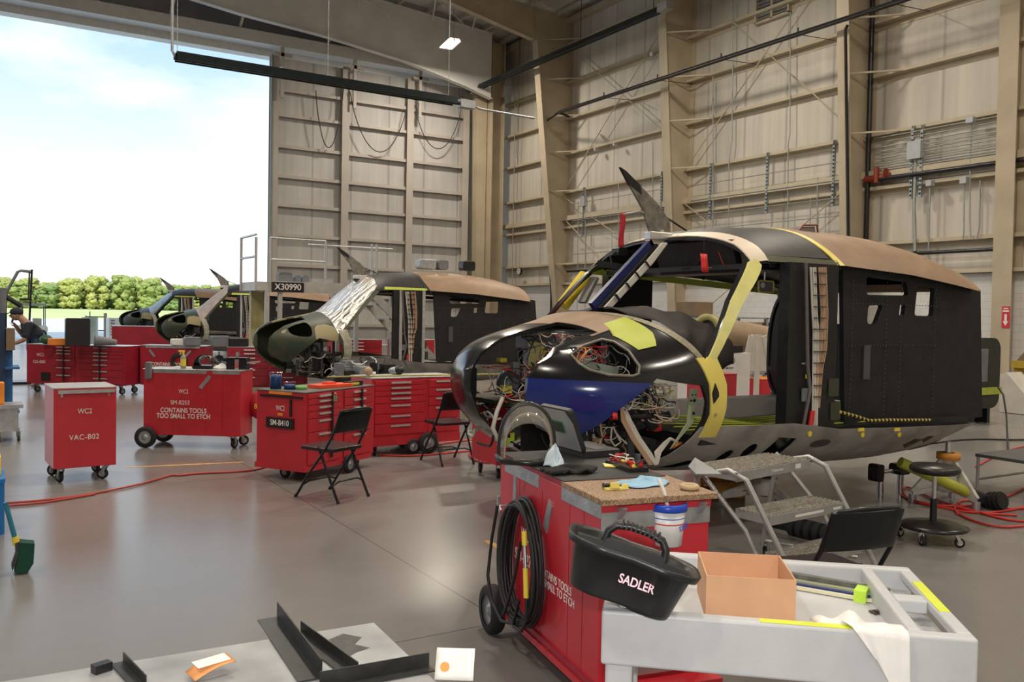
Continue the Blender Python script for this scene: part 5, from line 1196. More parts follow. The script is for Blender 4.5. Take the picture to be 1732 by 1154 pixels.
MB().bb((-.06, y0+.006, ZR), (.24, y0+.036, ZR+.001)).build('yellow_tape', mat('bright_tape', (.62, .70, .05), .5), t)
MB().bb((x1-.036, -.12, ZR), (x1-.006, .16, ZR+.001)).build('yellow_tape', mat('bright_tape', (.62, .70, .05), .5), t)
MB().tube([(x1-.03, y0+.02, ZR-.12), (x1-.035, y0+.02, ZR-.3), (x1-.03, y0+.02, ZR-.62)], .012, 8).build('hanging_chain', mat('chain_bronze', (.12, .09, .05), .4, .8), t)
def onG(x, y, z=ZS): return TG.location+xg*x+yg*y+Vector((0, 0, z))
# cardboard box, open top
card = mat('cardboard', (.58, .33, .19), .75, var=.07, scale=10)
A_, B2_, H_ = P(1193, 1048, Z=ZS), P(1345, 1057, Z=ZS), .128
d_ = (B2_-A_); Lb = d_.length; rb = math.atan2(d_.y, d_.x); Wb = .26
t = thing('cardboard_box', 'open brown cardboard box on the grey utility cart', 'box', A_+d_*.5+Vector((-math.sin(rb), math.cos(rb), 0))*Wb/2, rb)
for nm, lo, hi in (('front_panel', (-Lb/2, -Wb/2, 0), (Lb/2, -Wb/2+.004, H_)), ('back_panel', (-Lb/2, Wb/2-.004, 0), (Lb/2, Wb/2, H_)), ('side_panel', (-Lb/2, -Wb/2+.004, 0), (-Lb/2+.004, Wb/2-.004, H_)), ('side_panel', (Lb/2-.004, -Wb/2+.004, 0), (Lb/2, Wb/2-.004, H_)), ('bottom_panel', (-Lb/2+.004, -Wb/2+.004, 0), (Lb/2-.004, Wb/2-.004, .004))):
    MB().bb(lo, hi).build(nm, card, t)
# black tote SADLER
t = thing('tool_caddy', 'black plastic tool caddy with carry handle marked SADLER', 'caddy', P(1080, 1008, Z=.86), R(-36)); t.location = P(1046, 1010, D=2.40); t.rotation_euler = (R(-4), R(17), R(-40)); t.scale = (.86, .95, .86); TC_ = t
tm = mat('tote_black', (.016, .016, .017), .38, var=.2)
def tote(s, z, gx=0):
    pts = []; 
    for k in range(48):
        a = 2*PI*k/48; c, n_ = math.cos(a), math.sin(a); w = .205*s*math.copysign(abs(c)**.45, c); d = .115*s*math.copysign(abs(n_)**.5, n_)
        d *= 1-.10*math.cos(2*PI*w/.2)*(1 if abs(w) < .15 else 0); pts.append((w, d, z))
    return pts
b = MB(); rings = [tote(.78, 0), tote(.80, .01), tote(.93, .135), tote(1.03, .137), tote(1.06, .158), tote(1.03, .160), tote(.93, .150), tote(.80, .02), ]
vs = [p for r_ in rings for p in r_]; fs = [(i*48+k, i*48+(k+1) % 48, (i+1)*48+(k+1) % 48, (i+1)*48+k) for i in range(len(rings)-1) for k in range(48)]; fs += [tuple(range(48))[::-1], tuple(range(7*48, 8*48))]
b.add(vs, fs, True); b.build('tub', tm, t)
MB().prism([(-.165, .02), (.165, .02), (.185, .15), (.10, .155), (.09, .17), (-.09, .17), (-.10, .155), (-.185, .15)], -.012, .012, ax=1).build('divider', tm, t)
b = MB(); b.tube([(-.10, 0, .15), (-.095, 0, .19), (-.075, 0, .215), (-.03, 0, .225), (.03, 0, .225), (.075, 0, .215), (.095, 0, .19), (.10, 0, .15)], .013, 10)
for k in range(9): b.box((-.06+k*.015, 0, .225), (.005, .03, .026))
b.build('handle', tm, t)
text('SADLER', .038, mat('pink_marker', (.85, .55, .65), .6), t, (.03, -.111, .085), (R(78), 0, 0), sx=.85, bold=.0008)
# white rag over the rim
b = MB()
def rag(u, v):
    q = v*.50; e = -WG/2
    w = .17 if q < .16 else .17-.10*min(1, (q-.16)/.34); x = .115+.10*v+w*(u-.5)+.07
    if q < .16: y, z = e+.055+(.16-q), ZS+.012+.045*math.sin(PI*u)*math.sin(PI*min(1, q/.16*.9+.1))+.010*math.sin(13*u+20*q)
    elif q < .22: k = (q-.16)/.06; y, z = e+.055-.010*k, ZS+.014+(ZR+.010-ZS-.014)*k
    elif q < .275: y, z = e+.045-(q-.22)*1.0, ZR+.010+.004*math.sin(12*u)
    else: y, z = e-.012-.006*abs(math.sin(9*u+6*q)), ZR+.008-(q-.275)*(.45+.75*u)
    p = onG(x, y, 0); return (p.x, p.y, z)
b.grid(rag, 22, 40); o = b.build('white_rag', mat('white_cloth', (.80, .78, .76), .85, var=.05, bump=.4, bscale=14), None, solid=.003); tag(o, 'white cotton rag draped over the edge of the grey cart', 'rag')
# bundle of metal rails with tape
A_, B2_ = P(1330, 985, Z=ZS+.02), P(1500, 1014, Z=ZS+.02); t = thing('rail_bundle', 'bundle of long perforated metal rails taped together on the grey cart', 'metal rails', (0, 0, ZS))
dn = (B2_-A_).normalized(); sd = Vector((-dn.y, dn.x, 0))
for k, (o0, m_, w, z, nm) in enumerate(((.0, mat('rail_cream', (.62, .60, .42), .5), .010, .008, 'cream_strip'), (.018, mat('rail_blue', (.02, .03, .16), .4), .014, .010, 'blue_strip'), (.036, mat('rail_green', (.28, .30, .2), .5, var=.2), .022, .014, 'green_rail'), (.062, mat('rail_grey', (.14, .145, .13), .45, .4, .3, 40), .022, .022, 'grey_angle'))):
    MB().bar(A_+sd*o0+Vector((0, 0, z-ZS-.02)), B2_+sd*o0+Vector((0, 0, z-ZS-.02)), w, z*1.3).build(nm, m_, t)
q = A_.lerp(B2_, .75)+sd*.03; b = MB(); b.bar(q-dn*.018-Vector((0, 0, ZS+.002)), q+dn*.018-Vector((0, 0, ZS+.002)), .095, .036); b.build('tape_band', mat('bright_lime', (.45, .7, .05), .5), t)
b = MB(); b.box((0, 0, .004), (.055, .028, .004)).box((0, 0, .007), (.03, .014, .003)); o = b.build('small_part', mat('bronze_dark', (.10, .08, .05), .3, .6, .5, 60), None); o.location = P(1487, 1037, Z=ZS); o.rotation_euler = (0, 0, R(-12)); tag(o, 'small dark metal part lying loose in the grey cart tray', 'metal part')

# ================================================================== METAL TABLE, LOWER LEFT
t = thing('work_table', 'grey metal worktable at the lower left edge', 'table', (.15, 1.74, 0), R(-3))
tabm = mat('table_metal', (.34, .35, .36), .5, .35, .35, 4)
MB().bb((-.85, -.50, .765), (.75, .50, .80)).build('tabletop', tabm, t, bevel=.004)
for x in (-.78, .71):
    for y in (-.44, .44): MB().bb((x-.02, y-.02, 0), (x+.02, y+.02, .766)).build('leg', tabm, t)
MB().add([tuple(Matrix.Rotation(R(3), 4, 'Z') @ (P(x, y, Z=.8005)-Vector((.15, 1.74, 0)))) for x, y in ((556, 1082), (580, 1072), (612, 1078), (600, 1090), (626, 1096), (602, 1104), (590, 1112), (572, 1100))], [tuple(range(8))]).build('dark_stain', mat('grease', (.05, .05, .048), .4, var=.4, scale=30), t)
def angle_iron(a, b_, w, label, m_=None, holes=0, ref=(0, 0, 1)):
    """two-flange steel angle lying on the table from pixel a to pixel b"""
    A, B2 = P(*a, Z=.802), P(*b_, Z=.802); t = thing('angle_iron', label, 'steel angle', (A+B2)/2, math.atan2((B2-A).y, (B2-A).x)); Lh = (B2-A).length
    b = MB(); b.bb((-Lh/2, 0, 0), (Lh/2, w, .003)); b.bb((-Lh/2, 0, .003), (Lh/2, .003, w*.8)); b.build('angle', m_ or mat('dark_angle', (.035, .036, .034), .4, .5, .3, 20), t)
    b = MB()
    for k in range(3): b.cyl((-Lh/2+.02+.018*k, .001, .02), (-Lh/2+.02+.018*k, -.002, .02), .0035, 8)
    b.build('bolt_hole', alum, t)['kind'] = 'stuff'
angle_iron((545, 1148), (470, 1045), .055, 'wide dark steel angle standing up at the back, on the metal table')
angle_iron((606, 1140), (510, 1068), .035, 'narrow dark steel angle leaning against the wide one')
angle_iron((725, 1126), (540, 1160), .04, 'dark steel angle along the right edge of the table')
angle_iron((248, 1160), (210, 1120), .03, 'short dark steel angle beside the tag, left part of table')
o = MB().bb((-.02, -.012, 0), (.02, .012, .02)).build('clamp_block', blackmetal, None); o.location = P(172, 1136, Z=.80); o.rotation_euler = (0, 0, R(20)); tag(o, 'small black block at the far left on the table', 'metal block')
o = MB().grid(lambda u, v: (.09*u+.0, .07*v, .002+.012*u*u), 6, 6).build('paper_tag', white, None, solid=.001); o.location = P(735, 1150, Z=.805); o.rotation_euler = (R(62), 0, R(-35)); tag(o, 'white paper tag with orange dot hanging over the table corner', 'paper tag')
MB().cyl((.022, .028, .004), (.022, .028, .0055), .011, 16).build('orange_dot', owire, o)
o = MB().grid(lambda u, v: (.10*u, .05*v, .002+.02*math.sin(2*u)), 6, 4).build('folded_paper', mat('orange_paper', (.75, .33, .12), .7), None, solid=.001); o.location = P(330, 1154, Z=.803); o.rotation_euler = (R(8), 0, R(15)); tag(o, 'orange edged folded paper at the bottom of table', 'paper')
MB().bb((.01, .008, .025), (.09, .042, .026)).build('white_sheet', white, o)

# ================================================================== FOLDING CHAIRS, STOOL, STEPS
def folding_chair(label, loc, rz):
    t = thing('folding_chair', label, 'chair', loc, rz)
    cm = mat('chair_black', (.012, .014, .016), .28, .3, .1)
    for s in (-1, 1):
        MB().tube([(s*.21, .24, 0), (s*.21, .10, .2), (s*.205, -.10, .44), (s*.20, -.20, .60), (s*.19, -.26, .77)], .0115, 8).build('front_leg', cm, t)
        MB().tube([(s*.19, -.25, 0), (s*.19, -.12, .25), (s*.19, -.01, .46)], .0115, 8).build('rear_leg', cm, t)
    MB().tube([(-.19, -.26, .77), (-.17, -.268, .79), (0, -.272, .797), (.17, -.268, .79), (.19, -.26, .77)], .0115, 8).build('top_tube', cm, t)
    b = MB(); b.grid(lambda u, v: (-.20+.40*u, -.205-.062*v-.015*math.sin(PI*u), .60+.19*v), 10, 5); b.build('backrest', cm, t, solid=.02, bevel=.004)
    b = MB(); b.rbox((-.20, -.18, .425), (.20, .22, .458), .05, ax=2, n=4); b.build('seat', mat('seat_vinyl', (.02, .013, .014), .3), t, bevel=.008, seg=3)
    for y, z, w in ((.165, .11, .21), (-.18, .14, .19)): MB().tube([(-w, y, z), (-w*.6, y, z+.03), (w*.6, y, z+.03), (w, y, z)], .008, 8).build('stretcher', cm, t)
    for s in (-1, 1):
        for y, x in ((.24, .21), (-.25, .19)): MB().cyl((s*x, y, 0), (s*x, y-.01*(1 if y > 0 else -1), .025), .014, 8).build('foot_cap', rubber, t)
    return t
fc = folding_chair('black folding chair in front of the SM-B410 cart, closest to the camera', (2.68, 7.35, 0), R(26))
copy_tree(fc, loc=(4.41, 8.5, 0), rz=R(0), label='black folding chair in front of the wide red drawer chest')
q = P(1445, 862, Z=.79); copy_tree(fc, loc=(q.x+.10, q.y+.22, 0), rz=R(-12), label='black folding chair whose back shows behind the grey utility cart')

t = thing('rolling_stool', 'round black rolling stool with chrome casters at the right', 'stool', (6.13, 3.9, 0), .3)
MB().lathe([(.0005, .51), (.15, .51), (.178, .53), (.18, .55), (.165, .568), (.0005, .572)], 32).build('seat', mat('stool_vinyl', (.022, .02, .02), .35), t)
MB().cyl((0, 0, .28), (0, 0, .51), .016, 12).build('piston', chrome, t); MB().cyl((0, 0, .1), (0, 0, .32), .026, 12).build('column', blackmetal, t)
b = MB(); b.lathe([(.0005, .10), (.24, .10), (.25, .112), (.20, .13), (.05, .15), (.0005, .152)], 30); b.build('base_disc', mat('stool_base', (.015, .015, .015), .3), t)
for k in range(5): a = 2*PI*k/5+.5; caster(t, (.21*math.cos(a), .21*math.sin(a)), .036, a+1, .10, chrome)

# rolling step ladder
t = thing('step_ladder', 'grey metal three-step rolling ladder beside the nearest helicopter', 'step ladder', (4.2, 3.65, 0))
lm = mat('ladder_grey', (.40, .40, .40), .42, .6, .12)
V3 = lambda x, y, z: Vector((x-4.2, y-3.65, z))
steps = [((3.71, 3.57, .76), (4.49, 3.70, .76), .32), ((3.88, 3.47, .51), (4.60, 3.53, .51), .24), ((4.02, 3.38, .26), (4.68, 3.44, .26), .22)]
def tread(Lp, Rp, dp):
    Lp, Rp = V3(*Lp), V3(*Rp); d = (Rp-Lp); n = Vector((-d.y, d.x, 0)).normalized(); Wd = d.length; dn = d.normalized(); M = Matrix((dn, n, Vector((0, 0, 1)))).transposed().to_4x4(); M.translation = Lp
    b = MB(); b.M = M; b.bb((0, -.003, -.055), (Wd, .003, 0)); b.bb((0, dp-.003, -.05), (Wd, dp+.003, 0)); b.bb((0, 0, -.05), (.004, dp, 0)); b.bb((Wd-.004, 0, -.05), (Wd, dp, 0)); fr_ = b.build('step_frame', lm, t)
    b = MB(); b.M = M; n_ = int(dp/.032)
    for k in range(n_):
        y = .016+k*(dp-.02)/n_; b.bb((0, y, -.006), (Wd, y+.012, .0))
        m2 = int(Wd/.034)
        for j in range(m2): b.box((.02+j*Wd/m2, y+.006, .003), (.018, .010, .006))
    b.build('tread', mat('tread_metal', (.52, .49, .43), .4, .7, .25, 30), t)
    return M
for i_, s_ in enumerate(steps):
    M = tread(*s_)
    if i_ == 0:
        o = text('Cotterman', .028, lettermat, t, (0, 0, 0), (0, 0, 0)); o.matrix_basis = M @ Matrix.Translation((.42, -.0045, -.027)) @ Matrix.Rotation(PI/2, 4, 'X')
        b = MB(); b.M = M; b.bb((.62, -.0045, -.04), (.68, -.0035, -.012)); b.build('sticker', white, t)
    if i_ == 1:
        b = MB(); b.M = M; b.bb((.24, -.0045, -.035), (.52, -.0035, -.02)).bb((.62, -.0045, -.035), (.7, -.0035, -.02)); b.build('sticker', white, t)
for s, x in ((0, 3.69), (1, 4.53)):
    dy = .13*s
    MB().tube([V3(x, 3.88+dy, .70), V3(x+.01, 3.62+dy, .765), V3(x+.06, 3.53+dy, .72), V3(x+.35, 3.33+dy*.8, .02)], .017, 10).build('front_rail', lm, t)
    MB().tube([V3(x+.02, 3.9+dy, .75), V3(x+.16, 3.62+dy, .40), V3(x+.28, 3.5+dy, .03)], .014, 8).build('stringer', lm, t)
    MB().tube([V3(x+.04, 3.9+dy, .74), V3(x+.06, 3.98+dy, .40), V3(x+.08, 4.05+dy, .08)], .014, 8).build('rear_leg', lm, t)
    MB().tube([V3(x+.08, 4.05+dy, .12), V3(x+.30, 3.45+dy, .12)], .012, 8).build('side_brace', lm, t)
for x in (.0, .85): caster(t, (3.79+x-4.2, 4.05+.13*(x > 0)-3.65), .04, .4, .10, galv)

# ================================================================== SUPPORTS
jw = mat('jack_white', (.50, .49, .46), .5, var=.2, scale=14); jy = mat('jack_orange', (.70, .30, .05), .5)
def jack(label, x, y, ztop, m_, cap=None, r=.34, rz=.4):
    t = thing('jack_stand', label, 'jack stand', (x, y, 0), rz)
    MB().cyl((0, 0, .10), (0, 0, ztop-.10), .055, 14).build('cylinder', blackmetal if cap is None else m_, t); MB().cyl((0, 0, ztop-.1), (0, 0, ztop), .03, 10).build('ram', alum, t)
    b = MB(); b.lathe([(.0005, .12), (.13, .12), (.11, .26), (.0005, .26)], 14); b.build('body', m_, t, bevel=.004)
    if cap: MB().lathe([(.0005, ztop-.16), (.10, ztop-.16), (.10, ztop-.10), (.0005, ztop-.10)], 14).build('orange_cap', cap, t)
    for k in range(3):
        a = 2*PI*k/3; c, s = math.cos(a), math.sin(a)
        g = MB(); g.bar((.05*c, .05*s, ztop-.17), (r*c, r*s, .09), .035, .05); g.bar((.04*c, .04*s, .14), (r*c, r*s, .08), .03, .04); lg = g.build('leg', m_, t)
        MB().cyl((r*c, r*s, 0), (r*c, r*s, .07), .035, 10).build('foot', galv, lg)
    return t
jack('white tripod jack under the nose of the nearest helicopter, behind the step ladder', P(1293, 850, Y=5.3).x, 5.3, .40, jw, r=.36)
jack('white jack with orange collar under the tail end of the nearest helicopter', 7.52, 4.66, .56, jw, jy, r=.30)
for nm, ox, oy, a in (('foil-covered', 3.90+.1, 14.95, -8), ('beige-covered', 4.25, 26, -12), ('silver-covered', 4.6, 36, -12)):
    for w, lx in (('nose', 1.7), ('tail', 3.9)):
        c, s = math.cos(R(a)), math.sin(R(a))
        jack('dark jack stand under the %s end of the %s helicopter' % (w, nm), ox+lx*c, oy+lx*s, .375, boxg, r=.36)
# landing gear tube with yellow-green wrap and black boots
t = thing('gear_strut', 'yellow-green wrapped strut with black boot reaching from the hull to the floor', 'landing strut', (0, 0, 0))
a, b_ = Vector((6.95, 4.75, .40)), P(1648, 838, Z=.11); 
MB().cyl(a, b_, .048, 14).build('wrapped_tube', mat('strut_green', (.42, .44, .06), .5, var=.1), t)
d = (b_-a).normalized(); MB().cyl(b_-d*.02, b_+d*.16, .055, 12, .065).build('boot', blackmetal, t)
c = b_+d*.14; e = P(1698, 848, Z=.09); b = MB()
for k in range(7): q = c.lerp(e, k/7); w = c.lerp(e, (k+.7)/7); b.cyl(q, w, .085 if k % 2 else .07, 14)
b.build('bellows', rubber, t)
t = thing('gear_strut', 'black padded strut lying on the floor behind the step ladder', 'landing strut', (0, 0, 0))
a, b_ = P(1300, 880, Z=.10), P(1440, 915, Z=.09); MB().cyl(a, b_, .05, 12).build('tube', blackmetal, t)
b = MB()
for k in range(6): q = a.lerp(b_, .3+.1*k); b.cyl(q, a.lerp(b_, .36+.1*k), .075, 12)
b.build('bellows', rubber, t)
# under-hull fittings
t = thing('tow_fitting', 'chrome and black ground handling fitting under the nearest helicopter', 'fitting', (0, 0, 0))
q = P(1490, 795, Z=.26); MB().cyl((q.x-.1, q.y, .24), (q.x+.35, q.y, .24), .02, 8).cyl((q.x+.0, q.y, 0), (q.x, q.y, .3), .03, 8).cyl((q.x+.3, q.y, 0), (q.x+.3, q.y, .3), .03, 8).build('bar', chrome, t)
MB().rbox((q.x-.12, q.y-.05, .16), (q.x-.02, q.y+.05, .32), .03, ax=1).build('block', blackmetal, t); MB().rbox((q.x+.2, q.y-.06, .2), (q.x+.36, q.y+.06, .3), .03, ax=1).build('block', blackmetal, t)
t = thing('crate', 'orange wooden crate on the floor behind the step ladder', 'crate', P(1222, 838, Z=0), R(-20)); t.scale = (.6, .6, .8)
wo = mat('orange_wood', (.50, .24, .04), .6); wo_b = MB()
for z in (.02, .12): wo_b.bb((-.28, -.2, z), (.28, -.18, z+.06)).bb((-.28, .18, z), (.28, .2, z+.06)).bb((-.28, -.2, z), (-.26, .2, z+.06)).bb((.26, -.2, z), (.28, .2, z+.06))
wo_b.bb((-.28, -.2, 0), (-.24, -.16, .18)).bb((.24, -.2, 0), (.28, -.16, .18)).bb((-.28, .16, 0), (-.24, .2, .18)).bb((.24, .16, 0), (.28, .2, .18)).bb((-.28, -.2, 0), (.28, .2, .02)); wo_b.build('slats', wo, t)
# low steel bench at the right edge
t = thing('work_platform', 'low dark steel work platform cut by the right edge of the view', 'platform', (0, 0, 0))
A, B2, C2 = P(1660, 770, Z=.36), P(1760, 785, Z=.36), P(1690, 765, Z=.36)
x0, x1, y0, y1 = A.x-.02, A.x+1.1, A.y-.45, A.y+.05
MB().bb((x0, y0, .34), (x1, y1, .37)).build('deck', mat('deck_dark', (.07, .07, .072), .5), t)
b = MB()
for x in (x0+.02, x1-.02):
    for y in (y0+.02, y1-.02): MB().cyl((x, y, 0), (x, y, .34), .016, 8).build('leg', lm, t)
for y in (y0+.02, y1-.02): MB().cyl((x0+.02, y, .12), (x1-.02, y, .12), .014, 8).build('rail', lm, t)
# hoses
hm = mat('red_hose', (.55, .03, .025), .45, var=.1)
def smooth(pts, n=2):
    for _ in range(n):
        q = [pts[0]]
        for a, b in zip(pts[:-1], pts[1:]): q += [a*.75+b*.25, a*.25+b*.75]
        pts = q+[pts[-1]]
    return pts
def hose(px, label, m_=hm, r=.010, name='air_hose', cat='hose', z=.012):
    return tag(MB().tube(smooth([P(x, y, Z=z) for x, y in px]), r, 6).build(name, m_), label, cat)
hose([(12, 851), (60, 848), (145, 838), (235, 820), (262, 812), (292, 803), (300, 805), (330, 801), (430, 797), (460, 785)], 'red air hose crossing the floor from the left edge to the SM-B410 cart', mat('hose_rust', (.40, .05, .035), .5))
hose([(12, 856), (70, 851), (120, 843), (160, 836)], 'short second red hose beside the long one at the left edge', mat('hose_rust', (.40, .05, .035), .5))
hose([(640, 770), (700, 772), (760, 766), (800, 762), (845, 770), (838, 785), (800, 780), (790, 765), (830, 758), (850, 765)], 'looped red hose on the floor behind the second folding chair')
hose([(700, 760), (760, 748), (850, 739)], 'straight red hose running past the second folding chair')
rn = random.Random(12)
hose([(1732, 890), (1690, 893), (1640, 880), (1610, 862), (1625, 845), (1660, 850), (1700, 862), (1760, 858)], 'lowest red hose loop at the far right of the floor')
hose([(1760, 850), (1700, 866), (1640, 868), (1590, 858), (1540, 848), (1524, 830), (1535, 822), (1560, 836), (1600, 852), (1650, 868), (1720, 872)], 'long red hose loop beside the rolling stool')
hose([(1526, 826), (1522, 838), (1560, 852), (1620, 858), (1680, 852), (1732, 826)], 'red hose behind the rolling stool, rising to the right')
hose([(1620, 870), (1612, 856), (1640, 862), (1700, 880), (1760, 884)], 'middle red hose in the tangle at the far right')
hose([(1650, 790), (1700, 762), (1750, 752)], 'red hose far right beneath the low work platform')
hose([(1560, 752), (1640, 742), (1732, 745), (1780, 740)], 'dark cable on the floor beyond the helicopter tail', bwire, .012, 'power_cable', 'cable')
hose([(1100, 960), (1190, 985), (1240, 960), (1330, 955)], 'dark cable on the floor under the step ladder', bwire, .010, 'power_cable', 'cable')
hose([(405, 690), (440, 692), (470, 690)], 'black cable on the floor right of the SM-B253 cart', bwire, .010, 'power_cable', 'cable')
pipe([P(1688, 655, Y=7.93), P(1697, 668, Y=7.8), P(1702, 700, Y=7.6), P(1705, 766, Z=.015)], .014, bwire, 'power_cable', 'black cable hanging from the dark module down to the floor', 'cable')

# ================================================================== BEHIND THE NEAREST HELICOPTER
beige = mat('boom_tan', (.33, .24, .16), .5, var=.15, scale=3); wood = mat('stand_white', (.55, .52, .47), .6, var=.08)
t = thing('tail_boom', 'tan helicopter tail boom on a white wooden stand behind the nearest helicopter', 'tail boom', (0, 0, 0)); Yb = 9.6
c0, c1 = P(1195, 562, Y=Yb), P(1350, 588, Y=Yb+.3); d = (c1-c0).normalized(); Mq = d.to_track_quat('Z', 'Y').to_matrix().to_4x4(); Mq.translation = c0
Lb_ = (c1-c0).length*1.6
b = MB(); b.lathe([(.26, 0), (.25, Lb_*.5), (.20, Lb_), (.0005, Lb_+.02)], 28, Mq); b.build('boom_skin', beige, t)
b = MB(); b.lathe([(.185, -.03), (.275, -.03), (.275, .05), (.185, .05)], 28, Mq, closed=True); b.build('end_ring', mat('ring_green', (.30, .28, .10), .5, var=.2), t)
b = MB(); b.lathe([(.0005, .02), (.19, .02)], 28, Mq); b.build('end_plate', intm, t)  # black disc puts the dark of the boom's open end into colour
def aframe(label, px0, px1, pyt, pyb, Y):
    t = thing('wooden_stand', label, 'stand', (0, 0, 0)); a, b_, tp = P(px0, pyb, Y=Y), P(px1, pyb, Y=Y), P((px0+px1)/2, pyt, Y=Y); zt_ = tp.z
    xm = tp.x; w = (b_.x-a.x)/2
    b = MB(); b.prism([(xm-.10, zt_), (xm+.10, zt_), (xm+.3, zt_-.55), (xm-.3, zt_-.55)], Y-.02, Y+.02); b.build('gusset', wood, t)
    for yy in (Y-.02, Y+.72):
        for x_ in (xm-w, xm, xm+w): MB().bar((xm+(x_-xm)*.25, yy, zt_-.02), (x_, yy, 0), .02, .10, up=(1, 0, 0)).build('leg', wood, t)
    MB().bar((xm-w, Y-.03, .10), (xm+w, Y-.03, .10), .03, .12).bar((xm-w, Y+.74, .10), (xm+w, Y+.74, .10), .03, .12).bar((xm-w-.1, Y-.1, .05), (xm-w-.1, Y+.7, .05), .1, .1).bar((xm, Y+.02, zt_-.62), (xm, Y+.70, zt_-.62), .10, .06).build('cross_bar', wood, t)
    MB().bar((xm-w*1.9, Y+.64, .06), (xm-.05, Y+.64, zt_-.1), .04, .08).build('brace', wood, t)
aframe('white A-shaped wooden stand under the tan tail boom, seen through the door', 1238, 1322, 566, 685, Yb-.35)
o = MB().bb((0, 0, 0), (.5, .5, .28)).build('cardboard_carton', mat('carton_brown', (.20, .14, .09), .7), None, bevel=.01); o.location = (P(1180, 545, Y=12.5).x-.15, 12.45, 1.65); tag(o, 'brown carton on the rack above the tail boom end', 'box')
t = thing('storage_rack', 'grey rack with beige drawer units against the long wall behind the tail boom', 'rack', (0, 0, 0)); Yr = 13.2
xa, xb = P(1150, 600, Y=Yr).x, P(1335, 600, Y=Yr).x
for x in (xa, (xa+xb)/2, xb): MB().bb((x-.03, Yr-.03, 0), (x+.03, Yr+.03, 1.64)).bb((x-.03, Yr-.8, 0), (x+.03, Yr-.74, 1.64)).build('upright', galv, t)
for z in (.5, 1.1, 1.62): MB().bb((xa, Yr-.8, z), (xb, Yr, z+.03)).build('shelf', galv, t)
for x in (xa+.3, xa+1.0, xa+1.9, xb-.9): 
    dz = MB().bb((x, Yr-.75, 1.13), (x+.5, Yr-.2, 1.55)).build('drawer_unit', mat('file_beige', (.45, .38, .27), .5), t)
    for k in range(4): MB().bb((x+.18, Yr-.77, 1.18+k*.1), (x+.30, Yr-.75, 1.20+k*.1)).build('drawer_label', blackmetal, dz)
t = thing('signed_crate', 'white crate lettered with a stock number behind the yellow door frame', 'crate', (0, 0, 0)); q = P(1228, 618, Y=8.4)
MB().bb((q.x-.3, 8.4, 0), (q.x+.45, 9.0, q.z+.16)).build('crate_body', white, t); text('1880304-1', .09, blackmetal, t, (q.x, 8.397, q.z+.06), FR_, sx=.9); text('LOT 880 94 97', .035, blackmetal, t, (q.x+.03, 8.397, q.z-.04), FR_)
MB().bb((q.x-.05, 8.395, q.z+.165), (q.x+.3, 8.5, q.z+.26)).build('black_box', blackmetal, t)
t = cart_at('tool_chest', 'red chest standing just right of the yellow door frame', (P(1205, 640, Y=7.9).x, 7.9), 0, .42, .45)
cart_body(t, .42, .45, .12, P(1220, 633, Y=7.9).z, top=red)
for xx, yy in ((-.15, -.15), (.15, -.15), (-.15, .15), (.15, .15)): caster(t, (xx, yy), .04, 1.2, .12)
t = cart_at('tool_chest', 'orange-topped low chest behind the white wooden stand', (P(1290, 650, Y=11.5).x, 11.5), 0, 1.6, .5)
cart_body(t, 1.6, .5, 0, .50, m_=red, top=owire)
# far right corner
t = thing('pallet_rack', 'yellow and white racking piece at the far right beyond the helicopter tail', 'rack', (0, 0, 0))
F = lambda px, py, X=16.0: P(px, py, X=X)
pl = [(F(*q).y, max(.01, F(*q).z)) for q in ((1690, 704), (1690, 634), (1702, 630), (1752, 690), (1752, 712))]
MB().prism(pl, 16.0, 16.5, ax=0).build('white_panel', wood, t)
MB().bb((17.4, F(1775, 640, 17.4).y, .9), (18.2, F(1709, 640, 17.4).y, F(1712, 622, 17.4).z)).bb((17.5, F(1775, 640, 17.4).y, 0), (17.6, F(1709, 640, 17.4).y, .9)).build('yellow_box', mat('rack_yellow', (.42, .28, .03), .5), t)
a, b_, z = F(1709, 618, 17.5).y, F(1760, 618, 17.5).y, F(1712, 622, 17.4).z
MB().prism([(a, z), (b_, z), ((a+b_)/2, z+.35)], 17.5, 18, ax=0).build('peaked_lid', mat('lid_brown', (.16, .12, .08), .6), t)
t = thing('engine_module', 'dark rounded module with yellow-green tape band behind the tail end', 'engine', (0, 0, 0)); Ye = 8.0
G_ = lambda px, py: P(px, py, Y=Ye); x0_, x1_ = G_(1650, 640).x, G_(1691, 640).x
MB().rbox((x0_, Ye, G_(1680, 690).z), (x1_, Ye+.8, G_(1680, 572).z), .2, ax=1, n=6).build('casing', mat('dark_green_black', (.022, .026, .016), rough=.5, var=.3), t)
MB().bb((x0_, Ye-.03, G_(1680, 667).z), (x1_+.02, Ye, G_(1680, 655).z)).build('tape_band', lime, t); MB().bb((x0_+.05, Ye-.02, G_(1680, 645).z), (x0_+.3, Ye, G_(1680, 590).z)).build('grey_panel', boxg, t)
for x in (x0_+.1, x1_-.15): MB().bb((x, Ye+.1, 0), (x+.08, Ye+.5, G_(1680, 690).z)).build('support_leg', blackmetal, t)

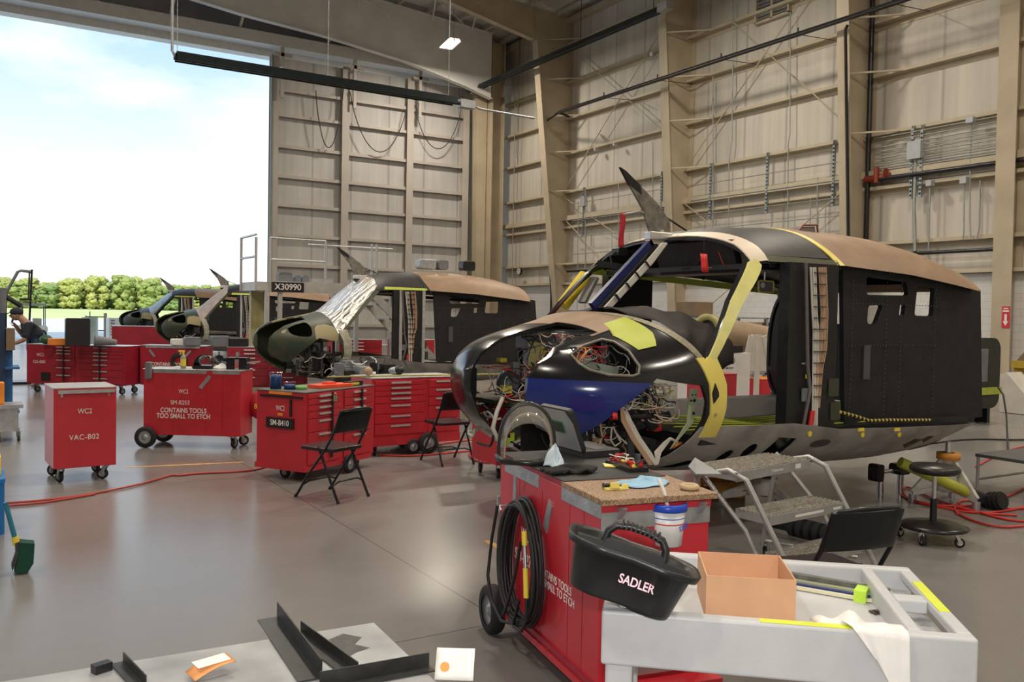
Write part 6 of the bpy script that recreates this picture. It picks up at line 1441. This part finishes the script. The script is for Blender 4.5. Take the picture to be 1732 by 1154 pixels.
# ================================================================== WORK PLATFORM X30990
t = thing('maintenance_platform', 'tall aluminium maintenance platform with rails and black X30990 sign', 'platform', (0, 0, 0))
Yp, DP = 17.6, 1.2; za = P(455, 492, Y=Yp).z; xa, xb = P(434, 486, Y=Yp).x, 8.3
am = mat('platform_alu', (.46, .45, .43), .45, .4, .12, 5)
MB().bb((xa, Yp, za), (xb, Yp+DP, za+.18)).build('deck', am, t); MB().bb((P(455, 486, Y=Yp).x, Yp-.03, za-.02), (xb, Yp, za+.20)).build('side_beam', am, t)
for x in (P(452, 520, Y=Yp).x, P(474, 520, Y=Yp).x, 6.9, 8.2):
    for y in (Yp+.03, Yp+DP-.05): MB().bb((x-.04, y-.04, 0), (x+.04, y+.04, za)).build('post', am, t)
zr = P(455, 402, Y=Yp).z
for x, h in ((P(434, 400, Y=Yp).x, zr), (P(458, 402, Y=Yp).x, zr), (P(552, 410, Y=Yp).x, zr-.0), (P(630, 418, Y=Yp).x, zr-.0), (P(638, 418, Y=Yp).x, zr)):
    MB().cyl((x, Yp+.03, za), (x, Yp+.03, h), .028, 8).build('rail_post', alum, t)
x_, y_ = P(434, 400, Y=Yp).x, Yp+DP-.03
MB().cyl((x_, y_, za), (x_, y_, zr+.05), .028, 8).build('rail_post', alum, t)
for z in (zr, (zr+za)/2+.1):
    MB().cyl((P(458, 402, Y=Yp).x, Yp+.03, z), (P(552, 410, Y=Yp).x, Yp+.03, z-.0), .024, 8).build('rail', alum, t); MB().cyl((x_, Yp+.03, z+.05), (x_, y_, z+.05), .024, 8).build('rail', alum, t)
MB().cyl((P(552, 410, Y=Yp).x, Yp+DP-.05, zr), (8.2, Yp+DP-.05, zr), .02, 8).build('rail', alum, t)
q = P(487, 486, Y=Yp-.05); MB().bb((q.x-.33, Yp-.06, q.z-.10), (q.x+.33, Yp-.03, q.z+.10)).build('sign_plate', blackmetal, t); text('X30990', .17, lettermat, t, (q.x, Yp-.062, q.z), FR_, sx=1.0, bold=.002)
# stair of the platform seen through the foil helicopter's door
for y in (Yp-.1, Yp-.85): MB().bar((6.9, y, za), (8.9, y, .05), .04, .16).build('stringer', am, t)
for k in range(7): MB().bb((7.0+.27*k, Yp-.83, za-.25-.29*k), (7.22+.27*k, Yp-.12, za-.22-.29*k)).build('stair_tread', am, t)
for k, (px, s_) in enumerate(((482, .28), (503, .12), (516, .15))):
    q = P(px, 478, Y=Yp+.3); o = MB().rbox((-s_/2, -.1, 0), (s_/2, .1, .16+.05*(k == 0)), .04, ax=1).build('equipment_case', boxg, None); o.location = (q.x, Yp+.35, za+.18); tag(o, ('pointed dark case on the platform deck above the X30990 sign', 'small dark box second on the platform deck', 'small dark box third on the platform deck')[k], 'case')
t = thing('partition_board', 'tall pale yellow panel standing left of the X30990 platform', 'panel', (0, 0, 0)); q0, q1 = P(425, 500, Y=18.3), P(447, 500, Y=18.3)
MB().bb((q0.x, 18.3, 0), (q1.x, 18.38, P(435, 494, Y=18.3).z)).build('board', mat('pale_yellow', (.46, .42, .20), .6), t); MB().bb((q1.x, 18.3, 0), (q1.x+.05, 18.4, P(435, 494, Y=18.3).z)).build('edge', alum, t)
for k in range(3):
    MB
# bags on the roof of the foil helicopter
zr2 = 2.36
def lump(label, x, y, z, sx, sy, sz, m_, name='tool_bag', cat='bag', rz=0):
    t = MB(); t.rbox((-sx/2, -sy/2, 0), (sx/2, sy/2, sz), min(sx, sz)*(.25 if cat in ('bag', 'cover') else .08), ax=1); o = t.build(name, m_, None, bevel=.01, seg=2); o.location = (x, y, z); o.rotation_euler = (0, 0, rz); tag(o, label, cat); return o
hl = lambda lx, ly: (4.0+lx*math.cos(R(-8))-ly*math.sin(R(-8)), 14.95+lx*math.sin(R(-8))+ly*math.cos(R(-8)))
for lx, s_, m_, lb in ((3.05, .34, galv, 'silver and black case on the roof of the foil-covered helicopter'), (3.35, .2, boxg, 'small dark box in the middle of that helicopter roof row'), (3.85, .26, blackmetal, 'round-topped black bag, rightmost on the foil-covered helicopter roof')):
    x, y = hl(lx, 0); lump(lb, x, y, 2.415, s_, .2, .18, m_)

# ================================================================== THINGS ON THE MIDDLE CARTS
def onC(T, x, y, z): return Matrix.Translation(T.location) @ Matrix.Rotation(T.rotation_euler[2], 4, 'Z') @ Vector((x, y, z))
t = thing('spray_bottle', 'clear spray bottle with yellow trigger on the SM-B253 cart', 'bottle', onC(T253, -.17, -.05, .92))
MB().lathe([(.0005, 0), (.03, 0), (.032, .01), (.032, .13), (.012, .165), (.0005, .165)], 16).build('bottle', mat('smoky_plastic', (.30, .28, .22), .3), t); MB().lathe([(.0325, .03), (.0325, .11)], 16).build('label', ywire, t)
MB().box((.0, 0, .185), (.02, .02, .04)).box((-.02, 0, .205), (.07, .018, .02)).box((-.03, 0, .18), (.008, .012, .04), rot=(0, .4, 0)).build('trigger', ywire, t)
t = thing('welding_mask', 'black domed shiny case on the SM-B253 cart', 'case', onC(T253, .07, .0, .92), R(-30)); MB().rbox((-.12, -.1, 0), (.12, .1, .04), .03, ax=1).build('base', blackmetal, t); MB().grid(lambda u, v: (-.11+.22*u+.03*v, -.09+.18*v, .04+.13*math.sin(PI*u)**.5*(1-.2*v)), 14, 4).build('dome', mat('shiny_black', (.02, .02, .02), .1, coat=.5), t, solid=.004)
cloth('white_glove', 'crumpled white glove on the SM-B253 cart', onC(T253, .27, .0, .92), .09, .05, .05, MC['white_cloth'], 5, 'glove')
t = thing('bench_vise', 'black and steel bench vise at the right end of the SM-B253 cart', 'vise', onC(T253, .46, .02, .92), R(-34)); MB().bb((-.12, -.06, 0), (-.03, .06, .12)).bb((.03, -.06, 0), (.12, .06, .12)).bb((-.12, -.07, .12), (.12, .07, .14)).build('jaw_block', blackmetal, t); MB().bb((-.025, -.05, 0), (.025, .05, .13)).cyl((0, -.02, .13), (0, -.02, .20), .02, 10).build('screw', chrome, t); MB().cyl((.14, -.08, .08), (.3, -.08, .1), .01, 8).build('handle', chrome, t)
o = lump('dark hanging bag at the left corner of the SM-B253 cart', *onC(T253, -.50, -.235, .80), .07, .05, .20, boxg, rz=R(-34))
o = MB().bb((-.2, -.08, 0), (.2, .08, .006)).build('white_board', white, None); o.location = onC(T253, -.15, .1, .92); o.rotation_euler = (0, 0, R(-34)); tag(o, 'flat white board lying behind the spray bottle', 'board')
o = MB().lathe([(.035, 0), (.058, 0), (.058, .035), (.035, .035)], 24, closed=True).build('tape_roll', mat('green_tape', (.18, .42, .12), .5), None); o.location = onC(T410, -.32, -.05, .86); tag(o, 'green tape roll on the SM-B410 cart', 'tape roll')
t = thing('parts_tray', 'orange-red tray on the SM-B410 cart', 'tray', onC(T410, .05, -.12, .86), R(20)); orr = mat('orange_red', (.80, .09, .03), .45); MB().bb((-.22, -.09, 0), (.22, .09, .035)).build('tray', orr, t, bevel=.004); MB().bb((-.08, -.04, .035), (.04, .04, .055)).build('orange_block', orr, t)
t = thing('spirit_level', 'black and yellow spirit level beside the orange-red tray', 'level', onC(T410, .34, -.18, .86), R(25)); MB().bb((-.13, -.02, 0), (.13, .02, .045)).build('body', blackmetal, t); MB().bb((-.05, -.024, .01), (.07, -.02, .035)).build('vial_label', ywire, t)
for k, (x, y, h, lb) in enumerate(((-.42, .18, .14, 'taller blue round lamp on the SM-B410 cart'), (-.38, .04, .05, 'flat blue round lamp on the SM-B410 cart'))):
    t = thing('work_lamp', lb, 'lamp', onC(T410, x, y, .86)); MB().lathe([(.0005, 0), (.055, 0), (.055, h*.8), (.045, h), (.0005, h)], 18).build('housing', mat('lamp_blue', (.01, .045, .16), .35), t); MB().tube([(-.05, 0, h*.6), (-.06, 0, h+.02), (.06, 0, h+.02), (.05, 0, h*.6)], .004, 6).build('handle', chrome, t)
t = thing('measuring_stick', 'long yellow marked measuring strip across the top of the wide red chest', 'ruler', onC(TCH, .15, -.16, .89), R(-4))
MB().bb((-1.15, -.02, 0), (1.1, .02, .014)).build('strip', mat('ruler_yellow', (.50, .45, .12), .5), t); b = MB()
for k in range(110): b.bb((-1.14+k*.0204, -.0212, .0), (-1.135+k*.0204, -.02, .012 if k % 5 == 0 else .008))
b.build('tick_mark', blackmetal, t)['kind'] = 'stuff'
t = thing('power_tool', 'grey and black rounded tool on the wide red chest', 'tool', onC(TCH, -.1, .08, .89), R(-40)); MB().ball((0, 0, .05), .06, 14, (1.5, .9, .8)).build('shell', galv, t); MB().ball((.04, 0, .055), .06, 14, (1.2, 1.0, .86)).build('grip', blackmetal, t)
o = MB().lathe([(.0005, 0), (.02, 0), (.022, .05), (.0005, .05)], 14).build('white_cup', white, None); o.location = onC(TCH, -.42, .0, .89); tag(o, 'small white cup on the wide red chest', 'cup')
o = MB().ball((0, 0, .05), .05, 14, (1, .8, 1)).build('tan_pouch', mat('pouch_tan', (.45, .33, .22), .7), None); o.location = onC(TCH, -.53, -.08, .905); tag(o, 'small tan pouch at the left end of the wide red chest', 'pouch')
rn = random.Random(40)
for k, (px, py, T_, z) in enumerate(((470, 652, T410, .86),)): pass
# machinery between the foil helicopter and the chests
t = thing('engine_stand', 'dark engine parts on a stand below the foil-covered helicopter nose', 'engine', (4.75, 12.2, 0))
MB().bb((-.4, -.3, .25), (.9, .3, .3)).build('stand_top', blackmetal, t)
for x in (-.36, .86):
    for y in (-.26, .26): MB().bb((x-.03, y-.03, 0), (x+.03, y+.03, .25)).build('stand_leg', blackmetal, t)
boxes(t, (-.3, -.2, .36), (.8, .2, .85), 22, [intm, boxg, intm, galv], 71, (.08, .24), 'engine_block'); wires(t, (-.35, -.3, .3), (.85, .0, .95), 26, [bwire, bwire, galv, bwire], 72, .008)
# items on far carts
rn = random.Random(77)
for k, (px, py, Y, sx, sz, m_, nm, cat, lb, zb) in enumerate((
    (131, 553, 17.6, .40, .50, blackmetal, 'equipment_case', 'case', 'large black upright case above the leftmost red chest', None),
    (97, 575, 17.9, .30, .12, owire, 'parts_box', 'box', 'orange box beside the large black case on leftmost chest', None),
    (300, 580, 17.4, .22, .12, white, 'small_cover', 'cover', 'small white domed cover on the far dark red cart', None),
    (325, 577, 17.2, .28, .16, boxg, 'equipment_case', 'case', 'dark blue box right of the white domed cover', None),
    (372, 575, 16.7, .30, .2, boxg, 'equipment_case', 'case', 'grey rounded case on the dark red drawer chest', None),
    (402, 577, 16.6, .34, .16, intm, 'equipment_case', 'case', 'black low case at the right of the dark red drawer chest', None))):
    q = P(px, py, Y=Y); o = lump(lb, q.x, Y, .915 if k > 1 else .90, sx, .22, sz, m_, nm, cat)
t = thing('grey_cone', 'grey cone lying on the leftmost red chest', 'cone', P(175, 578, Y=17.5)); t.location.z = .98; MB().cyl((-.15, 0, .02), (.22, 0, -.02), .10, 16, .05).build('cone', boxg, t)
o = MB().ball((0, 0, .09), .11, 16, (1, 1, .8)).build('green_lamp', mat('dark_green', (.03, .10, .05), .4), None); o.location = (P(78, 575, Y=18.2).x, 18.2, .90); tag(o, 'round green lamp at the left of the leftmost red chest', 'lamp')

# ================================================================== LEFT EDGE
t = thing('workstation', 'dark blue workstation with post and shelves at the left edge', 'workstation', (0, 0, 0)); Yw = 14.2
X_ = lambda px, py=600, Y=Yw: P(px, py, Y=Y).x
db = mat('deep_blue', (.015, .04, .10), .45); mb2 = mat('mid_blue', (.02, .12, .30), .45)
MB().bb((X_(-30), Yw, .0), (X_(9), Yw+.5, P(5, 530, Y=Yw).z)).build('cabinet', db, t)
MB().cyl((X_(4), Yw+.25, P(5, 530, Y=Yw).z), (X_(4), Yw+.25, P(5, 487, Y=Yw).z), .055, 14).build('post', boxg, t)
MB().bb((X_(9), Yw+.1, .05), (X_(22), Yw+.2, P(15, 590, Y=Yw).z)).build('side_frame', mb2, t)
MB().bb((X_(10), Yw-.1, P(15, 592, Y=Yw).z), (X_(25), Yw+.4, P(15, 556, Y=Yw).z)).build('carton', mat('carton_brown', (.20, .14, .09), .7), t)
MB().bb((X_(8), Yw-.1, .1), (X_(33), Yw+.4, .14)).bb((X_(8), Yw-.1, .72), (X_(33), Yw+.4, .75)).build('shelf', mb2, t)
t = thing('hoist_frame', 'dark tubular hoist arm rising above the person at the left', 'hoist', (0, 0, 0)); Yh = 20.6
f3 = lambda px, py: P(px, py, Y=Yh); 
MB().tube([f3(8, 500), f3(30, 460), f3(36, 458), f3(52, 460)], .03, 8).build('arm', boxg, t); MB().tube([f3(54, 456), f3(49, 560), (f3(49, 560).x, Yh, 0)], .02, 8).tube([f3(50, 457), f3(48, 508)], .015, 8).build('mast', blackmetal, t); MB().tube([f3(10, 502), f3(36, 518)], .05, 8).tube([f3(30, 520), f3(20, 545)], .02, 8).tube([f3(33, 506), f3(54, 507)], .02, 8).build('brace', blackmetal, t)
MB().bb((f3(49, 560).x-.3, Yh-.3, 0), (f3(49, 560).x+.3, Yh+.3, .05)).tube([f3(8, 500), (f3(8, 500).x, Yh, .03)], .04, 8).build('base', blackmetal, t)
lump('tan and orange box on the floor trolley at the left edge', P(1, 640, Y=12).x-.03, 12.1, .44, .14, .2, .26, owire, 'parts_box', 'box')
t = thing('floor_trolley', 'small low trolley carrying the orange box at the left edge', 'trolley', (P(14, 680, Y=12.2).x, 12.1, 0)); MB().bb((-.15, -.2, .40), (.15, .2, .44)).bb((-.10, -.14, .12), (.10, .14, .40)).build('deck', galv, t)
for xx, yy in ((-.1, -.15), (.1, -.15), (-.1, .15), (.1, .15)): caster(t, (xx, yy), .03, 1.2, .12)
# blue bin and broom
q = P(3, 912, Z=.0); t = thing('blue_bin', 'tall bright blue bin cut by the left edge, broom leaning beside it', 'bin', (0, 0, 0)); q = P(8, 905, Z=.05)
qa = P(8, 905, Z=0.0); MB().rbox((qa.x-.5, qa.y, 0), (qa.x, qa.y+.45, .37), .04, ax=2).build('body', mat('bin_blue', (.01, .14, .42), .45), t); MB().rbox((qa.x-.52, qa.y-.01, .37), (qa.x+.005, qa.y+.46, .40), .04, ax=2).build('rim', mat('bin_blue', (.01, .14, .42), .45), t)
o = lump('small yellow box on top of the blue bin', qa.x-.12, qa.y+.25, .40, .2, .2, .14, ywire, 'yellow_box', 'box')
t = thing('broom', 'broom with blue handle and dark green bristles at the left edge', 'broom', (0, 0, 0))
yb_ = P(40, 968, Z=0).y; g3 = lambda px, py, dy=0: P(px, py, Y=yb_+dy)
MB().cyl(g3(9, 850), g3(26, 914), .014, 8).build('handle', mat('broom_blue', (.02, .16, .24), .4), t); MB().cyl(g3(25, 908), g3(28, 922), .02, 8).build('collar', ywire, t)
MB().prism([(g3(25, 918).x, g3(25, 918).z), (g3(34, 915).x, g3(34, 915).z), (g3(30, 945).x, g3(30, 945).z), (g3(20, 965).x, g3(20, 965).z), (g3(19, 955).x, g3(19, 955).z), (g3(26, 935).x, g3(26, 935).z)], yb_-.03, yb_+.03).build('broom_head', blackmetal, t)
pts = [(33, 915), (58, 917), (56, 950), (45, 972), (24, 966), (30, 945)]
b = MB(); b.prism([(g3(*p).x, max(.0, g3(*p).z)) for p in pts], yb_-.05, yb_+.05); b.build('bristles', mat('bristle_green', (.015, .10, .07), .8, bump=.8, bscale=160, stretch=(30, 1, 1)), t)

# person bending over the workstation
t = thing('person', 'person in dark shirt and cap bending over the workstation at the left', 'person', (0, 0, 0))
Yq = 19.7; h3 = lambda px, py, dy=0: P(px, py, Y=Yq+dy)
def skin_body(name, pts, edges, rad, m_, parent, root=0):
    me = bpy.data.meshes.new(name); me.from_pydata([tuple(p) for p in pts], edges, []); o = bpy.data.objects.new(name, me); COL.objects.link(o); o.parent = parent
    md = o.modifiers.new('k', 'SKIN'); md.use_smooth_shade = True
    for v, r in zip(me.skin_vertices[0].data, rad): v.radius = (r, r)
    me.skin_vertices[0].data[root].use_root = True
    s_ = o.modifiers.new('u', 'SUBSURF'); s_.levels = 1; s_.render_levels = 2; me.materials.append(m_); return o
pel = h3(62, 600); pel.z = .95; chest = h3(47, 550); neck = h3(36, 538); head = h3(28, 532)
skm = mat('skin', (.35, .20, .14), .5, var=.05); shirt = mat('navy_shirt', (.02, .025, .04), .8); jeans = mat('jeans', (.03, .05, .09), .8)
V = [pel, (pel+chest)/2+Vector((0, 0, .02)), chest, neck, head, chest+Vector((0, -.2, .0)), h3(42, 575, -.24), h3(22, 582, -.15), h3(15, 583, -.14), chest+Vector((0, .2, 0)), h3(38, 568, .24), h3(24, 548, .12),
     pel+Vector((0, -.1, -.05)), pel+Vector((-.05, -.12, -.5)), Vector((pel.x+.02, pel.y-.12, .06)), Vector((pel.x-.12, pel.y-.12, .03)), pel+Vector((0, .1, -.05)), pel+Vector((-.02, .13, -.5)), Vector((pel.x+.08, pel.y+.13, .06)), Vector((pel.x-.06, pel.y+.13, .03))]
E_l = [(0, 1), (1, 2), (2, 3), (3, 4), (2, 5), (5, 6), (6, 7), (7, 8), (2, 9), (9, 10), (10, 11), (0, 12), (12, 13), (13, 14), (14, 15), (0, 16), (16, 17), (17, 18), (18, 19)]
Rr = [.15, .14, .15, .055, .10, .07, .05, .035, .035, .07, .05, .035, .09, .065, .045, .04, .09, .065, .045, .04]
skin_body('body', V, E_l, Rr, skm, t)
skin_body('shirt', [pel+Vector((.03, 0, -.04)), (pel+chest)/2+Vector((0, 0, .02)), chest, neck-Vector((0, 0, .03)), V[5], V[6], V[9], V[10]], [(0, 1), (1, 2), (2, 3), (2, 4), (4, 5), (2, 6), (6, 7)], [.20, .18, .172, .075, .088, .07, .088, .07], shirt, t)
skin_body('trousers', [pel, V[12], V[13], V[14]+Vector((0, 0, .03)), V[16], V[17], V[18]+Vector((0, 0, .03))], [(0, 1), (1, 2), (2, 3), (0, 4), (4, 5), (5, 6)], [.175, .115, .085, .068, .115, .085, .068], jeans, t)
for wr, el in ((V[8], V[6]), (V[11], V[10])):
    d = (wr-el).normalized(); wr = wr-d*.085; sdv = d.cross(Vector((0, 0, 1))).normalized(); upv = sdv.cross(d)
    hb = MB(); hb.ball(wr+d*.045, .042, 10, (1, 1, .6))
    for k in range(4):
        a0 = wr+d*.075+sdv*(.027-.018*k); L1 = (.034, .040, .042, .032)[k]
        hb.tube([a0, a0+d*L1, a0+d*(L1*1.5)-upv*.02, a0+d*(L1*1.6)-upv*.042], .009, 6, rs=[.0095, .009, .0085, .007])
    hb.tube([wr+d*.02+sdv*.03, wr+d*.05+sdv*.055-upv*.01, wr+d*.08+sdv*.05-upv*.025], .010, 6); hb.build('hand', skm, t)
fb = MB(); fb.ball(head+Vector((-.01, 0, -.01)), .098, 16, (1, .85, 1.12)); fb.ball(head+Vector((-.108, 0, -.03)), .017, 8, (1.2, .8, 1.3))
for s_ in (-1, 1): fb.ball(head+Vector((.01, s_*.085, -.01)), .024, 8, (.8, .4, 1.2))
fb.build('head', skm, t)
for s_ in (-1, 1): MB().ball(head+Vector((-.093, s_*.032, .012)), .011, 8).build('eye', blackmetal, t)
MB().box(head+Vector((-.098, 0, -.062)), (.012, .04, .008)).build('mouth', mat('lip', (.25, .10, .08), .5), t)
MB().ball(head+Vector((0, 0, .05)), .115, 14, (1.05, 1, .75)).box(head+Vector((-.12, 0, .03)), (.12, .16, .015), rot=(0, -.4, 0)).build('cap', shirt, t)

# ================================================================== OUT ON THE APRON
t = thing('golf_cart', 'small white canopied golf cart parked outside the open door', 'golf cart', (0, 0, 0)); Yg = 46
k3 = lambda px, py: P(px, py, Y=Yg); x0, x1 = k3(36, 515).x, k3(79, 515).x; zt_ = k3(60, 513).z
MB().rbox((x0, Yg, zt_-.12), (x1, Yg+1.2, zt_), .05, ax=1).build('canopy', mat('canopy_grey', (.35, .35, .34), .5), t)
for x in (x0+.06, x1-.06):
    for y in (Yg+.06, Yg+1.14): MB().cyl((x, y, .5), (x, y, zt_-.1), .02, 6).build('post', blackmetal, t)
MB().rbox((x0-.2, Yg, .3), (x1+.05, Yg+1.2, .62), .1, ax=1).build('body', white, t); MB().bb((x0+.5, Yg+.1, .62), (x1-.2, Yg+1.1, .95)).build('seat', mat('seat_beige', (.4, .37, .3), .6), t)
for x in (x0+.2, x1-.2):
    for y in (Yg+.05, Yg+1.15): wheel(t, (x, y, .22), .22, .14)
t = thing('service_unit', 'white louvred service unit outside beyond the farthest helicopter nose', 'generator', (0, 0, 0)); Yg = 44
k3 = lambda px, py: P(px, py, Y=Yg); MB().bb((k3(184, 550).x, Yg, 0), (k3(206, 550).x, Yg+1, k3(195, 538).z)).build('housing', white, t)
for k in range(6): MB().bb((k3(184, 550).x+.08, Yg-.02, .25+k*.13), (k3(206, 550).x-.3, Yg, .31+k*.13)).build('louvre', boxg, t)
t = thing('barrier_fence', 'low barrier with a grey post and thin rails outside the door', 'fence', (0, 0, 0)); Yg = 48
k3 = lambda px, py: P(px, py, Y=Yg); MB().bb((k3(176, 540).x, Yg, 0), (k3(181, 540).x, Yg+.15, k3(178, 530).z)).build('post', mat('post_wood', (.3, .27, .22), .7), t)
for z in (.35, k3(150, 536).z): MB().cyl((k3(146, 540).x, Yg+.07, z), (k3(178, 540).x, Yg+.07, z), .03, 6).build('rail', blackmetal, t)
MB().bb((k3(146, 540).x-.05, Yg, 0), (k3(146, 540).x+.03, Yg+.12, k3(150, 536).z+.05)).build('post', mat('post_wood', (.3, .27, .22), .7), t)
t = thing('storage_drum', 'pale metal drum behind the black case outside the door', 'drum', (0, 0, 0)); Yg = 41.5
k3 = lambda px, py: P(px, py, Y=Yg); MB().cyl((k3(152, 552).x, Yg, 0), (k3(152, 552).x, Yg, k3(152, 537).z), .32, 18).build('barrel', mat('drum_green', (.35, .45, .42), .4), t); MB().tube([k3(152, 537), k3(152, 527)], .02, 6).build('spout', blackmetal, t)
